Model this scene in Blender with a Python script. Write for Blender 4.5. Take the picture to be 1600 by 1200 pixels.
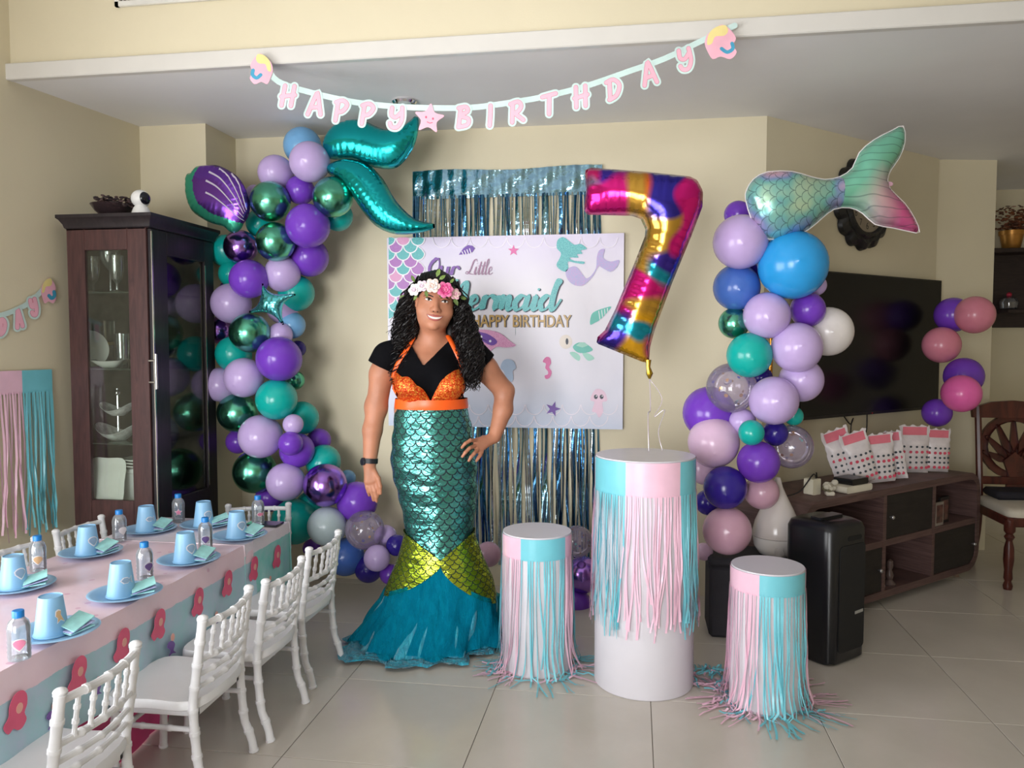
import bpy, bmesh, math, random
import numpy as np
from mathutils import Vector, Matrix, Euler
from mathutils.bvhtree import BVHTree

for _o in list(bpy.data.objects): bpy.data.objects.remove(_o)
SC = bpy.context.scene
COL = SC.collection
random.seed(7); RNG = np.random.default_rng(7)
PI = math.pi

# ------------------------------------------------------------------ camera
F, CAMH, YAW, PITCH = 1220.0, 1.30, math.radians(8.9), math.atan(65 / 1220)
_R = np.array([math.cos(YAW), math.sin(YAW), 0.0])
_FH = np.array([-math.sin(YAW), math.cos(YAW), 0.0])
_FW = _FH * math.cos(PITCH) + np.array([0, 0, -math.sin(PITCH)])
_U = _FH * math.sin(PITCH) + np.array([0, 0, math.cos(PITCH)])
CAMP = np.array([0.0, 0.0, CAMH])
cam = bpy.data.cameras.new('camera'); cam.sensor_width = 36; cam.lens = F / 1600 * 36
cam.clip_start = .05
camo = bpy.data.objects.new('camera', cam); COL.objects.link(camo)
camo.matrix_world = Matrix(((_R[0], _U[0], -_FW[0], 0), (_R[1], _U[1], -_FW[1], 0), (_R[2], _U[2], -_FW[2], CAMH), (0, 0, 0, 1)))
SC.camera = camo

# ------------------------------------------------------------------ world, daylight, exposure
W = bpy.data.worlds.new('world'); SC.world = W; W.use_nodes = True
W.node_tree.nodes['Background'].inputs[0].default_value = (.80, .90, 1.0, 1)
W.node_tree.nodes['Background'].inputs[1].default_value = 1.2
SC.view_settings.view_transform = 'Standard'; SC.view_settings.look = 'None'
SC.view_settings.gamma = 1; SC.view_settings.use_curve_mapping = False
SC.view_settings.exposure = 0.15

def area(name, loc, rot, sx, sy, power, color):
    l = bpy.data.lights.new(name, 'AREA'); l.shape = 'RECTANGLE'; l.size = sx; l.size_y = sy
    l.energy = power; l.color = color
    o = bpy.data.objects.new(name, l); COL.objects.link(o); o.location = loc; o.rotation_euler = rot
    return o
# daylight entering by the tall glazed opening in the left wall near the camera and a smaller one in the rear wall
WIN = [(-2.15, -.35, .2, 2.2)]                # rear wall: x0, x1, z0, z1
LWIN = (-1.2, 1.7, .12, 1.95)                 # left wall: y0, y1, z0, z1
area('window_daylight', (-3.05, .25, 1.03), (math.radians(90), 0, math.radians(-90 + 8)), 2.8, 1.8, 122, (.985, .985, 1.0))
_w = area('rear_window_daylight', (-1.25, -2.44, 1.20), (math.radians(90), 0, math.radians(-6)), 1.75, 1.95, 22, (.985, .985, 1.0))
_w.data.spread = math.radians(58)     # beam narrowed to gather light on the room's middle; no reveal is built

# ------------------------------------------------------------------ pixel rays onto planes of the place
def ray(x, y): return _R * (x - 800) / F + _U * (600 - y) / F + _FW
def onz(x, y, z): d = ray(x, y); return CAMP + d * ((z - CAMH) / d[2])
def ony(x, y, Y): d = ray(x, y); return CAMP + d * (Y / d[1])
def onx(x, y, X): d = ray(x, y); return CAMP + d * (X / d[0])
def pxm(Y, X=0.0): return F / (Y * math.cos(YAW) - X * math.sin(YAW))   # pixels per metre at a place

# ------------------------------------------------------------------ materials
def lin(c): c = c / 255.0; return c / 12.92 if c <= .04045 else ((c + .055) / 1.055) ** 2.4
def rgb(c): return (lin(c[0]), lin(c[1]), lin(c[2]), 1.0)
MATS = {}
class NT:
    """small helper to write node trees"""
    def __init__(s, m): s.t = m.node_tree; s.n = s.t.nodes; s.l = s.t.links
    def node(s, kind, **kw):
        n = s.n.new(kind)
        for k, v in kw.items(): setattr(n, k, v)
        return n
    def link(s, a, b): s.l.new(a, b)
    def math(s, op, a, b=None, c=None):
        n = s.n.new('ShaderNodeMath'); n.operation = op
        for i, v in enumerate((a, b, c)):
            if v is None: continue
            if isinstance(v, (int, float)): n.inputs[i].default_value = v
            else: s.l.new(v, n.inputs[i])
        return n.outputs[0]
    def mix(s, fac, a, b):
        n = s.n.new('ShaderNodeMix'); n.data_type = 'RGBA'
        for sock, v in ((n.inputs[0], fac), (n.inputs[6], a), (n.inputs[7], b)):
            if isinstance(v, (int, float)): sock.default_value = v
            elif isinstance(v, tuple): sock.default_value = v
            else: s.l.new(v, sock)
        return n.outputs[2]
    def ramp(s, fac, stops, interp='LINEAR'):
        n = s.n.new('ShaderNodeValToRGB'); cr = n.color_ramp; cr.interpolation = interp
        while len(cr.elements) < len(stops): cr.elements.new(.5)
        for e, (p, c) in zip(cr.elements, stops): e.position = p; e.color = c
        s.l.new(fac, n.inputs[0]); return n.outputs[0]
    def coord(s, kind='Object', scale=None):
        n = s.n.new('ShaderNodeTexCoord'); o = n.outputs[kind]
        if scale is not None:
            m = s.n.new('ShaderNodeMapping'); m.inputs['Scale'].default_value = scale
            s.l.new(o, m.inputs[0]); o = m.outputs[0]
        return o
    def noise(s, vec, scale, detail=3, rough=.5, dist=0):
        n = s.n.new('ShaderNodeTexNoise'); n.inputs['Scale'].default_value = scale
        n.inputs['Detail'].default_value = detail; n.inputs['Roughness'].default_value = rough
        n.inputs['Distortion'].default_value = dist
        s.l.new(vec, n.inputs['Vector']); return n.outputs[0]
    def xyz(s, vec):
        n = s.n.new('ShaderNodeSeparateXYZ'); s.l.new(vec, n.inputs[0]); return n.outputs
    def bump(s, h, strength, dist=.01):
        n = s.n.new('ShaderNodeBump'); n.inputs['Strength'].default_value = strength
        n.inputs['Distance'].default_value = dist; s.l.new(h, n.inputs['Height']); return n.outputs[0]
def newmat(name):
    m = bpy.data.materials.new(name); m.use_nodes = True; MATS[name] = m
    return m, NT(m), m.node_tree.nodes['Principled BSDF']
def M(name, col=None, rough=.5, metal=0.0, var=.04, scale=9.0, bump=0.0, bscale=60.0, stretch=None, sheen=0, spec=.5, sub=0, coat=0, alpha=1):
    """a plain procedural material: base colour with a little noise and fine relief"""
    if name in MATS: return MATS[name]
    m, t, b = newmat(name)
    v = t.coord('Object', stretch)
    c = rgb(col)
    lo = tuple(x * (1 - var * 2.2) for x in c[:3]) + (1,); hi = tuple(min(1, x * (1 + var * 2.2)) for x in c[:3]) + (1,)
    t.link(t.ramp(t.noise(v, scale, 4), [(.3, lo), (.7, hi)]), b.inputs['Base Color'])
    b.inputs['Roughness'].default_value = rough; b.inputs['Metallic'].default_value = metal
    b.inputs['Specular IOR Level'].default_value = spec
    if sheen: b.inputs['Sheen Weight'].default_value = sheen
    if sub:
        b.inputs['Subsurface Weight'].default_value = sub; b.inputs['Subsurface Radius'].default_value = (.012, .005, .003)
    if coat: b.inputs['Coat Weight'].default_value = coat; b.inputs['Coat Roughness'].default_value = .08
    if alpha < 1: b.inputs['Alpha'].default_value = alpha
    if bump: t.link(t.bump(t.noise(v, bscale, 3), bump), b.inputs['Normal'])
    return m
def M_wood(name, col, dark, scale=(3, 3, 30), rough=.4, spec=.4):
    if name in MATS: return MATS[name]
    m, t, b = newmat(name)
    v = t.coord('Object', scale)
    n = t.noise(v, 3.0, 6, .6, 1.2)
    t.link(t.ramp(n, [(.3, rgb(dark)), (.7, rgb(col))]), b.inputs['Base Color'])
    b.inputs['Roughness'].default_value = rough; b.inputs['Specular IOR Level'].default_value = spec
    t.link(t.bump(n, .12, .003), b.inputs['Normal'])
    return m
def M_clear(name, tint=(255, 255, 255), gloss=.14, rough=.04, body=0.0, bodycol=(255, 255, 255)):
    """thin clear plastic or pane: mostly see-through, mirror sheen growing to the rim"""
    if name in MATS: return MATS[name]
    m, t, b = newmat(name)
    out = t.n['Material Output']; t.n.remove(b)
    tr = t.node('ShaderNodeBsdfTransparent'); tr.inputs[0].default_value = rgb(tint)
    gl = t.node('ShaderNodeBsdfGlossy'); gl.inputs['Roughness'].default_value = rough
    fr = t.node('ShaderNodeFresnel'); fr.inputs[0].default_value = 1.4
    ns = t.noise(t.coord('Object'), 30.0, 2)
    fac = t.math('MINIMUM', t.math('ADD', t.math('MULTIPLY', fr.outputs[0], 1.2), t.math('MULTIPLY', ns, gloss)), .95)
    mx = t.node('ShaderNodeMixShader'); t.link(fac, mx.inputs[0]); t.link(tr.outputs[0], mx.inputs[1]); t.link(gl.outputs[0], mx.inputs[2])
    last = mx.outputs[0]
    if body:
        df = t.node('ShaderNodeBsdfDiffuse'); df.inputs[0].default_value = rgb(bodycol)
        m2 = t.node('ShaderNodeMixShader'); m2.inputs[0].default_value = body
        t.link(last, m2.inputs[1]); t.link(df.outputs[0], m2.inputs[2]); last = m2.outputs[0]
    t.link(last, out.inputs[0]); return m

# ------------------------------------------------------------------ mesh builder
class MB:
    def __init__(s): s.v = []; s.f = []; s.m = []; s.uv = None
    def add(s, vs, fs, mi=0):
        b = len(s.v); s.v += [tuple(float(c) for c in p) for p in vs]
        s.f += [tuple(i + b for i in f) for f in fs]; s.m += [mi] * len(fs); return s
    def box(s, lo, hi, mi=0, b=0.0, xf=None):
        x0, y0, z0 = lo; x1, y1, z1 = hi
        if b <= 0:
            vs = [(x, y, z) for x in (x0, x1) for y in (y0, y1) for z in (z0, z1)]
            fs = [(0, 1, 3, 2), (4, 6, 7, 5), (0, 4, 5, 1), (2, 3, 7, 6), (0, 2, 6, 4), (1, 5, 7, 3)]
        else:
            bm = bmesh.new()
            for x, sx in ((x0, 1), (x1, -1)):
                for y, sy in ((y0, 1), (y1, -1)):
                    for z, sz in ((z0, 1), (z1, -1)):
                        bm.verts.new((x, y + sy * b, z + sz * b)); bm.verts.new((x + sx * b, y, z + sz * b)); bm.verts.new((x + sx * b, y + sy * b, z))
            r = bmesh.ops.convex_hull(bm, input=bm.verts)
            bmesh.ops.dissolve_limit(bm, angle_limit=.01, verts=bm.verts, edges=bm.edges)
            bm.verts.index_update(); vs = [v.co[:] for v in bm.verts]; fs = [tuple(v.index for v in f.verts) for f in bm.faces]; bm.free()
        if xf is not None: vs = [xf @ Vector(v) for v in vs]
        return s.add(vs, fs, mi)
    def tube(s, pts, rad, n=8, mi=0, caps=True, flat=1.0):
        P = [np.array(p, float) for p in pts]; k = len(P)
        R_ = [rad] * k if isinstance(rad, (int, float)) else list(rad)
        T = []
        for i in range(k):
            d = P[min(i + 1, k - 1)] - P[max(i - 1, 0)]; T.append(d / (np.linalg.norm(d) + 1e-12))
        a = np.array([0, 0, 1.0]) if abs(T[0][2]) < .9 else np.array([1.0, 0, 0])
        N = np.cross(T[0], a); N /= np.linalg.norm(N)
        vs = []
        for i in range(k):
            N = N - T[i] * (N @ T[i]); N /= (np.linalg.norm(N) + 1e-12); B = np.cross(T[i], N)
            for j in range(n):
                w = 2 * PI * j / n; vs.append(P[i] + R_[i] * (math.cos(w) * N + math.sin(w) * B * flat))
        fs = [(i * n + j, i * n + (j + 1) % n, (i + 1) * n + (j + 1) % n, (i + 1) * n + j) for i in range(k - 1) for j in range(n)]
        if caps: fs += [tuple(range(n - 1, -1, -1)), tuple((k - 1) * n + j for j in range(n))]
        return s.add(vs, fs, mi)
    def lathe(s, prof, c=(0, 0, 0), n=24, mi=0, mis=None, sx=1, sy=1, xf=None):
        vs = []; fs = []; ms = []
        for (r, z) in prof:
            for j in range(n):
                w = 2 * PI * j / n; vs.append((c[0] + sx * r * math.cos(w), c[1] + sy * r * math.sin(w), c[2] + z))
        for i in range(len(prof) - 1):
            for j in range(n):
                fs.append((i * n + j, i * n + (j + 1) % n, (i + 1) * n + (j + 1) % n, (i + 1) * n + j)); ms.append(mis[i] if mis else mi)
        if prof[0][0] > 1e-6: fs.append(tuple(range(n - 1, -1, -1))); ms.append(mis[0] if mis else mi)
        if prof[-1][0] > 1e-6: fs.append(tuple((len(prof) - 1) * n + j for j in range(n))); ms.append(mis[-1] if mis else mi)
        if xf is not None: vs = [xf @ Vector(v) for v in vs]
        b = len(s.v); s.add(vs, fs); s.m[-len(fs):] = ms; return s
    def loft(s, rings, mi=0, close=True, caps=False):
        n = len(rings[0]); vs = [p for r in rings for p in r]
        J = n if close else n - 1
        fs = [(i * n + j, i * n + (j + 1) % n, (i + 1) * n + (j + 1) % n, (i + 1) * n + j) for i in range(len(rings) - 1) for j in range(J)]
        if caps: fs += [tuple(range(n - 1, -1, -1)), tuple((len(rings) - 1) * n + j for j in range(n))]
        return s.add(vs, fs, mi)
    def prism(s, poly, fr, d0, d1, mi=0):
        """2-D outline extruded; fr(u, v, w) -> point"""
        n = len(poly)
        vs = [fr(u, v, d0) for u, v in poly] + [fr(u, v, d1) for u, v in poly]
        fs = [tuple(range(n - 1, -1, -1)), tuple(range(n, 2 * n))] + [(i, (i + 1) % n, n + (i + 1) % n, n + i) for i in range(n)]
        return s.add(vs, fs, mi)
    def sphere(s, c, r, n=14, k=9, mi=0, xf=None):
        r = (r, r, r) if isinstance(r, (int, float)) else r
        vs = [(0, 0, -1)]; fs = []
        for i in range(1, k):
            a = -PI / 2 + PI * i / k
            vs += [(math.cos(a) * math.cos(2 * PI * j / n), math.cos(a) * math.sin(2 * PI * j / n), math.sin(a)) for j in range(n)]
        vs.append((0, 0, 1)); L = len(vs) - 1
        for j in range(n):
            fs.append((0, 1 + (j + 1) % n, 1 + j)); fs.append((L, L - n + j, L - n + (j + 1) % n))
        for i in range(k - 2):
            for j in range(n): fs.append((1 + i * n + j, 1 + i * n + (j + 1) % n, 1 + (i + 1) * n + (j + 1) % n, 1 + (i + 1) * n + j))
        vs = [Vector((p[0] * r[0], p[1] * r[1], p[2] * r[2])) for p in vs]
        if xf is not None: vs = [xf @ p for p in vs]
        return s.add([(p[0] + c[0], p[1] + c[1], p[2] + c[2]) for p in vs], fs, mi)
    def mesh(s, name, mats, smooth=40, off=(0, 0, 0)):
        me = bpy.data.meshes.new(name)
        me.from_pydata([(p[0] - off[0], p[1] - off[1], p[2] - off[2]) for p in s.v], [], s.f)
        for m in (mats if isinstance(mats, (list, tuple)) else [mats]): me.materials.append(m)
        me.polygons.foreach_set('material_index', s.m)
        if smooth:
            me.polygons.foreach_set('use_smooth', [True] * len(s.f))
            if smooth < 180: me.set_sharp_from_angle(angle=math.radians(smooth))
        if s.uv is not None:
            l = me.uv_layers.new(name='UVMap'); idx = np.zeros(len(me.loops), np.int32); me.loops.foreach_get('vertex_index', idx)
            l.data.foreach_set('uv', np.asarray(s.uv, np.float32)[idx].ravel())
        me.update(); return me

def worldloc(o):
    v = Vector((0, 0, 0))
    while o is not None: v += o.location; o = o.parent
    return v
def link(name, me, parent=None, loc=(0, 0, 0), rot=(0, 0, 0)):
    o = bpy.data.objects.new(name, me); COL.objects.link(o); o.parent = parent; o.location = loc; o.rotation_euler = rot
    return o
def part(name, mb, mats, parent, smooth=40, world=True, label=None, stuff=False):
    """a mesh part; with world=True its vertices were written in world coordinates"""
    off = worldloc(parent) if world else (0, 0, 0)
    o = link(name, mb.mesh(name, mats, smooth, off), parent)
    if label: o['label'] = label
    if stuff: o['kind'] = 'stuff'
    return o
def tag(o, label, cat, group=None):
    o['label'] = label; o['category'] = cat
    if group: o['group'] = group
    return o
def thing(name, label, cat, loc, rz=0.0, group=None):
    o = link(name, None, None, loc, (0, 0, rz)); o.empty_display_size = .05
    return tag(o, label, cat, group)
def solo(name, mb, mats, label, cat, group=None, smooth=40, loc=None):
    """a thing that is one mesh, its origin at its base"""
    if loc is None:
        a = np.array(mb.v); loc = ((a[:, 0].min() + a[:, 0].max()) / 2, (a[:, 1].min() + a[:, 1].max()) / 2, a[:, 2].min())
    o = link(name, mb.mesh(name, mats, smooth, loc), None, loc)
    return tag(o, label, cat, group)
def struct(name, mb, mats, parent=None, smooth=30):
    o = link(name, mb.mesh(name, mats, smooth, (0, 0, 0)), parent)
    if parent is None: o['kind'] = 'structure'
    return o
def copy_tree(o, parent=None):
    c = o.copy(); COL.objects.link(c); c.parent = parent
    for ch in list(o.children): copy_tree(ch, c)
    return c
def catmull(pts, n=8, closed=False):
    P = [np.array(p, float) for p in pts]; k = len(P); out = []
    rng = range(k) if closed else range(k - 1)
    for i in rng:
        if closed: p0, p1, p2, p3 = P[(i - 1) % k], P[i], P[(i + 1) % k], P[(i + 2) % k]
        else: p0, p1, p2, p3 = P[max(i - 1, 0)], P[i], P[i + 1], P[min(i + 2, k - 1)]
        for j in range(n):
            t = j / n
            out.append(.5 * ((2 * p1) + (-p0 + p2) * t + (2 * p0 - 5 * p1 + 4 * p2 - p3) * t * t + (-p0 + 3 * p1 - 3 * p2 + p3) * t ** 3))
    if not closed: out.append(P[-1])
    return out
_RIB = [0]
def ribbon2d(mb, pts, w, fr, d0, d1, mi=0, cap=6):
    """a round-ended flat stroke of width w along 2-D points, as thick as d1-d0; its face rises a hair along the stroke so that crossings stay clean"""
    P = [np.array(p, float) for p in pts]; k = len(P)
    ws = [w] * k if isinstance(w, (int, float)) else list(w)
    _RIB[0] = (_RIB[0] + 1) % 5; e0 = _RIB[0] * 3e-5; ee = 6e-6
    L = []; R_ = []
    for i in range(k):
        d = P[min(i + 1, k - 1)] - P[max(i - 1, 0)]; d /= (np.linalg.norm(d) + 1e-12); n = np.array([-d[1], d[0]])
        L.append(P[i] + n * ws[i] / 2); R_.append(P[i] - n * ws[i] / 2)
    dst = P[0] - P[1]; a0 = math.atan2(*(L[0] - P[0])[::-1]); r0 = ws[0] / 2
    den = P[-1] - P[-2]; a1 = math.atan2(*(R_[-1] - P[-1])[::-1]); r1 = ws[-1] / 2
    capS = [P[0] + r0 * np.array([math.cos(a0 + PI * j / cap), math.sin(a0 + PI * j / cap)]) for j in range(1, cap)]
    capE = [P[-1] + r1 * np.array([math.cos(a1 + PI * j / cap), math.sin(a1 + PI * j / cap)]) for j in range(1, cap)]
    vs = []; fs = []
    for i in range(k): vs += [fr(R_[i][0], R_[i][1], d1 + e0 + ee * i), fr(L[i][0], L[i][1], d1 + e0 + ee * i)]
    fs += [(2 * i, 2 * i + 2, 2 * i + 3, 2 * i + 1) for i in range(k - 1)]
    bS = len(vs); vs += [fr(q[0], q[1], d1 + e0) for q in capS]; fs.append((0, 1) + tuple(bS + j for j in range(cap - 1)))
    bE = len(vs); vs += [fr(q[0], q[1], d1 + e0 + ee * k) for q in capE]; fs.append((2 * k - 1, 2 * k - 2) + tuple(bE + j for j in range(cap - 1)))
    loop = [2 * i for i in range(k)] + [bE + j for j in range(cap - 1)] + [2 * i + 1 for i in range(k - 1, -1, -1)] + [bS + j for j in range(cap - 1)]
    pos = [R_[i] for i in range(k)] + capE + [L[i] for i in range(k - 1, -1, -1)] + capS
    b2 = len(vs); vs += [fr(q[0], q[1], d0) for q in pos]; n = len(loop)
    fs += [(loop[i], b2 + i, b2 + (i + 1) % n, loop[(i + 1) % n]) for i in range(n)]
    return mb.add(vs, fs, mi)
def rotz(a): return Matrix.Rotation(a, 4, 'Z')
# ================================================================== the room
def plaster(name, col):
    return M(name, col, rough=.62, var=.012, scale=2.5, bump=.04, bscale=120, spec=.3)
wall_m = plaster('cream_wall_paint', (220, 210, 182))
white_m = plaster('white_ceiling_paint', (238, 237, 236))
trim_m = M('white_gloss_trim', (216, 213, 207), rough=.35, var=.01)
CZ = 2.412
# floor of large glossy tiles
def tile_material():
    m, t, b = newmat('polished_floor_tile')
    v = t.coord('Generated'); ob = t.node('ShaderNodeObjectInfo')
    c = t.ramp(t.noise(t.coord('Object'), 3.0, 5, .6), [(.25, rgb((204, 197, 186))), (.75, rgb((216, 209, 199)))])
    h = t.math('ADD', .955, t.math('MULTIPLY', ob.outputs['Random'], .06))
    n = t.node('ShaderNodeHueSaturation'); t.link(h, n.inputs['Value']); t.link(c, n.inputs['Color']); t.link(n.outputs[0], b.inputs['Base Color'])
    b.inputs['Roughness'].default_value = .16; b.inputs['Specular IOR Level'].default_value = .5
    t.link(t.bump(t.noise(t.coord('Object'), 7.0, 2), .012, .02), b.inputs['Normal'])
    return m
tile_m = tile_material(); grout_m = M('tile_grout', (126, 118, 106), rough=.8)
floor = struct('floor', MB().box((-3.4, -2.6, -.06), (4.9, 7.0, -.004)), grout_m)
TS = .577
tme = MB().box((-TS / 2 + .0012, -TS / 2 + .0012, -.004), (TS / 2 - .0012, TS / 2 - .0012, 0), b=.0012).mesh('tile', tile_m, 0)
for i in range(-3, 10):
    for j in range(-9, 7):
        link('tile', tme, floor, (-1.085 + TS * (i + .5), 2.825 + TS * (j + .5), 0))
def wallpoly(name, pts, z0, z1, m=wall_m, thick=.1, side=1):
    """a wall of the given plan line, thickened away from the room"""
    mb = MB()
    for (a, b) in zip(pts[:-1], pts[1:]):
        a = np.array(a, float); b = np.array(b, float); d = (b - a) / np.linalg.norm(b - a); n = np.array([-d[1], d[0]]) * thick * side
        q = [a, b, b + n, a + n]
        mb.prism([tuple(p) for p in q], lambda u, v, w: (u, v, w), z0, z1)
    return struct(name, mb, m)
BY = 4.05
wallpoly('wall_back', [(-2.17, BY), (.635, BY)], 0, CZ)
struct('wall_back_left', MB().box((-2.75, 3.745, 0), (-2.165, BY + .1, CZ)), wall_m)
LWA, LWB = np.array([-2.53, 3.76]), np.array([-2.64, 2.97])
_d = (LWB - LWA) / np.linalg.norm(LWB - LWA)
LWC = LWB + _d * 5.4
def lwy(y): t = (y - LWA[1]) / (_d[1]); return tuple(LWA + _d * t)
def lseg(mb, ya, yb, z0, z1):
    a = np.array(lwy(ya)); b = np.array(lwy(yb)); n = np.array([_d[1], -_d[0]]); n = n if n[0] < 0 else -n
    mb.prism([tuple(a), tuple(b), tuple(b + n * .1), tuple(a + n * .1)], lambda u, v, w: (u, v, w), z0, z1)
mb = MB(); lseg(mb, 3.76, LWIN[1], 0, 3.3); lseg(mb, LWIN[0], -2.5, 0, 3.3); lseg(mb, LWIN[1], LWIN[0], 0, LWIN[2]); lseg(mb, LWIN[1], LWIN[0], LWIN[3], 3.3)
struct('wall_left', mb, wall_m)
TVA, TVB = np.array([.635, BY]), np.array([1.815, 5.143])
TVD = (TVB - TVA) / np.linalg.norm(TVB - TVA); TVN = np.array([TVD[1], -TVD[0]])   # along the wall / into the room
wallpoly('wall_right', [tuple(TVA), tuple(TVB)], 0, CZ, thick=.5)
wallpoly('wall_right_pillar', [(1.80, 5.16), (2.18, 5.235)], 0, CZ, thick=.9)
wallpoly('wall_far', [(1.9, 6.25), (4.8, 6.25)], 0, 2.7)
wallpoly('wall_side', [(4.6, 6.3), (4.6, -2.5)], 0, 3.3)
mb = MB()
x0 = -3.6
cols = [(-3.7, WIN[0][0]), (WIN[0][1], 4.7)]
for a, b in cols: mb.box((a, -2.5, 0), (b, -2.4, 3.3))
for (a, b, z0, z1) in WIN:
    mb.box((a, -2.5, 0), (b, -2.4, z0)); mb.box((a, -2.5, z1), (b, -2.4, 3.3))
struct('wall_rear', mb, wall_m)
frame_m = M('white_window_frame', (236, 236, 234), rough=.4)
pane_m = M_clear('window_pane', gloss=.02)
for k, (a, b, z0, z1) in enumerate(WIN):
    fb = MB(); t_ = .04
    for lo, hi in (((a, z0), (a + t_, z1)), ((b - t_, z0), (b, z1)), ((a, z0), (b, z0 + t_)), ((a, z1 - t_), (b, z1)), (((a + b) / 2 - .025, z0), ((a + b) / 2 + .025, z1))):
        fb.box((lo[0], -2.44, lo[1]), (hi[0], -2.38, hi[1]), b=.004)
    w = struct('window_%d' % (k + 1), fb, frame_m)
fb = MB(); y0, y1, z0, z1 = LWIN; t_ = .05
for ya, yb, za, zb in ((y0, y0 + t_, z0, z1), (y1 - t_, y1, z0, z1), (y0, y1, z0, z0 + t_), (y0, y1, z1 - t_, z1), ((y0 + y1) / 2 - .03, (y0 + y1) / 2 + .03, z0, z1)):
    a = np.array(lwy(ya)); b = np.array(lwy(yb)); n = np.array([-_d[1], _d[0]]); n = n if n[0] > 0 else -n
    fb.prism([tuple(a - n * .02), tuple(b - n * .02), tuple(b + n * .03), tuple(a + n * .03)], lambda u, v, w: (u, v, w), za, zb)
struct('window_2', fb, frame_m)
# low ceiling over the alcove, high ceiling over the camera, the fascia between them
struct('ceiling', MB().box((-2.95, 3.03, CZ), (4.7, 6.4, CZ + .08)), white_m)
struct('ceiling_high', MB().box((-3.7, -2.5, 3.3), (4.7, 3.1, 3.38)), white_m)
struct('wall_fascia', MB().box((-2.95, 3.02, CZ + .02), (4.6, 3.14, 3.3)), wall_m)
struct('trim_1', MB().box((-2.95, 2.995, CZ - .002), (4.6, 3.03, CZ + .066), b=.004), trim_m)
# return-air grille in the fascia
v0 = ony(181, 12, 3.015); v1 = ony(404, 8, 3.015)
vt = thing('air_vent', 'white rectangular air grille set high in the cream fascia', 'vent', ((v0[0] + v1[0]) / 2, 3.015, v0[2]))
vw = (v1[0] - v0[0]) / 2; mb = MB(); fm = M('vent_white', (222, 220, 212), rough=.5)
hz = .26
for lo, hi in (((-vw, 0), (vw, .022)), ((-vw, hz - .022), (vw, hz)), ((-vw, 0), (-vw + .022, hz)), ((vw - .022, 0), (vw, hz))):
    mb.box((lo[0], -.012, lo[1]), (hi[0], .004, hi[1]), b=.003)
part('frame', mb, fm, vt, world=False)
part('backing', MB().box((-vw + .01, .0, .01), (vw - .01, .003, hz - .01)), M('vent_dark', (70, 68, 62), rough=.8), vt, world=False)
part('divider', MB().box((-.012, -.01, .02), (.012, .0, hz - .02)), fm, vt, world=False)
sl = MB().box((-vw + .02, -.010, 0), (vw - .02, .0, .0045)).mesh('slat', fm, 0)
for k in range(12): link('slat', sl, vt, (0, 0, .030 + k * .0175))
fin = MB().box((-.002, -.004, .02), (.002, .002, hz - .02)).mesh('fin', fm, 0)
for k in range(32): link('fin', fin, vt, (-vw + .035 + k * (2 * vw - .07) / 31, 0, 0))
# recessed spot in the soffit
p = onz(632, 157, CZ)
sp = thing('ceiling_spotlight', 'small round chrome recessed spotlight in the white soffit', 'spotlight', (p[0], p[1], CZ - .022))
part('ring', MB().lathe([(.052, .022), (.058, .014), (.050, .004), (.036, .008), (.034, .022)], n=28), M('chrome', (215, 215, 218), rough=.12, metal=1), sp, world=False)
part('lens', MB().lathe([(.0, .006), (.03, .010), (.034, .02)], n=20), M('spot_lens', (240, 240, 238), rough=.2), sp, world=False)
# ================================================================== children's chairs
white_plastic = M('white_resin', (238, 238, 240), rough=.38, var=.01, spec=.5)
def ringed(mb, pts, r, every=.055, bul=1.28, n=10):
    """bamboo-like rod: a tube with raised rings"""
    P = [np.array(p, float) for p in catmull(pts, 6)] if len(pts) > 2 else [np.array(p, float) for p in pts]
    L = [0]
    for a, b in zip(P[:-1], P[1:]): L.append(L[-1] + np.linalg.norm(b - a))
    tot = L[-1]; ss = []; rr = []
    k = max(1, int(tot / every)); st = tot / k
    for i in range(k):
        s0 = i * st
        for ds, q in ((0, bul), (.006, bul), (.008, 1.0), (st / 2, .94), (st - .006, 1.0), (st - .003, bul)):
            ss.append(s0 + ds); rr.append(r * q)
    ss.append(tot); rr.append(r * bul)
    A = np.array(P); pts2 = [[np.interp(s, L, A[:, c]) for c in range(3)] for s in ss]
    return mb.tube(pts2, rr, n)
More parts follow.
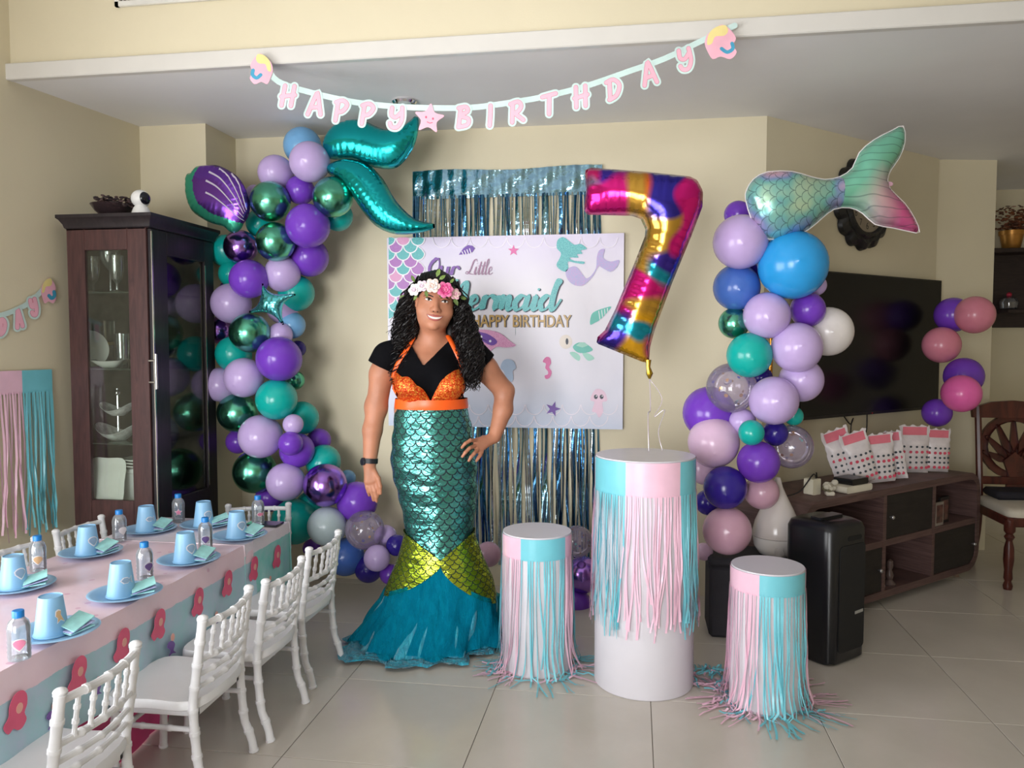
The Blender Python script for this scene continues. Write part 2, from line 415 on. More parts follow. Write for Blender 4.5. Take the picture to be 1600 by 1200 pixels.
def make_chair():
    root = thing('kids_chair', 'x', 'chair', (0, 0, 0))
    W_ = .138
    def back_x(z): return -.135 - .030 * ((z - .285) / .285) ** 2 if z < .285 else -.135 - .035 * ((z - .285) / .245)
    for s in (-1, 1):
        mb = MB(); zs = np.linspace(0, .525, 12)
        ringed(mb, [(back_x(z) - (.012 if z < .05 else 0), s * W_, z) for z in zs], .0135, .066, 1.16)
        mb.sphere((back_x(.525), s * W_, .529), (.016, .016, .010), 10, 6)
        part('back_post', mb, white_plastic, root, world=False)
        mb = MB(); ringed(mb, [(.125, s * .125, .0), (.118, s * .122, .15), (.115, s * .12, .275)], .0125, .066, 1.16)
        part('front_leg', mb, white_plastic, root, world=False)
        mb = MB(); ringed(mb, [(-.142, s * .126, .20), (.115, s * .122, .20)], .008, .085, 1.2)
        part('side_stretcher', mb, white_plastic, root, world=False)
    mb = MB(); ringed(mb, [(.117, -.12, .17), (.117, .12, .17)], .008, .08, 1.2); part('front_stretcher', mb, white_plastic, root, world=False)
    mb = MB()
    plan = catmull([(-.145, -.128), (-.145, .128), (.0, .148), (.125, .142), (.14, 0), (.125, -.142), (.0, -.148)], 5, True)
    prof = [(.97, .262), (1.0, .266), (1.0, .282), (.975, .290), (.90, .290), (.5, .287)]
    mb.loft([[(p[0] * k if k < .99 else p[0], p[1] * k, z) for p in plan] for k, z in prof], caps=True)
    part('seat', mb, white_plastic, root, world=False)
    mb = MB()
    q = [(-.13, -.115), (-.13, .115), (.11, .115), (.11, -.115)]
    for a, b in zip(q, q[1:] + q[:1]):
        lo = (min(a[0], b[0]) - .008, min(a[1], b[1]) - .008, .235); hi = (max(a[0], b[0]) + .008, max(a[1], b[1]) + .008, .264)
        mb.box(lo, hi, b=.003)
    part('apron', mb, white_plastic, root, world=False)
    def rail(z, bow, r, drop=0.0):
        mb = MB(); x = back_x(z)
        ringed(mb, [(x, -W_, z), (x - bow * .7, -W_ * .5, z - drop * .7), (x - bow, 0, z - drop), (x - bow * .7, W_ * .5, z - drop * .7), (x, W_, z)], r, .062, 1.2, 8)
        part('back_rail', mb, white_plastic, root, world=False)
    rail(.508, .024, .0105); rail(.405, .022, .0095); rail(.362, .022, .008); rail(.325, .020, .008)
    for k in range(5):
        y = -W_ + 2 * W_ * (k + 1) / 6; b = .023 * (1 - (y / W_) ** 2)
        mb = MB(); z0, z1 = .405, .508
        ringed(mb, [(back_x(z0) - b * .95, y, z0), (back_x(z1) - b, y, z1)], .0062, .034, 1.35, 8)
        part('spindle', mb, white_plastic, root, world=False)
    return root
chair0 = make_chair()
# (x, y, heading) and what singles each out
spots = [(-1.22, 2.125, PI + .02, 'white child chair third from the woman on the near side of the party table'),
         (-1.20, 2.47, PI, 'white child chair second from the woman on the near side of the party table'),
         (-1.22, 2.865, PI - .02, 'white child chair nearest the woman in the mermaid dress'),
         (-1.28, 1.648, PI + .03, 'white child chair fourth from the woman, its back near the bottom edge'),
         (-1.30, 1.20, PI + .03, 'white child chair cut off by the bottom left corner'),
         (-2.30, 2.965, .0, 'white child chair behind the table beside the dark cabinet'),
         (-2.30, 2.575, .0, 'white child chair behind the table under the fringed wall hanging'),
         (-1.75, 3.416, -PI / 2 + .30, 'white child chair at the far end of the table by the balloons')]
for i, (x, y, a, lab) in enumerate(spots):
    c = chair0 if i == 0 else copy_tree(chair0)
    c.rotation_euler = (0, 0, a)
    # the spot is where the back posts stand on the floor: shift the chair forward by its depth
    c.location = (x + .14 * math.cos(a), y + .14 * math.sin(a), 0)
    tag(c, lab, 'chair', 'white chairs around the party table')

# ================================================================== the party table
TX0, TX1, TY0, TY1, TZ = -2.135, -1.515, .95, 3.235, .50
tb = thing('party_table', 'long low folding table under pink mermaid tablecloths', 'table', ((TX0 + TX1) / 2, 2.1, 0))
part('tabletop', MB().box((TX0 + .01, TY0 + .01, TZ - .035), (TX1 - .01, TY1 - .01, TZ - .006), b=.006), white_plastic, tb)
for x in (TX0 + .06, TX1 - .06):
    for y in (TY0 + .1, TY1 - .12):
        part('leg', MB().tube([(x, y, 0), (x, y, TZ - .03)], .014, 10), M('grey_steel', (140, 142, 146), rough=.35, metal=.9), tb)
def cloth_mat(name, top, band, low1, low2, zsplit):
    m, t, b = newmat(name)
    geo = t.node('ShaderNodeNewGeometry'); pos = geo.outputs['Position']
    z = t.xyz(pos)[2]
    n1 = t.noise(pos, 14, 5, .6); n2 = t.noise(pos, 40, 3)
    low = t.mix(t.math('MULTIPLY', t.math('SUBTRACT', n1, .3), 2.2), rgb(low1), rgb(low2))
    vo = t.node('ShaderNodeTexVoronoi'); vo.inputs['Scale'].default_value = 16; vo.inputs['Randomness'].default_value = .8; t.link(pos, vo.inputs['Vector'])
    speck = t.math('LESS_THAN', t.math('ADD', vo.outputs['Distance'], t.math('MULTIPLY', n2, .2)), .24)
    up = t.mix(t.math('MULTIPLY', speck, .42), t.mix(n1, rgb(top), rgb(band)), rgb((206, 130, 170)))
    zz = t.math('ADD', z, t.math('MULTIPLY', t.math('SUBTRACT', n1, .5), .018))
    t.link(t.mix(t.math('GREATER_THAN', zz, zsplit), low, up), b.inputs['Base Color'])
    b.inputs['Roughness'].default_value = .32; b.inputs['Specular IOR Level'].default_value = .45
    t.link(t.bump(t.noise(pos, 9, 3), .25, .012), b.inputs['Normal'])
    return m
def cloth(name, x0, x1, y0, y1, z, drop, mat, label, ny, seed):
    r = np.random.default_rng(seed); mb = MB(); rows = []
    ys = np.linspace(y0, y1, ny)
    xs = np.linspace(x0, x1, 14)
    ph = r.uniform(0, 6, 6)
    def topz(x, y): return z + .0016 * math.sin(y * 23 + ph[0]) * math.sin(x * 17 + ph[1]) + .0008
    def fold(y, k): return .008 * math.sin(y * 15 + ph[2] + k) + .005 * math.sin(y * 34 + ph[3] + 2 * k)
    for y in ys:
        row = []
        for d in np.linspace(drop, 0, 9)[:-1]:
            f = d / drop; row.append((x0 - .004 - (.012 + fold(y, 1)) * f, y, z - d))
        for x in xs: row.append((x, y, topz(x, y)))
        for d in np.linspace(0, drop, 9)[1:]:
            f = d / drop; row.append((x1 + .004 + (.012 + fold(y, 3)) * f, y, z - d))
        rows.append(row)
    mb.loft(rows, close=False)
    for yy, sg in ((y0, -1), (y1, 1)):   # end flaps
        rr = []
        for d in np.linspace(0, drop, 9):
            f = d / drop; rr.append([(x, yy + sg * (.004 + (.012 + .006 * math.sin(x * 30 + ph[4])) * f), (topz(x, yy) if d == 0 else z - d)) for x in np.linspace(x0 - .004 - .008 * f, x1 + .004 + .008 * f, 14)])
        mb.loft(rr, close=False)
    return solo(name, mb, mat, label, 'tablecloth', 'plastic tablecloths', smooth=60)
cl1 = cloth('tablecloth', TX0, TX1, TY0, 2.90, TZ, .26, cloth_mat('pink_mermaid_cloth', (248, 224, 232), (242, 210, 222), (168, 214, 220), (194, 208, 228), .425), 'pink plastic tablecloth with a blue mermaid print border, in front', 90, 3)
cl2 = cloth('tablecloth', TX0 - .002, TX1 + .002, 2.84, TY1, TZ + .0025, .26, cloth_mat('pale_mermaid_cloth', (244, 234, 240), (234, 222, 232), (130, 212, 204), (180, 216, 218), .455), 'paler plastic tablecloth over the far end of the table', 30, 5)
# printed figures along the border
red_m = M('print_red', (232, 96, 130), rough=.4); skin_p = M('print_skin', (240, 176, 160), rough=.4); pur_m = M('print_purple', (126, 92, 170), rough=.4); teal_p = M('print_teal', (70, 178, 176), rough=.4)
def print_fig(o, px, py, size, kind):
    c = onx(px, py, TX1 + .016); fr = lambda u, v, w: (TX1 + .016 + w + (.43 - min(.43, c[2] + v)) * .03, c[1] + u, c[2] + v)
    s = size; mb = MB()
    if kind == 0:
        rt_ = lambda u, v: ((u * .97 + v * .26) * s, (v * .97 - u * .26) * s)
        out = catmull([(0, .5), (.2, .4), (.27, .15), (.22, -.05), (.32, -.22), (.22, -.40), (.08, -.44), (-.08, -.38), (-.22, -.48), (-.40, -.30), (-.28, -.08), (-.3, .15), (-.2, .4)], 3, True)
        mb.prism([rt_(p[0], p[1]) for p in out], fr, 0, .0012, 0)
        mb.prism([rt_(.105 * math.cos(a) + .03, .13 * math.sin(a) + .08) for a in np.linspace(0, 2 * PI, 12)[:-1]], fr, .0012, .002, 1)
    else:
        out = catmull([(-.35, .1), (-.2, .28), (.1, .25), (.3, .0), (.15, -.25), (.35, -.45), (0, -.36), (-.3, -.45), (-.1, -.22), (-.2, -.05)], 3, True)
        mb.prism([(p[0] * s, p[1] * s) for p in out], fr, 0, .0012, 2)
        mb.prism([(.16 * s * math.cos(a) + .15 * s, .2 * s * math.sin(a) + .42 * s) for a in np.linspace(0, 2 * PI, 10)[:-1]], fr, 0, .0012, 1)
    part('printed_figure', mb, [red_m, skin_p, pur_m, teal_p], o)
for px, py, s in ((27, 1112, .10), (123, 1054, .10), (192, 1008, .10), (249, 976, .10), (310, 941, .10)): print_fig(cl1, px, py, s, 0)
for px, py, s in ((80, 1120, .06), (150, 1075, .05), (266, 1010, .065), (335, 972, .06)): print_fig(cl1, px, py, s, 1)
for px, py, s in ((356, 912, .10), (397, 889, .10), (433, 870, .10)): print_fig(cl2, px, py, s, 0)
for px, py, s in ((420, 912, .05),): print_fig(cl2, px, py, s, 1)
# bright pink under-cloth reaching the floor under the near half
mb = MB(); rows = []
for y in np.linspace(1.0, 2.44, 40):
    rows.append([(TX1 - .05 + .010 * math.sin(y * 18) * (1 - z / .3), y + (.05 * (1 - (z / .3)) ** 2 * -1 if y > 2.3 else 0), z) for z in np.linspace(.004, .45, 8)])
mb.loft(rows, close=False)
rows = [[(TX1 - .05 - k, 2.44 + .02 * math.sin(k * 20) - .05 * (1 - z / .45) ** 2, z) for z in np.linspace(.004, .45, 8)] for k in np.linspace(0, .45, 12)]
mb.loft(rows, close=False)
solo('pink_undercloth', mb, M('hot_pink_cloth', (236, 84, 146), rough=.45), 'bright pink cloth hanging to the floor under the table', 'cloth', smooth=60)

# ------------------------------------------------------------------ place settings
plate_m = M('blue_paper_plate', (160, 202, 234), rough=.28, var=.03); cup_m = M('blue_paper_cup', (146, 198, 236), rough=.35, var=.02)
cupw_m = M('paper_white', (240, 240, 238), rough=.5); nap_m = M('napkin_mint', (162, 222, 220), rough=.7, var=.10, scale=26)
bottle_m = M_clear('bottle_plastic', (250, 253, 255), gloss=.26, rough=.10, body=.17, bodycol=(240, 246, 255)); cap_m = M('blue_cap', (28, 132, 214), rough=.35)
water_m = M_clear('bottle_water', (248, 252, 255), gloss=.08, rough=.02)
star_m = M('sticker_pink', (236, 142, 176), rough=.5); shell_m = M('sticker_purple', (120, 96, 160), rough=.5); tan_m = M('sticker_tan', (226, 186, 140), rough=.5); wht_m = M('sticker_white', (238, 236, 240), rough=.5)
ZT = TZ + .0045
plate_me = MB().lathe([(0, .002), (.068, .002), (.074, .006), (.096, .013), (.1075, .0145), (.109, .0135), (.098, .010), (.076, .002), (.068, 0), (0, 0)], n=40).mesh('paper_plate', plate_m, 60)
cup_body = MB().lathe([(.0445, 0), (.0455, .003), (.0425, .005), (.0300, .104), (.0290, .106), (.0285, .103)], n=32).mesh('cup_wall', cup_m, 40)
cup_top = MB().lathe([(.0285, .098), (.0288, .1025), (.0, .0985)], n=28).mesh('cup_base', cupw_m, 40)
def curved_sticker(outline, r0, k, zc, size, ang, mats, mis=0):
    """a flat outline wrapped on a cone of radius r0 - k z"""
    fr = lambda u, v, w: ((r0 - k * (zc + v) + w) * math.cos(ang + u / (r0 - k * zc)), (r0 - k * (zc + v) + w) * math.sin(ang + u / (r0 - k * zc)), zc + v)
    mb = MB(); c = np.mean(outline, axis=0)
    for sc, mi, d in ((1.0, 0, .0008), (.8, 1, .0014)):
        n = len(outline); pts = [((p[0] - c[0]) * sc * size, (p[1] - c[1]) * sc * size) for p in outline]
        vs = [fr(0, 0, d)] + [fr(u, v, d) for u, v in pts] + [fr(u, v, 0) for u, v in pts]
        fs = [(0, 1 + i, 1 + (i + 1) % n) for i in range(n)] + [(1 + i, 1 + n + i, 1 + n + (i + 1) % n, 1 + (i + 1) % n) for i in range(n)]
        mb.add(vs, fs, mi)
    return mb
STAR5 = [(math.sin(2 * PI * k / 10) * (1 if k % 2 == 0 else .5), math.cos(2 * PI * k / 10) * (1 if k % 2 == 0 else .5)) for k in range(10)]
SHELL = [(0, -1), (.35, -.7), (.9, -.1), (1, .4), (.7, .75), (.35, .9), (0, .95), (-.35, .9), (-.7, .75), (-1, .4), (-.9, -.1), (-.35, -.7)]
FISH = [(-1, 0), (-.5, .5), (.2, .5), (.6, .1), (1, .6), (.9, 0), (1, -.6), (.6, -.1), (.2, -.5), (-.5, -.5)]
MER = [(0, 1), (.4, .8), (.3, .2), (.5, -.3), (.8, -1), (.2, -.6), (-.3, -1), (-.2, -.3), (-.5, .1), (-.4, .8)]
sets = [((15, 920), SHELL, wht_m, 'blue paper cup standing upside down on the leftmost plate'),
        ((132, 866), SHELL, wht_m, 'upturned blue paper cup between two bottles on the cabinet side'),
        ((225, 830), FISH, wht_m, 'upturned blue paper cup in front of the dark cabinet door'),
        ((315, 822), SHELL, wht_m, 'upturned blue paper cup at the far left corner of the table'),
        ((367, 840), SHELL, wht_m, 'upturned blue paper cup beside the phone at the far end of the table'),
        ((286, 878), SHELL, wht_m, 'upturned blue paper cup third from the far end on the chair side'),
        ((184, 932), FISH, wht_m, 'upturned blue paper cup with a pale fish sticker on the chair side'),
        ((73, 993), MER, tan_m, 'upturned blue paper cup with an orange and purple sticker')]
where = ['leftmost place setting', 'setting below the fringed wall hanging', 'setting in front of the dark cabinet', 'far left corner setting',
         'setting beside the phone', 'third setting from the far end, chair side', 'middle setting, chair side', 'setting nearest the camera on the chair side']
nap_var = []
for k in range(3):
    r = np.random.default_rng(20 + k); mb = MB()
    for j in range(3):
        a = r.uniform(-.25, .25) + j * .12; z = .004 + j * .004
        q = [(-.032, -.024), (.036, -.027), (.034, .024), (-.03, .026)]
        vs = []
        for (u, v) in q:
            x = u * math.cos(a) - v * math.sin(a); y = u * math.sin(a) + v * math.cos(a)
            vs.append((x, y, z + .010 * max(0, u) / .05 * (1 + j) + (.012 if j == 2 and v > 0 else 0)))
        vs += [(x, y, zz + .0025) for x, y, zz in vs]
        mb.add(vs, [(0, 3, 2, 1), (4, 5, 6, 7), (0, 1, 5, 4), (1, 2, 6, 5), (2, 3, 7, 6), (3, 0, 4, 7)], 0 if j != 1 else 1)
    nap_var.append(mb.mesh('napkin', [nap_m, M('napkin_print', (176, 178, 216), rough=.7, var=.2, scale=60)], 0))
for i, ((px, py), shp, sm, lab) in enumerate(sets):
    p = onz(px, py, TZ + .01)
    tag(link('paper_plate', plate_me, None, (p[0] + .006, p[1] + .028, ZT)), 'light blue paper plate at the ' + where[i], 'plate', 'blue paper plates')
    c = thing('paper_cup', lab, 'cup', (p[0], p[1] + .018, ZT + .003), 0, 'upturned blue paper cups')
    link('cup_wall', cup_body, c); link('cup_base', cup_top, c)
    ang = math.atan2(-p[1], -p[0]) + .55
    part('sticker', curved_sticker(np.array(shp), .0438, .135, .055, .019, ang, None), [wht_m, (sm if sm is not wht_m else M('sticker_blue', (150, 178, 206), rough=.5))], c, world=False)
    n = link('napkin', nap_var[i % 3], None, (p[0] + .062, p[1] + .035, ZT + .006), (0, 0, .6 + .5 * (i % 3)))
    tag(n, 'folded mint napkin on the plate of the ' + where[i], 'napkin', 'mint napkins')
bot_prof = [(0, .003), (.018, 0), (.0255, .003), (.0265, .012), (.0255, .018), (.0268, .024), (.0255, .030), (.0268, .036), (.0255, .042), (.0268, .048), (.0255, .054), (.0265, .064), (.0265, .084), (.0225, .098), (.0125, .109), (.0115, .112)]
bot_me = MB().lathe(bot_prof, n=28).mesh('bottle_body', bottle_m, 60)
wat_me = MB().lathe([(0, .004), (.017, .003), (.0245, .006), (.0245, .06), (.0245, .083), (.0205, .093), (0, .093)], n=20).mesh('water', water_m, 60)
cap_me = MB().lathe([(.0128, .108), (.0138, .109), (.0138, .124), (.0125, .126), (0, .126)], n=24).mesh('cap', cap_m, 40)
bots = [((53, 895), SHELL, tan_m, 'small water bottle with a tan shell sticker by the leftmost cup'),
        ((182, 847), SHELL, wht_m, 'small clear water bottle in front of the left chair back'),
        ((275, 817), STAR5, star_m, 'small water bottle with a pink star sticker before the cabinet'),
        ((400, 824), FISH, star_m, 'small water bottle standing on the black phone'),
        ((317, 861), SHELL, shell_m, 'small water bottle with purple sticker beside the far chair-side plate'),
        ((221, 907), SHELL, shell_m, 'small water bottle with a purple shell sticker behind the middle plate'),
        ((21, 1035), SHELL, star_m, 'small water bottle at the left edge nearest the camera')]
for i, ((px, py), shp, sm, lab) in enumerate(bots):
    p = onz(px, py, TZ + .005); z = ZT + (.009 if i == 3 else 0)
    b = thing('water_bottle', lab, 'bottle', (p[0], p[1] + .02, z), 0, 'small water bottles with blue caps')
    link('bottle_body', bot_me, b); link('water', wat_me, b); link('cap', cap_me, b)
    ang = math.atan2(-p[1], -p[0]) + (.5 if i % 2 else 0)
    part('sticker', curved_sticker(np.array(shp), .0272, 0, .048, .017, ang, None), [wht_m, sm], b, world=False)
p = onz(412, 822, TZ)
solo('phone', MB().box((p[0] - .075, p[1] - .035, ZT), (p[0] + .075, p[1] + .045, ZT + .009), b=.003, xf=None), M('phone_navy', (26, 28, 44), rough=.2), 'dark flat phone lying at the far end of the table', 'phone')
# ================================================================== glass-fronted cabinet by the left wall
CX0, CX1, CY0, CY1, CH = -2.525, -2.135, 3.185, 3.715, 1.862
dwood = M_wood('dark_cherry_wood', (84, 54, 52), (58, 37, 37), (14, 14, 1.6), .42)
bwood = M_wood('black_brown_wood', (48, 40, 44), (30, 26, 30), (14, 14, 1.6), .36)
glass = M_clear('cabinet_glass', (246, 250, 247), gloss=.06)
shelfg = M_clear('shelf_glass', (200, 226, 216), gloss=.2, body=.12, bodycol=(120, 150, 140))
silver = M('silver_trim', (190, 186, 178), rough=.25, metal=1)
cab = thing('display_cabinet', 'tall dark wooden display cabinet with glass side and glass door', 'cabinet', ((CX0 + CX1) / 2, (CY0 + CY1) / 2, 0))
t_ = .02
# side facing the camera: stiles and rails around a pane
def frame_y(mb, y0, y1, x0, x1, z0, z1, l, r, top, bot):
    mb.box((x0, y0, z0), (x0 + l, y1, z1), b=.002); mb.box((x1 - r, y0, z0), (x1, y1, z1), b=.002)
    mb.box((x0 + l, y0, z1 - top), (x1 - r, y1, z1), b=.002); mb.box((x0 + l, y0, z0), (x1 - r, y1, z0 + bot), b=.002)
def frame_x(mb, x0, x1, y0, y1, z0, z1, l, r, top, bot):
    mb.box((x0, y0, z0), (x1, y0 + l, z1), b=.002); mb.box((x0, y1 - r, z0), (x1, y1, z1), b=.002)
    mb.box((x0, y0 + l, z1 - top), (x1, y1 - r, z1), b=.002); mb.box((x0, y0 + l, z0), (x1, y1 - r, z0 + bot), b=.002)
mb = MB(); frame_y(mb, CY0, CY0 + t_, CX0, CX1, .06, CH - .05, .088, .092, .10, .545 - .02)
part('side_panel', mb, dwood, cab)
sp_ = part('side_pane', MB().box((CX0 + .086, CY0 + .006, .58), (CX1 - .090, CY0 + .010, CH - .148)), glass, cab)
mb = MB(); frame_y(mb, CY1 - t_, CY1, CX0, CX1, .06, CH - .05, .06, .06, .1, .5); part('rear_side_panel', mb, dwood, cab)
part('rear_pane', MB().box((CX0 + .058, CY1 - .012, .55), (CX1 - .058, CY1 - .008, CH - .148)), glass, cab)
part('back_panel', MB().box((CX0, CY0 + t_, .06), (CX0 + .008, CY1 - t_, CH - .05)), M('cabinet_mirror_back', (72, 70, 66), rough=.25, spec=.6), cab)
dr = part('door', (lambda m: (frame_x(m, CX1 - .004, CX1 + .018, CY0 + .012, CY1 - .004, .07, CH - .058, .115, .085, .105, .50), m)[1])(MB()), bwood, cab)
part('door_pane', MB().box((CX1 + .004, CY0 + .125, .57), (CX1 + .008, CY1 - .088, CH - .162)), glass, dr)
part('silver_strip', MB().box((CX1 + .017, CY0 + .008, .09), (CX1 + .0215, CY0 + .016, CH - .07)).box((CX1 + .017, CY1 - .090, .58), (CX1 + .0215, CY1 - .084, CH - .18)), silver, dr)
hz0 = onx(244, 608, CX1 + .05)[2]; hz1 = onx(244, 553, CX1 + .05)[2]; hy = onx(244, 580, CX1 + .05)[1]
mb = MB().tube([(CX1 + .05, hy, hz0), (CX1 + .05, hy, hz1)], .006, 12)
for z in (hz0 + .03, hz1 - .03): mb.tube([(CX1 + .016, hy, z), (CX1 + .05, hy, z)], .0045, 10)
part('handle', mb, M('brushed_steel', (205, 205, 208), rough=.22, metal=1), dr, label='brushed steel bar handle')
part('base', MB().box((CX0 + .01, CY0 + .015, 0), (CX1 - .005, CY1 - .015, .065)).box((CX0 + .01, CY0 + .02, .50), (CX1 - .006, CY1 - .02, .535)), dwood, cab)
part('top_panel', MB().box((CX0, CY0, CH - .06), (CX1 - .004, CY1, CH - .045)), dwood, cab)
mb = MB()   # crown moulding
pr = [(0, CH - .055), (.006, CH - .05), (.010, CH - .035), (.022, CH - .015), (.030, CH - .008), (.030, CH + .006), (.0, CH + .008)]
def rect(d): return [(CX0 - d, CY0 - d), (CX1 + .016 + d, CY0 - d), (CX1 + .016 + d, CY1 + min(d, .02)), (CX0 - d, CY1 + min(d, .02))]
mb.loft([[(x, y, z) for x, y in rect(d)] for d, z in pr], caps=True)
part('crown', mb, bwood, cab, smooth=20)
SHZ = [ony(165, 692, CY0 + .03)[2], ony(165, 576, CY0 + .03)[2], ony(165, 456, CY0 + .03)[2]]
for z in SHZ:
    part('shelf', MB().box((CX0 + .012, CY0 + .024, z - .007), (CX1 - .01, CY1 - .024, z), b=.001), shelfg, cab)
# ------------------------------------------------------------------ what the cabinet holds
cg = M_clear('clear_glassware', (236, 242, 240), gloss=.35, rough=.05, body=.05, bodycol=(230, 235, 232)); porc = M('white_porcelain', (236, 236, 230), rough=.18, var=.02)
floral = M('floral_porcelain', (232, 228, 222), rough=.2, var=.16, scale=38); tgl = M_clear('teal_glass', (90, 170, 160), gloss=.2, body=.35, bodycol=(40, 120, 112))
ZA, ZB, ZC_, ZD = SHZ[2] + .001, SHZ[1] + .001, SHZ[0] + .001, .536
gob1 = [(.032, 0), (.030, .004), (.006, .010), (.005, .035), (.012, .045), (.022, .06), (.030, .10), (.030, .165), (.028, .165), (.027, .10), (.018, .062), (0, .055)]
gob2 = [(.036, 0), (.034, .003), (.005, .008), (.004, .10), (.020, .118), (.042, .155), (.047, .20), (.040, .245), (.038, .245), (.045, .20), (.040, .157), (.018, .122), (0, .112)]
gob3 = [(.028, 0), (.026, .004), (.006, .010), (.006, .05), (.026, .075), (.036, .12), (.026, .17), (.032, .20), (.030, .20), (.024, .17), (.033, .12), (.022, .078), (0, .07)]
def glassware(prof, x, y, z, lab, nm='goblet', cat='glass', mat=cg, grp='glassware in the cabinet', n=24): solo(nm, MB().lathe(prof, (x, y, z), n), mat, lab, cat, grp, smooth=60)
def cabx(px, y): return ony(px, 600, y)[0]
glassware(gob1, cabx(150, 3.27), 3.27, ZA, 'straight clear goblet on the top shelf, leftmost')
glassware(gob2, cabx(177, 3.31), 3.31, ZA, 'tall round wine glass on the top shelf behind the side pane')
glassware(gob1, cabx(187, 3.25), 3.25, ZA, 'short clear goblet on the top shelf at the side pane edge')
glassware(gob3, -2.20, 3.42, ZA, 'tulip shaped glass on the top shelf behind the door')
glassware(gob3, -2.21, 3.55, ZA, 'fluted glass on the top shelf at the door pane centre')
glassware(gob1, -2.30, 3.50, ZA, 'clear goblet at the back of the top shelf')
mb = MB().lathe([(.0, .0), (.03, 0), (.075, .008), (.084, .014), (.084, .018), (.03, .006), (0, .006)], n=32, xf=Matrix.Translation((cabx(141, 3.27), 3.27, ZB + .088)) @ Matrix.Rotation(math.radians(-24), 4, 'Z') @ Matrix.Rotation(math.radians(84), 4, 'Y'))
solo('serving_plate', mb, porc, 'white round plate standing on edge behind the side pane', 'plate')
def squarebowl(x, y, z, r, h, lab, name='square_bowl', rot=.3, mat=porc, wave=.3, cat='bowl', grp=None):
    mb = MB(); rings = []
    for k, (q, zz) in enumerate(((.35, 0), (.4, .002), (.7, .45), (1, 1), (.96, 1.0), (.66, .5), (.3, .08))):
        ring = []
        for j in range(40):
            a = 2 * PI * j / 40; sq = 1 / max(abs(math.cos(a)), abs(math.sin(a)))
            rr = r * q * min(sq, 1.25)
            ring.append((x + rr * math.cos(a + rot), y + rr * math.sin(a + rot), z + h * zz * (1 + (abs(wave) * math.cos(2 * a) if zz > .3 else 0))))
        rings.append(ring)
    mb.loft(rings, caps=True); return solo(name, mb, mat, lab, cat, grp, smooth=50)
squarebowl(cabx(174, 3.29), 3.29, ZB, .072, .036, 'low white square bowl on the second shelf', wave=-.12)
squarebowl(-2.22, 3.43, ZB, .06, .034, 'small white dish on the second shelf behind the door', wave=-.12)
mb = MB(); x, y = cabx(167, 3.42), 3.42
mb.lathe([(.045, 0), (.047, .01), (.047, .10), (.045, .105), (.04, .11)], (x, y, ZB), 24, 0)
mb.lathe([(.0475, .105), (.0485, .11), (.0485, .12), (.045, .122)], (x, y, ZB), 24, 1)
mb.lathe([(.042, .122), (.042, .22), (.034, .225), (0, .226)], (x, y, ZB), 24, 0)
solo('glass_canister', mb, [cg, M('brass', (196, 168, 96), rough=.25, metal=1)], 'clear glass canister with a brass band on the second shelf', 'canister')
solo('glass_tumbler', MB().lathe([(.028, 0), (.034, .16), (.032, .16), (.026, .006), (0, .006)], (cabx(192, 3.39), 3.39, ZB), 20), cg, 'clear tumbler beside the brass banded canister', 'glass', 'glassware in the cabinet', 60)
solo('teal_pitcher', MB().lathe([(.045, 0), (.05, .004), (.045, .06), (.05, .13), (.046, .13), (.04, .06), (0, .008)], (-2.21, 3.53, ZB), 24), tgl, 'teal glass jug behind the cabinet door', 'jug')
solo('teal_tumbler', MB().lathe([(.03, 0), (.036, .11), (.033, .11), (.027, .006), (0, .006)], (-2.20, 3.62, ZB), 20), tgl, 'teal glass tumbler behind the cabinet door', 'glass')
# two-tier serving stand with boat bowls
x, y = cabx(183, 3.31), 3.31
st = thing('tiered_stand', 'two tier porcelain serving stand with a steel rod and floral bowls', 'serving stand', (x, y, ZC_))
part('rod', MB().tube([(x, y, ZC_ + .02), (x, y, ZC_ + .215)], .004, 8).sphere((x, y, ZC_ + .222), .013, 12, 8).sphere((x, y, ZC_ + .24), .006, 8, 6), M('chrome', (215, 215, 218)), st)
for z, r in ((ZC_, .105), (ZC_ + .115, .082)):
    rings = []
    for q, zz in ((.3, 0), (.34, .004), (.75, .5), (1, 1), (.97, 1.02), (.7, .55), (.2, .1)):
        rings.append([(x + r * q * math.cos(a), y + r * q * .8 * math.sin(a), z + r * .55 * zz * (1 + .4 * math.cos(2 * a) * (zz > .3))) for a in np.linspace(0, 2 * PI, 37)[:-1]])
    part('bowl', MB().loft(rings, caps=True), floral, st, 50)
mb = MB().lathe([(.028, 0), (.034, .006), (.036, .06), (.040, .07), (.040, .074), (.034, .078), (.020, .086), (.004, .09), (.007, .10), (0, .106)], (-2.20, 3.50, ZC_ + .02), 24)
jt = thing('sugar_bowl', 'small floral lidded china cup on the third shelf', 'sugar bowl', (-2.20, 3.50, ZC_))
part('bowl', mb, floral, jt); part('saucer', MB().lathe([(.0, .0), (.04, 0), (.062, .014), (.062, .018), (.03, .02), (0, .02)], (-2.20, 3.50, ZC_), 24), floral, jt)
part('handle', MB().tube([(-2.20, 3.535, ZC_ + .075), (-2.195, 3.56, ZC_ + .07), (-2.195, 3.562, ZC_ + .05), (-2.20, 3.534, ZC_ + .04)], .004, 8), floral, jt)
for k in range(3):
    solo('side_plate', MB().lathe([(0, .002), (.05, .0), (.085, .010), (.09, .014), (.09, .017), (.05, .006), (0, .006)], (-2.27, 3.33, ZD + .18 + k * .014), 32), porc,
         'white side plate, %s of the stack behind the square platter' % ['lowest', 'middle', 'topmost'][k], 'plate', 'stacked side plates')
mb = MB()
sq = catmull([(-.098, -.098), (0, -.106), (.098, -.098), (.106, 0), (.098, .098), (0, .106), (-.098, .098), (-.106, 0)], 4, True)
inn = [(p[0] * .62, p[1] * .62) for p in sq]
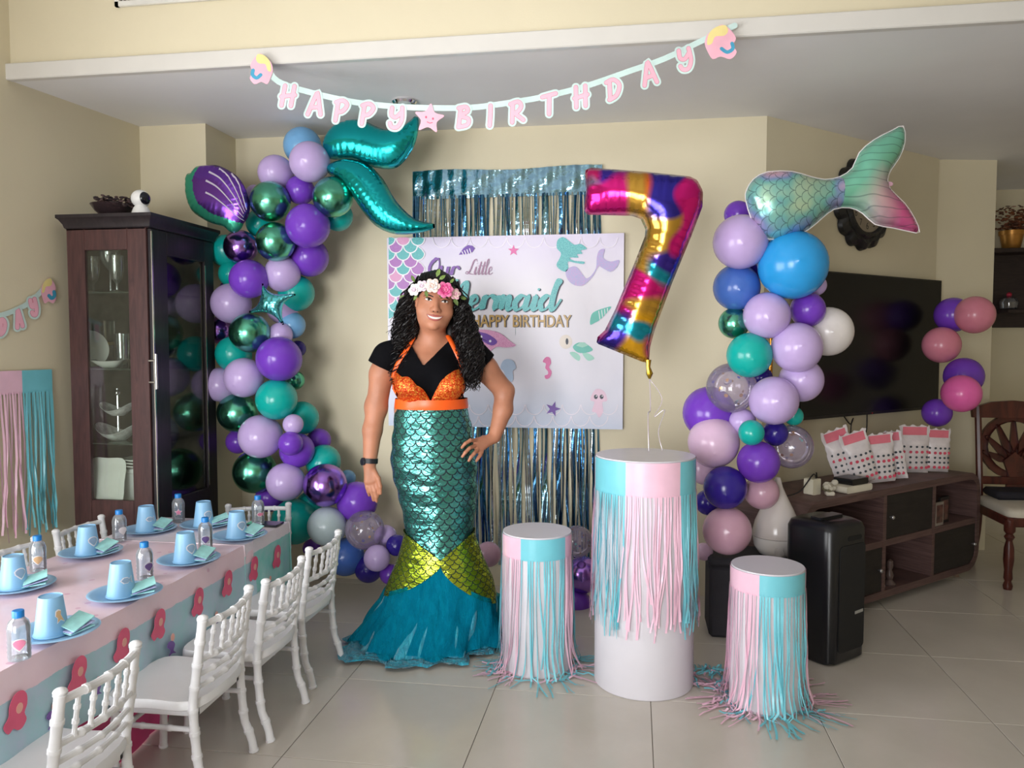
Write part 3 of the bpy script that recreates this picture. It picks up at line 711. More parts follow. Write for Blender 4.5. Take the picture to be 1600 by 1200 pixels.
xf = Matrix.Translation((cabx(164, CY0 + .05), CY0 + .055, ZD + .125)) @ Matrix.Rotation(math.radians(80), 4, 'X')
rings = [[xf @ Vector((p[0] * k * .86, p[1] * k, z)) for p in sq] for k, z in ((.6, 0), (.66, .001), (1, .012), (1, .015), (.97, .0155), (.68, .006), (.60, .0045), (.02, .0045))]
mb.loft(rings, caps=True); solo('square_platter', mb, porc, 'white square platter with a scalloped frame leaning behind the side pane', 'platter')
bx = thing('dish_box', 'white box the side plates are stacked on', 'box', (-2.27, 3.33, ZD)); part('box_body', MB().box((-2.36, 3.27, ZD), (-2.17, 3.42, ZD + .178), b=.004), cupw_m, bx)
part('box_lid', MB().box((-2.363, 3.267, ZD + .155), (-2.167, 3.423, ZD + .1795), b=.004), cupw_m, bx)
cu = thing('white_pitcher', 'white china pitcher with a looped handle low behind the door', 'pitcher', (-2.21, 3.46, ZD))
part('pitcher_body', MB().lathe([(.03, 0), (.05, .02), (.055, .06), (.035, .12), (.04, .15), (.037, .15), (.03, .12), (0, .02)], (-2.22, 3.42, ZD + .0), 24), porc, cu)
part('handle', MB().tube(catmull([(-2.215, 3.455, ZD + .14), (-2.205, 3.50, ZD + .155), (-2.20, 3.53, ZD + .12), (-2.205, 3.505, ZD + .06), (-2.215, 3.47, ZD + .03)], 6), .006, 8), porc, cu)
for k, (yy, xx) in enumerate(((3.52, -2.19), (3.59, -2.20))):
    solo('china_cup', MB().lathe([(.018, 0), (.03, .01), (.038, .045), (.035, .045), (.027, .012), (0, .008)], (xx, yy, ZD), 20), porc, ['white china cup beside the pitcher low in the cabinet', 'white china cup in the far low corner of the cabinet'][k], 'cup', 'china cups in the cabinet', 60)
# on top
ZT2 = CH + .008
bw = thing('potpourri_bowl', 'glass bowl of dark dried flowers on top of the cabinet', 'bowl', (-2.36, 3.30, ZT2))
part('bowl', MB().lathe([(.04, 0), (.045, .004), (.075, .03), (.095, .06), (.092, .062), (.07, .03), (.038, .008), (0, .008)], (-2.375, 3.30, ZT2), 28), M_clear('bowl_glass', (190, 170, 176), gloss=.3, body=.15, bodycol=(120, 100, 104)), bw)
mb = MB(); r_ = np.random.default_rng(4)
for k in range(130):
    a = r_.uniform(0, 2 * PI); q = math.sqrt(r_.uniform()) * .095; z = .03 + .045 * r_.uniform() + .02 * (q / .09)
    c = (-2.36 + q * math.cos(a), 3.30 + q * math.sin(a), ZT2 + z)
    xf = Matrix.Rotation(r_.uniform(0, 6), 4, 'Z') @ Matrix.Rotation(r_.uniform(-1, 1), 4, 'X')
    mb.sphere(c, (.014, .008, .004), 6, 4, int(r_.integers(0, 2)), xf)
part('dried_flowers', mb, [M('dried_brown', (92, 72, 70), rough=.9, var=.2), M('dried_dark', (52, 40, 44), rough=.9, var=.2)], bw, stuff=True)
cm = thing('security_camera', 'white round robot-like camera with a black face on the cabinet', 'camera', (-2.225, 3.29, ZT2))
wp = M('camera_white', (240, 240, 238), rough=.35, var=.01)
part('base', MB().lathe([(.030, 0), (.040, .004), (.041, .018), (.033, .040), (.024, .052), (0, .055)], (-2.225, 3.29, ZT2), 28), wp, cm)
hd = part('head', MB().sphere((-2.227, 3.29, ZT2 + .083), (.041, .041, .040), 28, 18), wp, cm)
xf = Matrix.Rotation(math.radians(22), 4, 'Z') @ Matrix.Rotation(math.radians(90), 4, 'Y')
part('face', MB().lathe([(0, .0445), (.016, .0425), (.026, .035), (.0285, .028), (.027, .026), (0, .026)], (0, 0, 0), 24, xf=Matrix.Translation((-2.227, 3.288, ZT2 + .083)) @ Matrix.Rotation(math.radians(-14), 4, 'Z') @ Matrix.Rotation(math.radians(90), 4, 'Y')), M('camera_black', (20, 22, 32), rough=.12), cm, label='black glossy face')

# ------------------------------------------------------------------ left wall: banner end and fringe hanging
def lw(px, py, off=.006):
    """a point on the left wall under a pixel"""
    n = np.array([-_d[1], _d[0]]); n = n if n[0] > 0 else -n
    d = ray(px, py); A_ = LWB + n * off
    t = ((A_ - CAMP[:2]) @ n) / (d[:2] @ n); return CAMP + d * t
_ld = -_d   # along the wall away from the camera
_ln = np.array([-_d[1], _d[0]]); _ln = _ln if _ln[0] > 0 else -_ln
pink_f = M('pink_fringe', (240, 196, 216), rough=.28, var=.03); blue_f = M('aqua_fringe', (122, 204, 218), rough=.28, var=.03)
a0 = lw(80, 577); a1 = lw(33, 577); a2 = lw(-40, 577); zt = a0[2]
wf = thing('fringe_hanging', 'pink and aqua plastic fringe hanging on the left wall', 'wall decoration', (a1[0], a1[1], zt - .72))
def wallband(pA, pB, z0, z1, m, nm, off=.004):
    mb = MB(); fr = lambda u, v, w: (pA[0] + (pB[0] - pA[0]) * u + _ln[0] * w, pA[1] + (pB[1] - pA[1]) * u + _ln[1] * w, v)
    mb.prism([(0, z0), (1, z0), (1, z1), (0, z1)], fr, off - .002, off); part(nm, mb, m, wf)
wallband(a1, a0, zt - .10, zt, blue_f, 'aqua_band'); wallband(a2, a1, zt - .10, zt, pink_f, 'pink_band')
r_ = np.random.default_rng(11)
for (pA, pB, m, nm, cnt) in ((a1, a0, blue_f, 'aqua_strip', 15), (a2, a1, pink_f, 'pink_strip', 15)):
    for k in range(cnt):
        u = (k + .5) / cnt + r_.uniform(-.02, .02); L = r_.uniform(.56, .64); w = .009
        mb = MB(); rows = []
        tw = r_.uniform(-1, 1); ph = r_.uniform(0, 6)
        for q in np.linspace(0, 1, 12):
            c = (pA + (pB - pA) * u); off = .006 + .016 * q * r_.uniform(.3, 1) ; s_ = .018 * math.sin(ph + q * 4) * q
            yy = c[:2] + _ld * s_ + _ln * off; ang = tw * q * 2.0
            e = (_ld * math.cos(ang) + _ln * math.sin(ang)) * w / 2
            rows.append([(yy[0] - e[0], yy[1] - e[1], zt - .095 - L * q), (yy[0] + e[0], yy[1] + e[1], zt - .095 - L * q)])
        mb.loft(rows, close=False); part(nm, mb, m, wf, smooth=60)
# ================================================================== television wall
def tvp(s, off, z): return np.array([TVA[0] + TVD[0] * s + TVN[0] * off, TVA[1] + TVD[1] * s + TVN[1] * off, z])
def ontv(px, py, off):
    d = ray(px, py); A_ = TVA + TVN * off; t = ((A_ - CAMP[:2]) @ TVN) / (d[:2] @ TVN); p = CAMP + d * t
    return (p[:2] - TVA) @ TVD, p[2]
def frame_tv(u, v, w): return tuple(tvp(u, w, v))
TVO = .07
s1, zt1 = ontv(1473, 440, TVO); s1b, zb1 = ontv(1464, 640, TVO); s0, zb0 = ontv(1248, 655, TVO)
zt_, zb_ = zt1 + .005, (zb1 + zb0) / 2; s1 = (s1 + s1b) / 2; s0 = min(s0, s1 - 1.25)
c = tvp((s0 + s1) / 2, TVO, zb_)
tv = thing('television', 'large black flat screen television on the right wall', 'television', tuple(c))
blk = M('black_plastic', (16, 16, 18), rough=.35, var=.02)
def rbox_tv(a, b, z0, z1, o0, o1): 
    mb = MB(); mb.prism([(a, z0), (b, z0), (b, z1), (a, z1)], frame_tv, o0, o1); return mb
part('housing', rbox_tv(s0, s1, zb_, zt_, TVO - .03, TVO), blk, tv)
part('screen', rbox_tv(s0 + .008, s1 - .008, zb_ + .016, zt_ - .008, TVO, TVO + .0015), M('tv_screen', (10, 11, 15), rough=.22, var=.0, spec=.28), tv)
part('bezel', rbox_tv(s0, s1, zb_, zb_ + .014, TVO, TVO + .003), blk, tv)
part('wall_mount', rbox_tv((s0 + s1) / 2 - .2, (s0 + s1) / 2 + .2, zb_ + .2, zb_ + .5, .0, TVO - .03), blk, tv)
part('standby_light', rbox_tv(ontv(1362, 648, TVO)[0] - .004, ontv(1362, 648, TVO)[0] + .004, zb_ + .004, zb_ + .008, TVO + .003, TVO + .004), M('standby_red', (200, 40, 30), rough=.4), tv)
# hanging cables under the television
def cable(name, pts, r, m, label):
    mb = MB().tube(catmull(pts, 8), r, 6); return solo(name, mb, m, label, 'cable', 'cables by the television', smooth=60)
sA, _ = ontv(1330, 660, .05); sB, _ = ontv(1362, 660, .05)
# ------------------------------------------------------------------ media console
SO0, SO1 = .03, .42
sl, _ = ontv(1256, 800, SO1); sr, _ = ontv(1533, 740, SO1)
_, ztop = ontv(1420, 757, SO1); _, zbot = ontv(1420, 922, SO1)
ztop = .548 if abs(ztop - .55) > .2 else ztop
cs = tvp((sl + sr) / 2, (SO0 + SO1) / 2, 0)
con = thing('media_console', 'brown wood-grain television console with rounded ends and open cubbies', 'console', tuple(cs))
cw = M_wood('walnut_grain', (112, 86, 82), (74, 55, 54), (1.2, 1.2, 22), .5)
def rrect(a, b, z0, z1, r, n=7):
    out = []
    for cx, cz, a0 in ((b - r, z1 - r, 0), (a + r, z1 - r, PI / 2), (a + r, z0 + r, PI), (b - r, z0 + r, 1.5 * PI)):
        out += [(cx + r * math.cos(a0 + PI / 2 * k / n), cz + r * math.sin(a0 + PI / 2 * k / n)) for k in range(n + 1)]
    return out
th = .036; RO = .115
o_ = rrect(sl, sr, zbot, ztop, RO); i_ = rrect(sl + th, sr - th, zbot + th, ztop - th, RO - th)
mb = MB(); n = len(o_)
rings = [[frame_tv(p[0], p[1], SO1) for p in o_], [frame_tv(p[0], p[1], SO0) for p in o_], [frame_tv(p[0], p[1], SO0) for p in i_], [frame_tv(p[0], p[1], SO1) for p in i_]]
mb.loft(rings + [rings[0]])
part('shell', mb, cw, con, smooth=35)
part('back_board', (lambda m: m.prism(i_, frame_tv, SO0 + .002, SO0 + .008))(MB()), M('console_dark', (40, 30, 30), rough=.7), con)
zm = (ztop + zbot) / 2
sd1, _ = ontv(1384, 800, SO1); sd2, _ = ontv(1461, 780, SO1)
part('shelf', rbox_tv(sl + th, sr - th, zm - .016, zm + .016, SO0 + .01, SO1 - .004), cw, con)
for sd in (sd1, sd2):
    part('divider', rbox_tv(sd - .014, sd + .014, zbot + th, ztop - th, SO0 + .01, SO1 - .003), cw, con)
dk = M_wood('black_oak', (40, 34, 34), (24, 20, 20), (2, 2, 20), .5)
for (a, b, z0, z1, kn) in ((sd1 + .016, sd2 - .016, zm + .018, ztop - th - .003, -1), (sd2 + .016, sr - th - .004, zbot + th + .003, zm - .018, 1), (sl + th + .09, sd1 - .016, zbot + th + .003, zm - .018, 1)):
    if kn > 0 and b > sr - .1:
        rr = .07; pl = [(a, z1), (a, z0), (b - rr, z0)] + [(b - rr + rr * math.sin(t), z0 + rr - rr * math.cos(t)) for t in np.linspace(.2, PI / 2, 6)] + [(b, z1)]
        mb = MB().prism(pl, frame_tv, SO1 - .022, SO1 - .005)
    else: mb = rbox_tv(a, b, z0, z1, SO1 - .022, SO1 - .005)
    d_ = part('door', mb, dk, con)
    ks = a + .03 if kn < 0 else b - .03
    part('knob', MB().sphere(tuple(tvp(ks, SO1 + .010, (z0 + z1) / 2)), (.011, .011, .011), 12, 8).tube([tvp(ks, SO1 - .006, (z0 + z1) / 2), tvp(ks, SO1 + .008, (z0 + z1) / 2)], .004, 8), M('knob_crystal', (170, 168, 170), rough=.12, metal=.8), d_)
for s_, o2 in ((sl + .15, SO1 - .06), (sr - .16, SO1 - .06), (sl + .15, SO0 + .06), (sr - .16, SO0 + .06)):
    sgn = -1 if s_ < (sl + sr) / 2 else 1
    part('leg', MB().tube([tvp(s_, o2, zbot + .005), tvp(s_ + sgn * .035, o2 + .01, 0)], [.019, .012], 10), M_wood('pale_leg_wood', (150, 126, 104), (118, 96, 80)), con)
# in the cubbies
pf = M('frame_silver', (176, 168, 160), rough=.3, metal=.6)
for k, (ss, w, h, lab) in enumerate(((sd2 + .075, .04, .125, 'narrow silver photo frame in the upper right cubby'), (sd2 + .165, .045, .14, 'wider dark photo frame in the upper right cubby'))):
    b_ = tvp(ss, .395 - .02 * k, zm + .016); f_ = thing('photo_frame', lab, 'photo frame', tuple(b_))
    o0 = .395 - .02 * k
    part('frame', (lambda m: m.prism([(ss - w, zm + .017), (ss + w, zm + .017), (ss + w, zm + .017 + h), (ss - w, zm + .017 + h)], frame_tv, o0, o0 + .012))(MB()), pf if k == 0 else dk, f_)
    part('picture', (lambda m: m.prism([(ss - w * .75, zm + .017 + h * .12), (ss + w * .75, zm + .017 + h * .12), (ss + w * .75, zm + .017 + h * .88), (ss - w * .75, zm + .017 + h * .88)], frame_tv, o0 + .012, o0 + .0135))(MB()), M('picture_brown', (96, 64, 58), rough=.3, var=.4, scale=30), f_)
b_ = tvp(sd1 + .11, .385, zbot + th)
solo('figurine', MB().lathe([(.025, 0), (.03, .01), (.012, .03), (.02, .055), (.01, .08), (.016, .10), (.014, .125), (0, .135)], tuple(b_), 16), M('figurine_dark', (86, 70, 66), rough=.3), 'small dark figurine in the lower middle cubby', 'figurine')
b_ = tvp(sd1 + .035, .395, zbot + th)
solo('bead_string', MB().sphere(tuple(b_ + np.array([0, 0, .012])), .011, 8, 6).sphere(tuple(b_ + np.array([0, 0, .033])), .010, 8, 6).sphere(tuple(b_ + np.array([0, 0, .053])), .010, 8, 6).sphere(tuple(b_ + np.array([0, 0, .073])), .009, 8, 6), pf, 'column of silver beads at the edge of the lower middle cubby', 'ornament')
# ------------------------------------------------------------------ on the console
ZC2 = ztop + .001
bagw = M('bag_white', (226, 218, 220), rough=.35, var=.05, scale=20); bagp = M('bag_pink', (226, 120, 138), rough=.4, var=.06)
dotp = M('bag_print_pink', (214, 78, 104), rough=.4); dotg = M('bag_print_dark', (64, 74, 84), rough=.4)
def treat_bag(px, off, w, h, lean, lab, seed, yaw=0.55):
    w *= 1.12; h *= 1.10
    s_, _ = ontv(px, 740, off); base = tvp(s_, off, ZC2)
    t = thing('treat_bag', lab, 'treat bag', tuple(base), 0, 'party treat bags on the console')
    r = np.random.default_rng(seed)
    def fr(u, v, w_):      # u across, v up, w out of the face; leaning sideways by lean
        a = lean; uu = u * math.cos(a) + v * math.sin(a); vv = -u * math.sin(a) + v * math.cos(a)
        c_, s2 = math.cos(yaw), math.sin(yaw)
        return tuple(tvp(s_ + uu * c_ - w_ * s2, off + w_ * c_ + uu * s2 + .02, ZC2 + vv + abs(w / 2 * math.sin(a))))
    def thick(u, v): 
        q = max(0, 1 - (2 * u / w) ** 2); k = v / h
        return .030 * q ** .6 * (min(1, k * 9) if k < .12 else 1) * (1 if k < .65 else max(.04, 1 - (k - .65) / .18)) + .001
    N, K = 12, 16; mb = MB(); rows = []
    wob = r.uniform(-.004, .004, (K + 1, 2))
    for sg in (1, -1):
        rows = []
        for j in range(K + 1):
            v = h * j / K
            rows.append([fr(-w / 2 + w * i / N + wob[j, 0] + (.004 * math.sin(i * 2 + seed) if j == K else 0), v + (.006 * math.sin(i * 1.7 + seed) if j == K else 0), sg * thick(-w / 2 + w * i / N, v)) for i in range(N + 1)])
        mb.loft(rows, close=False)
    mb.m = [0] * len(mb.m)
    part('pouch', mb, bagw, t, 70)
    mb = MB(); rows = []
    for j in range(5):
        v = h * (.80 + .17 * j / 4); rows.append([fr(-w * .40 + w * .80 * i / 8, v, thick(-w * .4 + w * .8 * i / 8, v) + .003) for i in range(9)])
    mb.loft(rows, close=False); part('pink_header', mb, bagp, t, 60)
    mb = MB()
    for row, mi in ((.56, 1), (.45, 0), (.34, 1), (.23, 1), (.12, 0)):
        for k in range(5):
            u = -w * .38 + w * .76 * k / 4; v = h * row; sz = .0085 if mi == 0 else .0065
            d = thick(u, v) + .0015
            mb.prism([(u + sz * 1.1 * math.cos(a), v + sz * math.sin(a)) for a in np.linspace(0, 2 * PI, 7)[:-1]], fr, d, d + .001, mi)
    part('printed_dots', mb, [dotp, dotg], t)
treat_bag(1322, .24, .125, .245, -.34, 'leftmost pink topped treat bag, leaning and half hidden', 1)
treat_bag(1347, .30, .125, .235, -.30, 'second pink topped treat bag from the left, leaning', 2)
treat_bag(1373, .31, .125, .225, -.10, 'third treat bag from the left, front and centre', 3)
treat_bag(1397, .30, .085, .225, -.16, 'narrow treat bag turned sideways, fourth from the left', 4, 1.3)
treat_bag(1420, .22, .150, .235, .02, 'wide treat bag standing at the back, fifth from the left', 5)
treat_bag(1456, .28, .125, .215, .04, 'rightmost treat bag standing apart beneath the purple balloon', 6)
def on_console(px, off): return tvp(ontv(px, 745, off)[0], off, ZC2)
b_ = on_console(1325, .34)
rt = thing('router', 'white internet router with a black box on top on the console', 'router', tuple(b_))
s_ = ontv(1325, 745, .34)[0]
part('body', (lambda m: m.prism(rrect(s_ - .10, s_ + .11, ZC2, ZC2 + .032, .012, 3), frame_tv, .27, .40))(MB()), M('router_cream', (222, 216, 198), rough=.5), rt)
part('top_box', (lambda m: m.prism(rrect(s_ - .04, s_ + .09, ZC2 + .032, ZC2 + .062, .008, 3), frame_tv, .29, .39))(MB()), blk, rt)
b_ = on_console(1297, .37); fl = MB(); r_ = np.random.default_rng(8)
for k in range(16):
    a = r_.uniform(0, 6.28); q = r_.uniform(.0, .03)
    fl.sphere((b_[0] + q * math.cos(a), b_[1] + q * math.sin(a), b_[2] + .018 + r_.uniform(0, .045)), (.018, .012, .014), 7, 5, int(k % 3 == 0), Matrix.Rotation(r_.uniform(0, 3), 4, 'Z') @ Matrix.Rotation(r_.uniform(-1, 1), 4, 'X'))
fl.box((b_[0] - .02, b_[1] - .02, b_[2]), (b_[0] + .02, b_[1] + .02, b_[2] + .02), b=.005)
solo('fabric_flower', fl, [M('cream_fabric', (206, 200, 184), rough=.8, var=.1), M('olive_fabric', (110, 104, 80), rough=.8)], 'crumpled cream fabric flower at the front of the console', 'flower')
b_ = on_console(1268, .30)
s_ = ontv(1268, 745, .30)[0]
solo('adapter_box', (lambda m: m.prism(rrect(s_ - .03, s_ + .03, ZC2, ZC2 + .075, .006, 3), frame_tv, .28, .33))(MB()), M('adapter_cream', (214, 208, 186), rough=.5), 'cream power adapter standing on the console among cables', 'adapter')
cable_m = M('cable_black', (24, 22, 24), rough=.5)
k0 = ontv(1252, 745, .3)[0]
cable('power_cable', [tvp(k0 + .1, .31, ZC2 + .10), tvp(k0 + .12, .30, ZC2 + .05), tvp(k0 + .05, .33, ZC2 + .10), tvp(k0 - .03, .32, ZC2 + .03), tvp(k0 - .10, .30, ZC2 + .01)], .0035, cable_m, 'black cable looping over the cream adapter')
cable('tv_cable', [tvp(sB, .02, zb_ + .02), tvp(sB, .02, zb_ - .09), tvp(sB - .05, .03, zb_ - .16), tvp(sB - .1, .05, ZC2 + .01)], .0035, cable_m, 'thin black cable hanging under the right of the television')
cable('tv_cable', [tvp(sA - .05, .02, zb_ + .02), tvp(sA + .02, .03, zb_ - .05), tvp(sA + .05, .03, zb_ - .02), tvp(sA + .03, .03, zb_ - .07), tvp(sA + .02, .04, ZC2 + .01)], .0035, cable_m, 'tangled black cable hanging under the middle of the television')
# ------------------------------------------------------------------ wall clock
sc_, zc_ = ontv(1352, 318, .03)
ck = thing('wall_clock', 'round black ornate wall clock behind the mermaid tail balloon', 'clock', tuple(tvp(sc_, 0, zc_ - .25)))
def ornate(r, amp, n, k=96): return [(sc_ + (r + amp * abs(math.sin(n * a / 2)) ** .7) * math.cos(a), zc_ + (r + amp * abs(math.sin(n * a / 2)) ** .7) * math.sin(a)) for a in np.linspace(0, 2 * PI, k + 1)[:-1]]
mb = MB(); prof = [(.158, 0, .05), (.168, 0, .062), (.180, .0, .06), (.190, .004, .045), (.20, .018, .05), (.222, .028, .03), (.228, .028, .004)]
mb.loft([[frame_tv(u, v, w) for u, v in ornate(r, a, 14)] for r, a, w in prof])
part('frame', mb, M('clock_black', (22, 22, 24), rough=.4, bump=.3, bscale=50), ck, 40)
part('dial', (lambda m: m.prism(ornate(.162, 0, 1, 48), frame_tv, .03, .045))(MB()), M('clock_dial', (150, 138, 120), rough=.5), ck)
def text_mesh(body, size, fr, depth=.001, xs=1.0, bold=0.0, align='CENTER'):
    cu = bpy.data.curves.new('txt', 'FONT'); cu.body = body; cu.size = size; cu.align_x = align; cu.offset = bold
    o = bpy.data.objects.new('txt', cu); COL.objects.link(o)
    dg = bpy.context.evaluated_depsgraph_get(); me = o.evaluated_get(dg).to_mesh()
    vs = [tuple(v.co) for v in me.vertices]; fs = [tuple(p.vertices) for p in me.polygons]
    o.evaluated_get(dg).to_mesh_clear(); bpy.data.objects.remove(o); bpy.data.curves.remove(cu)
    mb = MB(); mb.add([fr(v[0] * xs, v[1], depth) for v in vs], fs); return mb
num_m = M('clock_numerals', (34, 30, 28), rough=.5)
for h_ in range(1, 13):
    a = PI / 2 - h_ * PI / 6; cx, cz = sc_ + .125 * math.cos(a), zc_ + .125 * math.sin(a) - .016
    part('numeral', text_mesh(str(h_), .052, lambda u, v, w, cx=cx, cz=cz: frame_tv(cx + u, cz + v, .046)), num_m, ck, 0)
for a, L, w in ((1.0, .06, .007), (2.3, .09, .005)):
    part('hand', (lambda m: ribbon2d(m, [(sc_, zc_), (sc_ + L * math.cos(a), zc_ + L * math.sin(a))], w, frame_tv, .047, .049))(MB()), num_m, ck)
# ------------------------------------------------------------------ party speaker
sp = thing('party_speaker', 'tall black portable loudspeaker standing on the tiles', 'speaker', (.80, 3.30, 0))
fx = np.array([.187, .171]); fx = fx / np.linalg.norm(fx); fn = np.array([fx[1], -fx[0]])
P0 = np.array([.782, 3.205])
def sfr(u, v, w): q = P0 + fx * u - fn * w; return (q[0], q[1], v)     # u across the front, w back into the body
def rr_plan(a, b, c, d, r, n=5):
    out = []
    for cx, cy, a0 in ((b - r, d - r, 0), (a + r, d - r, PI / 2), (a + r, c + r, PI), (b - r, c + r, 1.5 * PI)):
        out += [(cx + r * math.cos(a0 + PI / 2 * k / n), cy + r * math.sin(a0 + PI / 2 * k / n)) for k in range(n + 1)]
    return out
HS = .575; SWd = .245
mb = MB(); sec = [(0, .012), (.012, 0), (HS - .035, 0), (HS - .012, .008), (HS, .03)]
mb.loft([[sfr(p[0], z, p[1]) for p in rr_plan(i, SWd - i, i, .235 - i, .045)] for z, i in sec], caps=True)
spm = M('speaker_black', (18, 19, 24), rough=.30, var=.05); part('cabinet', mb, spm, sp, 50)
mb = MB(); mb.prism(rrect(.045, SWd - .03, .05, HS - .09, .02, 4), lambda u, v, w: sfr(u, v, -w), -.004, .004)
part('grille', mb, M('speaker_grille', (14, 14, 16), rough=.7, bump=.5, bscale=600), sp)
part('handle_slot', MB().prism(rrect(.10, .19, HS - .075, HS - .055, .008, 3), lambda u, v, w: sfr(u, v, -w), -.004, .0025), M('slot_black', (6, 6, 7), rough=.8), sp)
part('brand_plate', MB().prism([(.15, .195), (.205, .197), (.205, .209), (.15, .207)], lambda u, v, w: sfr(u, v, -w), .004, .0055), M('plate_silver', (176, 176, 172), rough=.35, metal=.3), sp, label='small silver name plate')
part('top_handle', MB().prism(rrect(.05, .195, .0, .0, .0, 1) if False else [(.05, .09), (.195, .09), (.195, .14), (.05, .14)], lambda u, v, w: sfr(u, HS - .002 + w, v), 0, .012), spm, sp)
# ------------------------------------------------------------------ humidifier on a dark box
hx, hy_, hz_ = ony(1213, 865, 3.56)[0], 3.56, .36
sb = thing('storage_box', 'low dark box under the white humidifier', 'box', (.515, 3.59, 0)); cf_ = M('charcoal_fabric', (44, 42, 48), rough=.85, bump=.2, bscale=300)
part('box_body', MB().box((.335, 3.47, 0), (.695, 3.70, .318), b=.015), cf_, sb); part('box_lid', MB().box((.330, 3.465, .320), (.70, 3.705, .359), b=.012), cf_, sb)
hm = thing('humidifier', 'white drop shaped humidifier with a slender spout', 'humidifier', (hx, hy_, hz_))
hw = M('humidifier_white', (232, 228, 224), rough=.25, var=.01)
part('base', MB().lathe([(.05, 0), (.075, .008), (.096, .04), (.104, .085)], (hx, hy_, hz_), 36), hw, hm)
part('tank', MB().lathe([(.104, .087), (.104, .105), (.094, .15), (.07, .205), (.042, .26), (.022, .305), (.014, .335), (.011, .345), (0, .346)], (hx, hy_, hz_), 36), M('humidifier_tank', (214, 206, 202), rough=.16, var=.01), hm)
xf = Matrix.Translation((hx, hy_, hz_ + .045)) @ Matrix.Rotation(math.atan2(-hy_, -hx) + .12, 4, 'Z') @ Matrix.Rotation(math.radians(96), 4, 'Y')
part('dial', MB().lathe([(.019, .092), (.020, .1035), (.0165, .1055), (0, .1055)], (0, 0, 0), 24, xf=xf), M('dial_grey', (196, 192, 190), rough=.3), hm)
# ------------------------------------------------------------------ carved dining chair
dx, dy = 1.955, 4.41
dc = thing('dining_chair', 'carved dark red wooden dining chair with a white seat', 'chair', (dx + .22, dy + .22, 0))
mah = M_wood('mahogany', (96, 46, 36), (58, 26, 22), (6, 6, 1.5), .3)
legp = [(.02, 0), (.024, .02), (.016, .045), (.022, .06), (.019, .10), (.026, .16), (.024, .22), (.015, .26), (.026, .28), (.016, .295), (.027, .31), (.027, .37)]
for lx in (dx, dx + .42): part('leg', MB().lathe(legp, (lx, dy, 0), 16), mah, dc)
for lx in (dx + .02, dx + .40): part('back_post', MB().tube(catmull([(lx, dy + .50, 0), (lx, dy + .43, .22), (lx, dy + .42, .42), (lx, dy + .45, .70), (lx, dy + .48, .93)], 4), .019, 8), mah, dc)
part('seat_rail', MB().box((dx - .022, dy - .022, .335), (dx + .442, dy + .44, .385), b=.006), mah, dc)
mb = MB(); mb.loft([[(dx + .21 + k * p[0], dy + .2 + k * p[1], z) for p in rr_plan(-.225, .225, -.22, .22, .05)] for k, z in ((1, .385), (1.02, .40), (.99, .418), (.85, .428), (.3, .432))], caps=True)
part('seat_pad', mb, M('cream_upholstery', (206, 198, 182), rough=.7), dc, 60)
part('dark_cushion', MB().box((dx + .03, dy + .22, .430), (dx + .40, dy + .42, .475), b=.015), M('navy_cushion', (28, 26, 36), rough=.8), dc)
def bfr(u, v, w): return (dx + .21 + u, dy + .455 + w + (v - .7) * .12, v)
part('crest_rail', MB().prism([(-.22, .865), (.22, .865), (.225, .92), (.12, .955), (0, .965), (-.12, .955), (-.225, .92)], bfr, -.016, .016), mah, dc)
mb = MB(); ov = [(.165 * math.cos(a), .70 + .165 * math.sin(a)) for a in np.linspace(0, 2 * PI, 25)]
ribbon2d(mb, ov, .042, bfr, -.014, .014); part('carved_ring', mb, mah, dc)
for k in range(7):
    a = PI / 2 + (k - 3) * .55; mb = MB()
    ribbon2d(mb, [(0, .62), (.08 * math.cos(a), .64 + .08 * math.sin(a)), (.16 * math.cos(a), .68 + .16 * math.sin(a))], [.03, .045, .02], bfr, -.010, .010); part('carved_petal', mb, mah, dc)
part('splat', MB().prism([(-.05, .46), (.05, .46), (.035, .54), (.06, .62), (0, .67), (-.06, .62), (-.035, .54)], bfr, -.011, .011), mah, dc)
part('lower_rail', MB().box((dx + .0, dy + .415, .485), (dx + .42, dy + .44, .53), b=.005), mah, dc)
# ------------------------------------------------------------------ wall shelf in the far room
FY = 6.24
q0 = ony(1551, 393, FY); q1 = ony(1549, 512, FY)
ws = thing('wall_shelf', 'dark brown wall shelf unit in the far room', 'shelf', (q0[0] + .3, FY, q1[2]))
dsh = M_wood('shelf_wood', (58, 44, 42), (38, 28, 28), (3, 3, 20), .5)
X0 = 2.50
part('back_panel', MB().box((X0, FY - .02, q1[2]), (X0 + .75, FY, q0[2])), dsh, ws)
part('shelf', MB().box((X0, FY - .22, q0[2] - .03), (X0 + .75, FY - .02, q0[2]), b=.003), dsh, ws)
zz = ony(1578, 484, FY - .1)[2]; part('shelf', MB().box((2.62, FY - .2, zz - .025), (2.80, FY - .02, zz), b=.003), dsh, ws)
zz2 = ony(1595, 441, FY - .1)[2]; part('shelf', MB().box((2.80, FY - .2, zz2 - .025), (3.2, FY - .02, zz2), b=.003), dsh, ws)
g = ony(1580, 392, FY - .12); gp = thing('gold_flowerpot', 'gold pot of dried copper leaves on the far shelf', 'potted plant', (g[0], FY - .12, q0[2]))
part('pot', MB().lathe([(.052, 0), (.056, .005), (.075, .10), (.082, .10), (.084, .13), (.076, .13), (.07, .1), (0, .1)], (g[0], FY - .12, q0[2]), 28), M('gold_paint', (186, 132, 62), rough=.35, metal=.6), gp)
mb = MB(); r_ = np.random.default_rng(31)
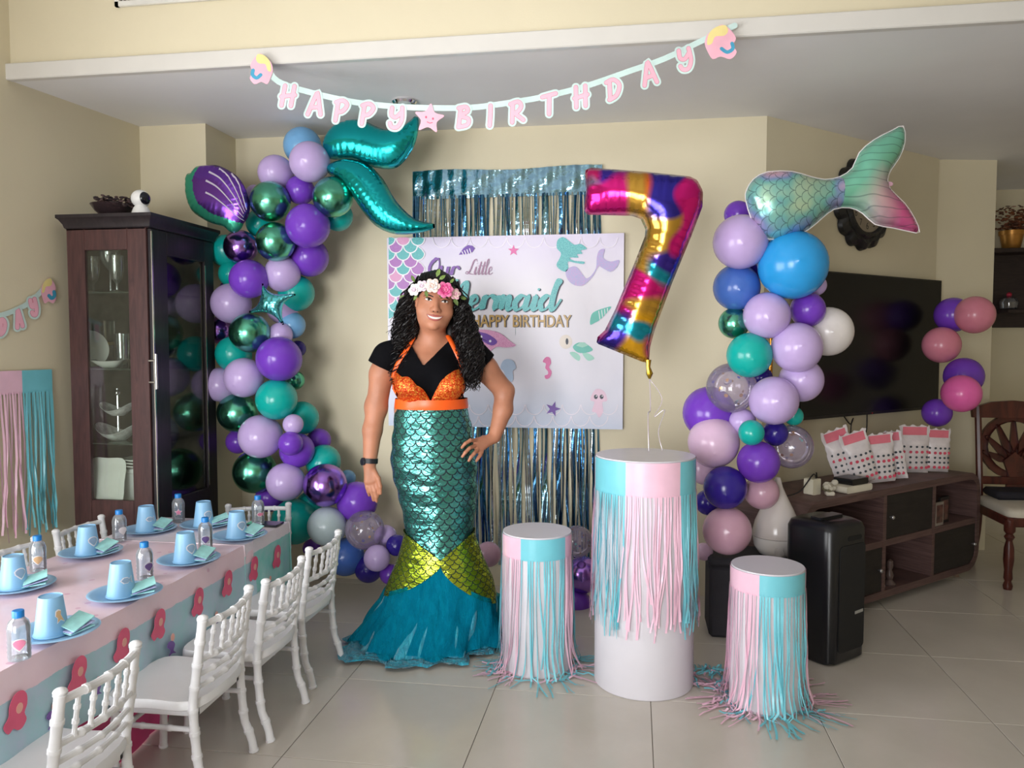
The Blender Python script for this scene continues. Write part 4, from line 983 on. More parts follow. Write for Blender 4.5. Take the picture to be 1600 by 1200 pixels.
for k in range(220):
    a = r_.uniform(0, 6.28); e = r_.uniform(.1, 1.4); L = r_.uniform(.03, .17)
    c = (g[0] + .02 + L * 1.1 * math.cos(a) * math.cos(e) * 1.1, FY - .12 + L * .6 * math.sin(a) * math.cos(e), q0[2] + .13 + L * math.sin(e) * 1.1)
    mb.sphere(c, (.020, .011, .004), 5, 3, int(r_.integers(0, 2)), Matrix.Rotation(r_.uniform(0, 6), 4, 'Z') @ Matrix.Rotation(r_.uniform(-1.2, 1.2), 4, 'X'))
part('dried_leaves', mb, [M('copper_leaf', (142, 84, 54), rough=.5, var=.2), M('brown_leaf', (100, 62, 44), rough=.6, var=.2)], gp, stuff=True)
gd = ony(1576, 484, FY - .1)
cd = thing('candy_dish', 'glass candy dish with a red knob on the far shelf', 'dish', (gd[0], FY - .1, zz))
part('dish', MB().lathe([(.03, 0), (.055, .01), (.062, .05), (.06, .06), (.05, .08), (.015, .095), (0, .095)], (gd[0], FY - .1, zz), 24), M_clear('dish_glass', (200, 200, 206), gloss=.3, body=.2, bodycol=(140, 140, 150)), cd)
part('knob', MB().sphere((gd[0], FY - .1, zz + .108), .018, 12, 8), M('red_knob', (176, 38, 66), rough=.3), cd)
# ================================================================== stroke lettering
BRUSH = {'H': [[(.15, 1), (.1, 0)], [(.85, 1), (.8, 0)], [(0, .45), (.98, .55)]], 'A': [[(0, 0), (.42, 1), (.55, .98), (.95, .02)], [(.18, .35), (.8, .4)]],
         'P': [[(.2, .9), (.12, 0)], [(.05, .92), (.55, 1), (.88, .78), (.6, .48), (.18, .42)]], 'Y': [[(.1, 1), (.12, .62), (.45, .52), (.8, .75)], [(.85, 1), (.9, .4), (.62, .02), (.2, .03), (.05, .22)]],
         'B': [[(.18, .95), (.12, 0)], [(.02, .95), (.55, 1), (.7, .78), (.22, .56), (.8, .4), (.75, .1), (.1, 0)]], 'I': [[(.5, 1), (.52, .5), (.5, 0)]],
         'R': [[(.2, .95), (.12, 0)], [(.02, .92), (.6, 1), (.82, .76), (.55, .5), (.18, .45)], [(.3, .45), (.95, .06)]], 'T': [[(0, .88), (1, 1)], [(.52, .93), (.5, 0)]],
         'D': [[(.25, .92), (.15, 0)], [(0, .88), (.55, .95), (.95, .62), (.65, .15), (.08, 0)]]}
SCRIPT = {'O': (.78, [[(.5, .95), (.2, .85), (.03, .45), (.18, .05), (.45, .03), (.62, .4), (.55, .85), (.35, .98), (.22, .82)]]), 'u': (.62, [[(0, .48), (.03, .12), (.18, 0), (.38, .18), (.43, .5), (.42, .1), (.52, 0), (.64, .14)]]),
          'r': (.5, [[(0, .14), (.12, .5), (.12, .02), (.2, .38), (.34, .5), (.5, .4)]]), 'L': (.72, [[(.85, .85), (.75, 1), (.55, .85), (.38, .3), (.2, .05), (0, .08), (.1, .2), (.4, .05), (.7, .02), (.85, .12)]]),
          'i': (.3, [[(0, .12), (.12, .5), (.1, .1), (.18, 0), (.3, .12)], [(.17, .72), (.18, .73)]]), 't': (.32, [[(0, .12), (.2, .85), (.12, .12), (.2, 0), (.34, .12)], [(.02, .55), (.36, .58)]]),
          'l': (.3, [[(0, .12), (.24, .75), (.22, 1), (.1, .85), (.08, .12), (.17, 0), (.31, .12)]]), 'e': (.4, [[(0, .12), (.28, .3), (.22, .5), (.06, .38), (.06, .1), (.2, 0), (.41, .12)]]),
          'M': (1.0, [[(-.05, .15), (.05, .0), (.14, .1), (.3, .92), (.4, .95), (.42, .1)], [(.42, .1), (.62, .85), (.78, .95), (.8, .5), (.8, .1), (.9, 0), (1.0, .12)]]), 'm': (.7, [[(0, .12), (.06, .5), (.06, .02), (.18, .45), (.28, .42), (.28, .02), (.4, .45), (.5, .42), (.5, .1), (.58, 0), (.7, .12)]]),
          'a': (.6, [[(.42, .42), (.22, .5), (.03, .25), (.14, 0), (.34, .14), (.44, .5), (.42, .1), (.5, 0), (.62, .12)]]), 'd': (.7, [[(.42, .4), (.22, .5), (.03, .25), (.14, 0), (.34, .14), (.5, .75), (.62, 1), (.52, 1.02), (.44, .6), (.44, .1), (.54, 0), (.72, .35)]])}
# ================================================================== latex balloons
LATEX = {'lilac': (200, 176, 226), 'purple': (122, 66, 196), 'teal': (18, 178, 168), 'light blue': (122, 178, 222), 'navy': (50, 34, 140), 'periwinkle': (74, 114, 196),
         'sky blue': (46, 160, 228), 'white': (236, 230, 228), 'silver grey': (188, 204, 208), 'mauve': (208, 164, 184), 'pale pink': (228, 194, 222), 'pink': (240, 108, 180), 'dusty pink': (224, 138, 158)}
bal_prof = [(0.0, -1.16), (.035, -1.15), (.03, -1.10), (.12, -1.045)]
for t in np.linspace(-.93, 1, 20):
    a = t * PI / 2; bal_prof.append((math.cos(a) * (1 - .05 * min(0, math.sin(a)) ** 2), math.sin(a) * (1.0 if t > 0 else 1.08)))
bal_prof[-1] = (.045, 1.0); bal_prof += [(.03, 1.006), (0, 1.007)]
BME = {}
def balloon_mesh(col):
    if col in BME: return BME[col]
    if col in LATEX:
        m, t, b = newmat('latex_' + col.replace(' ', '_')); c = rgb(LATEX[col])
        lw_ = t.node('ShaderNodeLayerWeight'); lw_.inputs[0].default_value = .35
        n = t.noise(t.coord('Object'), 2.0, 2)
        t.link(t.ramp(n, [(.3, tuple(x * .93 for x in c[:3]) + (1,)), (.7, c)]), b.inputs['Base Color'])
        b.inputs['Roughness'].default_value = .22; b.inputs['Specular IOR Level'].default_value = .45
        b.inputs['Subsurface Weight'].default_value = .12; b.inputs['Subsurface Radius'].default_value = (.03, .03, .03)
    elif col == 'chrome green': m = M('chrome_green', (104, 190, 160), rough=.24, metal=1, var=.03, scale=3)
    elif col == 'chrome purple': m = M('chrome_purple', (158, 116, 206), rough=.2, metal=1, var=.03, scale=3)
    elif col == 'clear confetti': m = M_clear('clear_latex', (244, 240, 248), gloss=.08, rough=.06, body=.20, bodycol=(214, 200, 226))
    BME[col] = MB().lathe(bal_prof, n=36).mesh('balloon_' + col.replace(' ', '_'), m, 180); return BME[col]
conf_m = [M('confetti_gold', (222, 168, 60), rough=.25, metal=.7), M('confetti_blue', (60, 70, 170), rough=.4), M('confetti_mint', (130, 214, 206), rough=.4), M('confetti_grey', (120, 120, 140), rough=.4)]
ORD = ['topmost', 'second', 'third', 'fourth', 'fifth', 'sixth', 'seventh', 'eighth', 'ninth', 'tenth', 'eleventh', 'twelfth', 'thirteenth', 'fourteenth', 'fifteenth', 'sixteenth', 'seventeenth', 'eighteenth']
def garland(items, base, step, place, group, seed):
    r = np.random.default_rng(seed); cnt = {}; tot = {}
    for it in items: tot[it[3]] = tot.get(it[3], 0) + 1
    for it in sorted(items, key=lambda q: q[1]):
        px, py, rp, col, lay = it[:5]; yy = base + lay * step + (it[5] if len(it) > 5 else 0)
        p = ony(px, py, yy); rad = rp / pxm(yy, p[0])
        k = cnt.get(col, 0); cnt[col] = k + 1
        if tot[col] == 1: lab = 'the only %s balloon %s' % (col, place)
        elif k == tot[col] - 1 and k > 0: lab = 'lowest %s balloon %s' % (col, place)
        else: lab = '%s %s balloon%s %s' % (ORD[k], col, '' if k == 0 else ' from the top', place)
        rot = Euler((PI / 2 + r.uniform(-.35, .35), r.uniform(-.4, .4), 0), 'XYZ')
        nm = {'clear confetti': 'confetti_balloon', 'chrome green': 'chrome_balloon', 'chrome purple': 'chrome_balloon'}.get(col, 'latex_balloon')
        o = link(nm, balloon_mesh(col), None, tuple(p), rot); o.scale = (rad, rad, rad * r.uniform(.98, 1.06))
        tag(o, lab, 'balloon', group)
        if col == 'clear confetti':
            mb = MB()
            for q in range(26):
                d = r.normal(size=3); d /= np.linalg.norm(d); d = d * .95 if r.uniform() < .8 else d * .6
                d = np.array([d[0], d[1], abs(d[2]) if q % 2 else d[2]])
                e1 = np.cross(d, [0, 0.3, 1.0]); e1 /= np.linalg.norm(e1); e2 = np.cross(d / np.linalg.norm(d), e1); s = r.uniform(.05, .085)
                pts = [d + (e1 * math.cos(w) + e2 * math.sin(w)) * s for w in np.linspace(0, 2 * PI, 9)[:-1]]
                mb.add(pts, [tuple(range(8))], int(r.choice([0, 0, 0, 1, 2, 3])))
            c = link('confetti', mb.mesh('confetti', conf_m, 0), o); c['kind'] = 'stuff'
L_, P_, T_, G_, V_, B_ = 'lilac', 'purple', 'teal', 'chrome green', 'chrome purple', 'light blue'
left = [(473, 229, 29, B_, 2), (484, 253, 31, L_, 0), (431, 270, 27, L_, 1), (398, 303, 14, L_, 2), (422, 315, 31, G_, 0), (469, 297, 22, P_, 1), (520, 308, 31, G_, 0), (528, 338, 23, T_, 2),
        (407, 349, 22, T_, 2), (481, 353, 34, P_, 0), (430, 378, 30, G_, 0), (376, 386, 26, V_, 1), (353, 392, 25, T_, 2), (363, 428, 21, T_, 2), (389, 436, 30, P_, 0), (441, 428, 28, L_, 1),
        (483, 402, 30, P_, 2), (463, 458, 28, T_, 2), (361, 474, 31, L_, 1), (441, 482, 24, L_, 2), (341, 516, 21, V_, 2), (390, 520, 31, G_, 0), (456, 508, 21, B_, 2), (438, 523, 19, L_, 1),
        (345, 457, 16, P_, 3), (365, 553, 28, T_, 1), (465, 545, 13, 'navy', 3), (436, 561, 35, P_, 0), (381, 590, 31, L_, 0), (345, 601, 27, L_, 1), (461, 594, 15, G_, 3), (371, 645, 31, G_, 1),
        (432, 624, 32, T_, 0), (472, 653, 26, T_, 2), (458, 663, 16, L_, 0, -.02), (407, 682, 34, L_, 0), (372, 690, 19, P_, 2), (454, 693, 19, P_, 0, -.05), (464, 704, 27, P_, 1, -.03), (498, 688, 19, P_, 3),
        (505, 722, 27, T_, 2), (398, 737, 34, G_, 1), (446, 753, 30, L_, 0), (421, 778, 22, P_, 2), (508, 758, 34, V_, 0), (543, 747, 13, B_, 3), (558, 784, 32, P_, 1), (483, 788, 20, T_, 2),
        (460, 815, 36, T_, 1), (511, 822, 31, 'silver grey', 0), (570, 828, 31, 'clear confetti', 0), (602, 838, 18, L_, 1), (620, 852, 17, 'navy', 0), (540, 870, 30, 'periwinkle', 1), (589, 872, 21, L_, 0, -.06),
        (576, 889, 22, 'navy', 1), (609, 897, 16, P_, 0), (487, 856, 14, P_, 3), (763, 866, 20, 'mauve', 1), (902, 846, 25, 'clear confetti', 1), (911, 898, 29, V_, 2), (900, 943, 24, P_, 2)]
garland(left, 3.64, .085, 'in the left garland', 'balloons of the left garland', 3)
right = [(1157, 378, 42, L_, 0), (1239, 414, 53, 'sky blue', 0), (1151, 449, 36, 'periwinkle', 1), (1153, 335, 21, P_, 2), (1275, 446, 16, L_, 2), (1183, 412, 24, 'navy', 3),
         (1147, 505, 24, G_, 1), (1198, 493, 36, L_, 0), (1262, 484, 27, P_, 1), (1294, 518, 38, 'white', 2), (1171, 555, 35, T_, 0), (1245, 543, 39, L_, 0), (1252, 594, 34, L_, 1),
         (1143, 606, 39, 'clear confetti', 1), (1209, 626, 38, L_, 0), (1108, 645, 41, P_, 2), (1115, 691, 40, 'pale pink', 1), (1160, 659, 21, L_, 1), (1174, 676, 20, T_, 0, -.06), (1211, 677, 20, 'navy', 1),
         (1240, 650, 15, T_, 2), (1236, 698, 34, 'clear confetti', 2), (1185, 722, 33, P_, 0), (1133, 762, 34, 'navy', 0), (1190, 769, 27, 'mauve', 1), (1136, 829, 38, 'mauve', 0), (1106, 785, 20, 'navy', 2),
         (1102, 732, 26, 'pale pink', 2), (1100, 862, 14, 'pale pink', 2), (1190, 590, 17, 'navy', 3)]
garland(right, 3.38, .085, 'in the right garland', 'balloons of the right garland', 9)
def garland_tv(items):
    cnt = {}
    names = ['dusty pink balloon highest beside the television, against the pillar', 'purple balloon highest on the television edge', 'dusty pink balloon on the television edge', 'purple balloon behind the bright pink one',
             'the only bright pink balloon, beside the television', 'lowest purple balloon, below the television corner']
    for k, (px, py, rp, col, off) in enumerate(items):
        s_, z = ontv(px, py, off); p = tvp(s_, off, z); rad = rp / pxm(p[1], p[0])
        o = link('latex_balloon', balloon_mesh(col), None, tuple(p), (PI / 2 + .2, .2 * (-1) ** k, 0)); o.scale = (rad, rad, rad)
        tag(o, names[k], 'balloon', 'balloons beside the television')
garland_tv([(1523, 492, 29, 'dusty pink', .35), (1489, 492, 27, 'purple', .22), (1471, 539, 28, 'dusty pink', .22), (1506, 588, 29, 'purple', .33), (1502, 615, 29, 'pink', .45), (1464, 645, 22, 'purple', .22)])
# stand of the right garland: a gold pole
gp0 = ony(1204, 580, 3.80)
stn = thing('garland_stand', 'thin gold pole carrying the right balloon garland', 'stand', (gp0[0], 3.80, 0))
gold_m = M('gold_pole', (196, 140, 60), rough=.25, metal=1)
part('pole', MB().tube([(gp0[0], 3.80, .02), (gp0[0], 3.80, 1.80)], .009, 10), gold_m, stn); part('base', MB().lathe([(.085, 0), (.085, .012), (.02, .02), (0, .02)], (gp0[0], 3.80, 0), 24), gold_m, stn)

# ================================================================== foil balloons
def inside(P, poly):
    x, y = P[:, 0], P[:, 1]; c = np.zeros(len(P), bool); n = len(poly)
    for i in range(n):
        a, b = poly[i], poly[(i + 1) % n]
        cond = ((a[1] > y) != (b[1] > y)) & (x < (b[0] - a[0]) * (y - a[1]) / (b[1] - a[1] + 1e-15) + a[0]); c ^= cond
    return c
def nearest(P, poly):
    best = np.full(len(P), 1e9); pt = np.zeros_like(P); ss = np.zeros(len(P)); n = len(poly); acc = 0.0
    for i in range(n):
        a, b = poly[i], poly[(i + 1) % n]; d = b - a; L2 = d @ d + 1e-15
        t = np.clip(((P - a) @ d) / L2, 0, 1); q = a + t[:, None] * d; dist = np.linalg.norm(P - q, axis=1)
        m = dist < best; best[m] = dist[m]; pt[m] = q[m]; ss[m] = acc + t[m] * math.sqrt(L2); acc += math.sqrt(L2)
    return best, pt, ss
def foil(poly, thick, step=.008, wrinkle=.05, wfreq=160, power=.5, seam=.004):
    """an inflated foil shape over a 2-D outline (metres): returns vertices (u, v, w), faces, distance to the seam per vertex"""
    poly = np.array(poly); lo = poly.min(0) - step; hi = poly.max(0) + step
    nx = int((hi[0] - lo[0]) / step) + 2; ny = int((hi[1] - lo[1]) / step) + 2
    gx, gy = np.meshgrid(lo[0] + step * np.arange(nx), lo[1] + step * np.arange(ny), indexing='ij'); P = np.stack([gx.ravel(), gy.ravel()], 1)
    ins = inside(P, poly); dist, near, arc = nearest(P, poly)
    g = (ins & (dist > .3 * step)).reshape(nx, ny)
    h = np.zeros((nx, ny)); om = 1.9
    for _ in range(420):     # inflate: a membrane under pressure
        h2 = .25 * (np.roll(h, 1, 0) + np.roll(h, -1, 0) + np.roll(h, 1, 1) + np.roll(h, -1, 1) + step * step); h = np.where(g, h2, 0)
    h = (h / h.max()) ** power * thick
    dd = dist.reshape(nx, ny); aa = arc.reshape(nx, ny)
    h *= 1 + wrinkle * np.sin(aa * wfreq) * np.exp(-dd / .03)
    cell = g[:-1, :-1] & g[1:, :-1] & g[:-1, 1:] & g[1:, 1:]
    cntn = np.zeros((nx, ny), int)
    for a, b in ((0, 0), (1, 0), (0, 1), (1, 1)): cntn[a:nx - 1 + a, b:ny - 1 + b] += cell
    used = cntn > 0; bnd = used & (cntn < 4); inn = used & ~bnd
    idF = -np.ones((nx, ny), int); idB = -np.ones((nx, ny), int); V = []; D = []
    ii = np.argwhere(used)
    for i, j in ii:
        k = i * ny + j
        if bnd[i, j]: idF[i, j] = idB[i, j] = len(V); V.append((near[k, 0], near[k, 1], 0.0)); D.append(0.0)
        else:
            idF[i, j] = len(V); V.append((P[k, 0], P[k, 1], h[i, j])); D.append(dist[k])
            idB[i, j] = len(V); V.append((P[k, 0], P[k, 1], -h[i, j] * .8)); D.append(dist[k])
    Fc = []
    for i, j in np.argwhere(cell):
        a, b, c, d = (i, j), (i + 1, j), (i + 1, j + 1), (i, j + 1)
        Fc.append((idF[a], idF[b], idF[c], idF[d])); Fc.append((idB[d], idB[c], idB[b], idB[a]))
    hf = lambda u, v: h[min(nx - 1, max(0, int(round((u - lo[0]) / step)))), min(ny - 1, max(0, int(round((v - lo[1]) / step))))]
    return V, Fc, np.array(D), hf
def foil_plane(pts_px, Y): return [(lambda p: (p[0], p[2]))(ony(x, y, Y)) for x, y in pts_px]
def cropped(pts, ox, oy, sc): return [(ox + x * sc, oy + y * sc) for x, y in pts]
def metal_bump(name, col, rough=.16, metal=.9):
    m = M(name, col, rough=rough, metal=metal, var=.03, scale=5, bump=.10, bscale=18); return m
# ---- the rainbow seven
def rainbow():
    m, t, b = newmat('rainbow_foil'); v = t.coord('Object', (1, .01, 1)); c = rgb((206, 36, 110))
    for k, (col, sc, off) in enumerate((((226, 92, 44), 5.0, 0), ((236, 176, 40), 6.0, 3.1), ((64, 46, 156), 5.2, 7.7), ((30, 150, 176), 6.4, 12.3), ((196, 150, 60), 6.0, 21.0), ((52, 44, 150), 5.6, 33.0), ((214, 30, 128), 6.2, 41.0))):
        mp = t.node('ShaderNodeMapping'); mp.inputs['Location'].default_value = (off, off * .7, off * 1.3); t.link(v, mp.inputs[0])
        n = t.noise(mp.outputs[0], sc, 0.0, .3); f = t.ramp(n, [(.54, (0, 0, 0, 1)), (.62, (1, 1, 1, 1))])
        c = t.mix(f, c, rgb(col))
    t.link(c, b.inputs['Base Color']); b.inputs['Metallic'].default_value = .8; b.inputs['Roughness'].default_value = .16
    t.link(t.bump(t.noise(t.coord('Object'), 14, 3), .10, .01), b.inputs['Normal']); return m
Y7 = 3.20
out7 = cropped([(105, 112), (130, 98), (400, 118), (610, 140), (645, 158), (672, 210), (670, 285), (615, 430), (525, 650), (440, 880), (418, 960), (412, 1038), (380, 1032), (300, 1000), (165, 945), (152, 925), (200, 880), (250, 780), (335, 575), (392, 430), (395, 395), (372, 345), (330, 330), (115, 325), (100, 300), (108, 210)], 880, 230, .325)
V, Fc, D, _ = foil(foil_plane(out7, Y7), .085, .009, .10, 190)
c7 = ony(1005, 570, Y7)
b7 = thing('number_balloon', 'rainbow foil balloon shaped like the number seven', 'balloon', (c7[0], Y7, c7[2]))
mb = MB().add([(v[0], Y7 - v[2], v[1]) for v in V], Fc); part('foil_body', mb, rainbow(), b7, 180)
tl = ony(1013, 566, Y7); tm = ony(1015, 592, Y7)
part('tail_knot', MB().tube([(tl[0], Y7, tl[2] + .01), (tl[0], Y7, tl[2] - .02), (tm[0], Y7, tm[2] + .02), (tm[0], Y7, tm[2])], [.012, .008, .014, .004], 8), M('gold_foil', (206, 170, 60), rough=.2, metal=1), b7)
rib_m = M_clear('clear_ribbon', (250, 245, 250), gloss=.5, rough=.2, body=.35, bodycol=(236, 224, 236))
zp = ony(1010, 712, 2.99)[2]
rb = MB().tube(catmull([(tm[0], Y7, tm[2]), (tm[0] + .004, Y7 - .02, tm[2] - .12), (tm[0] - .006, 3.14, zp + .14), (tm[0] - .002, 3.10, zp + .004)], 10), .0022, 5)
r2 = catmull([(tm[0], Y7, tm[2]), (tm[0] + .05, Y7 - .01, tm[2] - .08), (tm[0] + .02, Y7 - .02, tm[2] - .15), (tm[0] + .06, 3.16, zp + .16), (tm[0] + .035, 3.12, zp + .08), (tm[0] + .05, 3.10, zp + .006)], 10)
rb.tube(r2, .0016, 5); part('ribbon', rb, rib_m, b7, 60, label='thin pale curling ribbon')
# ---- teal tail fins on top of the left garland
YF = 3.66
tf = metal_bump('teal_foil', (30, 176, 180), .17)
cc = ony(515, 250, YF)
tfb = thing('fin_balloon', 'teal foil fish-tail balloon on top of the left garland', 'balloon', (cc[0], YF, cc[2]))
up = cropped([(735, 130), (775, 55), (860, 18), (930, 20), (1010, 55), (1070, 68), (1140, 40), (1200, -5), (1206, 70), (1180, 160), (1120, 240), (1060, 262), (960, 248), (880, 218), (790, 215), (740, 195)], 270, 180, .3166)
dn = cropped([(768, 245), (860, 218), (960, 240), (1040, 315), (1105, 425), (1200, 515), (1308, 543), (1240, 578), (1110, 590), (1010, 552), (940, 475), (885, 395), (830, 325), (772, 290)], 270, 180, .3166)
for pl, dy_ in ((up, .02), (dn, -.01)):
    V, Fc, D, _ = foil(foil_plane(catmull(pl, 3, True), YF), .075, .007, .06, 220)
    part('fin', MB().add([(v[0], YF + dy_ - v[2], v[1]) for v in V], Fc), tf, tfb, 180)
# ---- four pointed teal star
st4 = cropped([(440, 812), (452, 845), (478, 872), (520, 885), (612, 882), (575, 905), (545, 935), (538, 985), (552, 1046), (520, 1010), (488, 985), (445, 972), (370, 975), (410, 945), (436, 905), (440, 860)], 270, 180, .3166)
YS = 3.52; cc = ony(425, 510, YS)
V, Fc, D, _ = foil(foil_plane(catmull(st4, 3, True), YS), .04, .004, .08, 300)
solo('star_balloon', MB().add([(v[0], YS - v[2], v[1]) for v in V], Fc), metal_bump('aqua_foil', (96, 196, 206), .16), 'small aqua foil star balloon with four points on the left garland', 'balloon', smooth=180)
# ---- seashell
shp = cropped([(92, 400), (96, 320), (125, 285), (185, 272), (205, 225), (240, 190), (320, 172), (500, 162), (600, 185), (720, 245), (840, 330), (930, 450), (990, 600), (1022, 790), (985, 930), (930, 1010), (895, 1085), (800, 1148), (720, 1120), (640, 1050), (540, 1025), (420, 985), (280, 905), (180, 820), (120, 690), (95, 540)], 280, 240, .1083)
YH = 3.60; S2 = foil_plane(catmull(shp, 2, True), YH); V, Fc, D, hf = foil(S2, .055, .006, .09, 200)
brd = np.array(foil_plane(cropped([(340, 175), (300, 270), (258, 400), (285, 600), (340, 740), (520, 880), (760, 960), (895, 1010)], 280, 240, .1083), YH))
cc = ony(345, 365, YH); sh = thing('seashell_balloon', 'purple and green foil seashell balloon leaning on the cabinet', 'balloon', (cc[0], YH, cc[2]))
out_in = foil_plane(cropped([(340, 172), (300, 270), (258, 400), (285, 600), (340, 740), (520, 880), (760, 960), (900, 1010), (1200, 1100), (1200, 0), (340, 0)], 280, 240, .1083), YH)
mb = MB().add([(v[0], YH - v[2], v[1]) for v in V], Fc)
fc = np.array([np.mean([(V[i][0], V[i][1]) for i in f], axis=0) for f in Fc]); ins = inside(fc, [np.array(p) for p in out_in])
mb.m = [0 if q else 1 for q in ins]
part('foil_body', mb, [metal_bump('violet_foil', (120, 72, 180), .2, .85), metal_bump('green_foil', (62, 170, 140), .25, .6)], sh, 180)
for pts in ([(470, 590), (600, 660), (780, 810), (950, 975)], [(470, 420), (640, 520), (820, 720), (960, 930)], [(500, 290), (680, 400), (860, 640), (970, 880)], [(620, 235), (760, 350), (900, 600), (985, 850)], [(760, 280), (880, 420), (960, 640), (1000, 820)]):
    q = catmull(foil_plane(cropped(pts, 280, 240, .1083), YH), 6); mb = MB()
    rows = []
    for i, p in enumerate(q):
        w = .0075 * (1 - i / len(q)) + .002; d = np.array(q[min(i + 1, len(q) - 1)]) - np.array(q[max(i - 1, 0)]); d /= np.linalg.norm(d) + 1e-9; n = np.array([-d[1], d[0]]) * w / 2
        zz_ = hf(p[0], p[1]) + .003; rows.append([(p[0] - n[0], YH - zz_, p[1] - n[1]), (p[0] + n[0], YH - zz_, p[1] + n[1])])
    mb.loft(rows, close=False); part('stripe', mb, M('silver_print', (190, 180, 196), rough=.4), sh, 60)
# ---- mermaid tail on the right garland
def scale_node(t, u, v, line):
    """fish-scale lines on (u, v) in scale widths: 1 on a line"""
    row = t.math('FLOOR', t.math('DIVIDE', v, .5)); b = t.math('SUBTRACT', v, t.math('MULTIPLY', row, .5))
    odd = t.math('MODULO', t.math('ABSOLUTE', row), 2.0)
    a = t.math('SUBTRACT', t.math('FRACT', t.math('ADD', u, t.math('MULTIPLY', odd, .5))), .5)
    r = t.math('SQRT', t.math('ADD', t.math('MULTIPLY', a, a), t.math('POWER', t.math('SUBTRACT', b, .5), 2.0)))
    return t.math('LESS_THAN', t.math('ABSOLUTE', t.math('SUBTRACT', r, .5)), line)
def tail_mats():
    res = []
    for kind in (0, 1):
        m, t, b = newmat('tail_foil_%d' % kind); v = t.coord('Object'); x, y, z = t.xyz(v)
        n = t.noise(t.coord('Object', (1, .1, 1)), 5.5, 2, .4)
        if kind == 0:
            c = t.ramp(n, [(.32, rgb((234, 184, 204))), (.41, rgb((140, 164, 208))), (.47, rgb((128, 196, 190))), (.56, rgb((176, 212, 184))), (.68, rgb((206, 210, 176)))])
            ln = scale_node(t, t.math('ADD', t.math('MULTIPLY', z, 20.0), 40.0), t.math('ADD', t.math('MULTIPLY', x, 20.0), 40.0), .035)
            c = t.mix(t.math('MULTIPLY', ln, .6), c, rgb((70, 90, 100)))
        else:
            mint, white_, pinkc = rgb((132, 208, 180)), rgb((220, 222, 214)), rgb((226, 104, 164))
            jx = t.math('ABSOLUTE', t.math('SUBTRACT', x, .40)); jz = t.math('ABSOLUTE', t.math('SUBTRACT', z, .15))
            jn = t.math('SUBTRACT', 1.0, t.math('MULTIPLY', t.math('ADD', t.math('MULTIPLY', jx, 1.2), jz), 6.0)); jn = t.math('MINIMUM', t.math('MAXIMUM', jn, 0.0), 1.0)
            pk = t.math('MULTIPLY', t.math('MINIMUM', t.math('MAXIMUM', t.math('MULTIPLY', t.math('SUBTRACT', x, .34), 6.5), 0.0), 1.0), t.math('MINIMUM', t.math('MAXIMUM', t.math('MULTIPLY', t.math('SUBTRACT', .31, z), 8.0), 0.0), 1.0))
            edge = t.math('MINIMUM', t.math('MAXIMUM', t.math('ADD', t.math('MULTIPLY', t.math('SUBTRACT', z, t.math('SUBTRACT', .10, t.math('MULTIPLY', x, .2))), 12.0), .5), 0.0), 1.0)
            c = t.mix(t.math('MULTIPLY', pk, edge), t.mix(jn, mint, white_), pinkc)
            wv = t.node('ShaderNodeTexWave'); wv.bands_direction = 'Z'; wv.inputs['Scale'].default_value = 9; wv.inputs['Distortion'].default_value = 5; wv.inputs['Detail'].default_value = 1; wv.inputs['Detail Scale'].default_value = .8; t.link(v, wv.inputs['Vector'])
            c = t.mix(t.math('MULTIPLY', t.math('GREATER_THAN', wv.outputs[0], .965), .45), c, rgb((70, 90, 96)))
        t.link(c, b.inputs['Base Color']); b.inputs['Metallic'].default_value = .45; b.inputs['Roughness'].default_value = .26; res.append(m)
    return res
tp = cropped([(436, 540), (442, 490), (480, 430), (560, 386), (700, 378), (800, 400), (890, 414), (980, 395), (1055, 342), (1095, 255), (1180, 180), (1290, 120), (1360, 90), (1372, 180), (1335, 275), (1285, 345), (1266, 400), (1285, 455), (1370, 530), (1430, 612), (1462, 692), (1400, 690), (1300, 672), (1190, 655), (1115, 595), (1040, 566), (945, 578), (870, 635), (790, 700), (700, 735), (610, 755), (530, 740), (470, 650)], 1040, 160, .2833)
YT = 3.34
V, Fc, D, _ = foil(foil_plane(catmull(tp, 2, True), YT), .10, .009, .05, 120, .55)
cc = ony(1215, 372, YT); sp0 = ony(1318, 300, YT)[0]
tlb = thing('mermaid_tail_balloon', 'pastel foil mermaid tail balloon on top of the right garland', 'balloon', (cc[0], YT, cc[2]))
VV = [(v[0], YT - v[2] + .35 * (v[0] - cc[0]) ** 1 * .6, v[1]) for v in V]
f0 = [f for f in Fc if np.mean([V[i][0] for i in f]) < sp0]; f1 = [f for f in Fc if np.mean([V[i][0] for i in f]) >= sp0]
tm_ = tail_mats(); mb = MB(); mb.add(VV, f0, 0); b0 = len(mb.f); mb.f += f1; mb.m += [1] * len(f1)
part('foil_body', mb, tm_, tlb, 180)
rim = [(p[0], YT + .21 * (p[0] - cc[0]), p[1]) for p in foil_plane(catmull(tp, 2, True), YT)]
part('white_seam', MB().tube(rim + [rim[0]], .0028, 5), M('seam_white', (238, 232, 232), rough=.3), tlb, 180)
nz = ony(1402, 280, YT); part('valve_tab', MB().sphere((nz[0], YT + .21 * (nz[0] - cc[0]), nz[2]), (.014, .004, .010), 10, 6), M('tab_pink', (240, 190, 214), rough=.3), tlb)

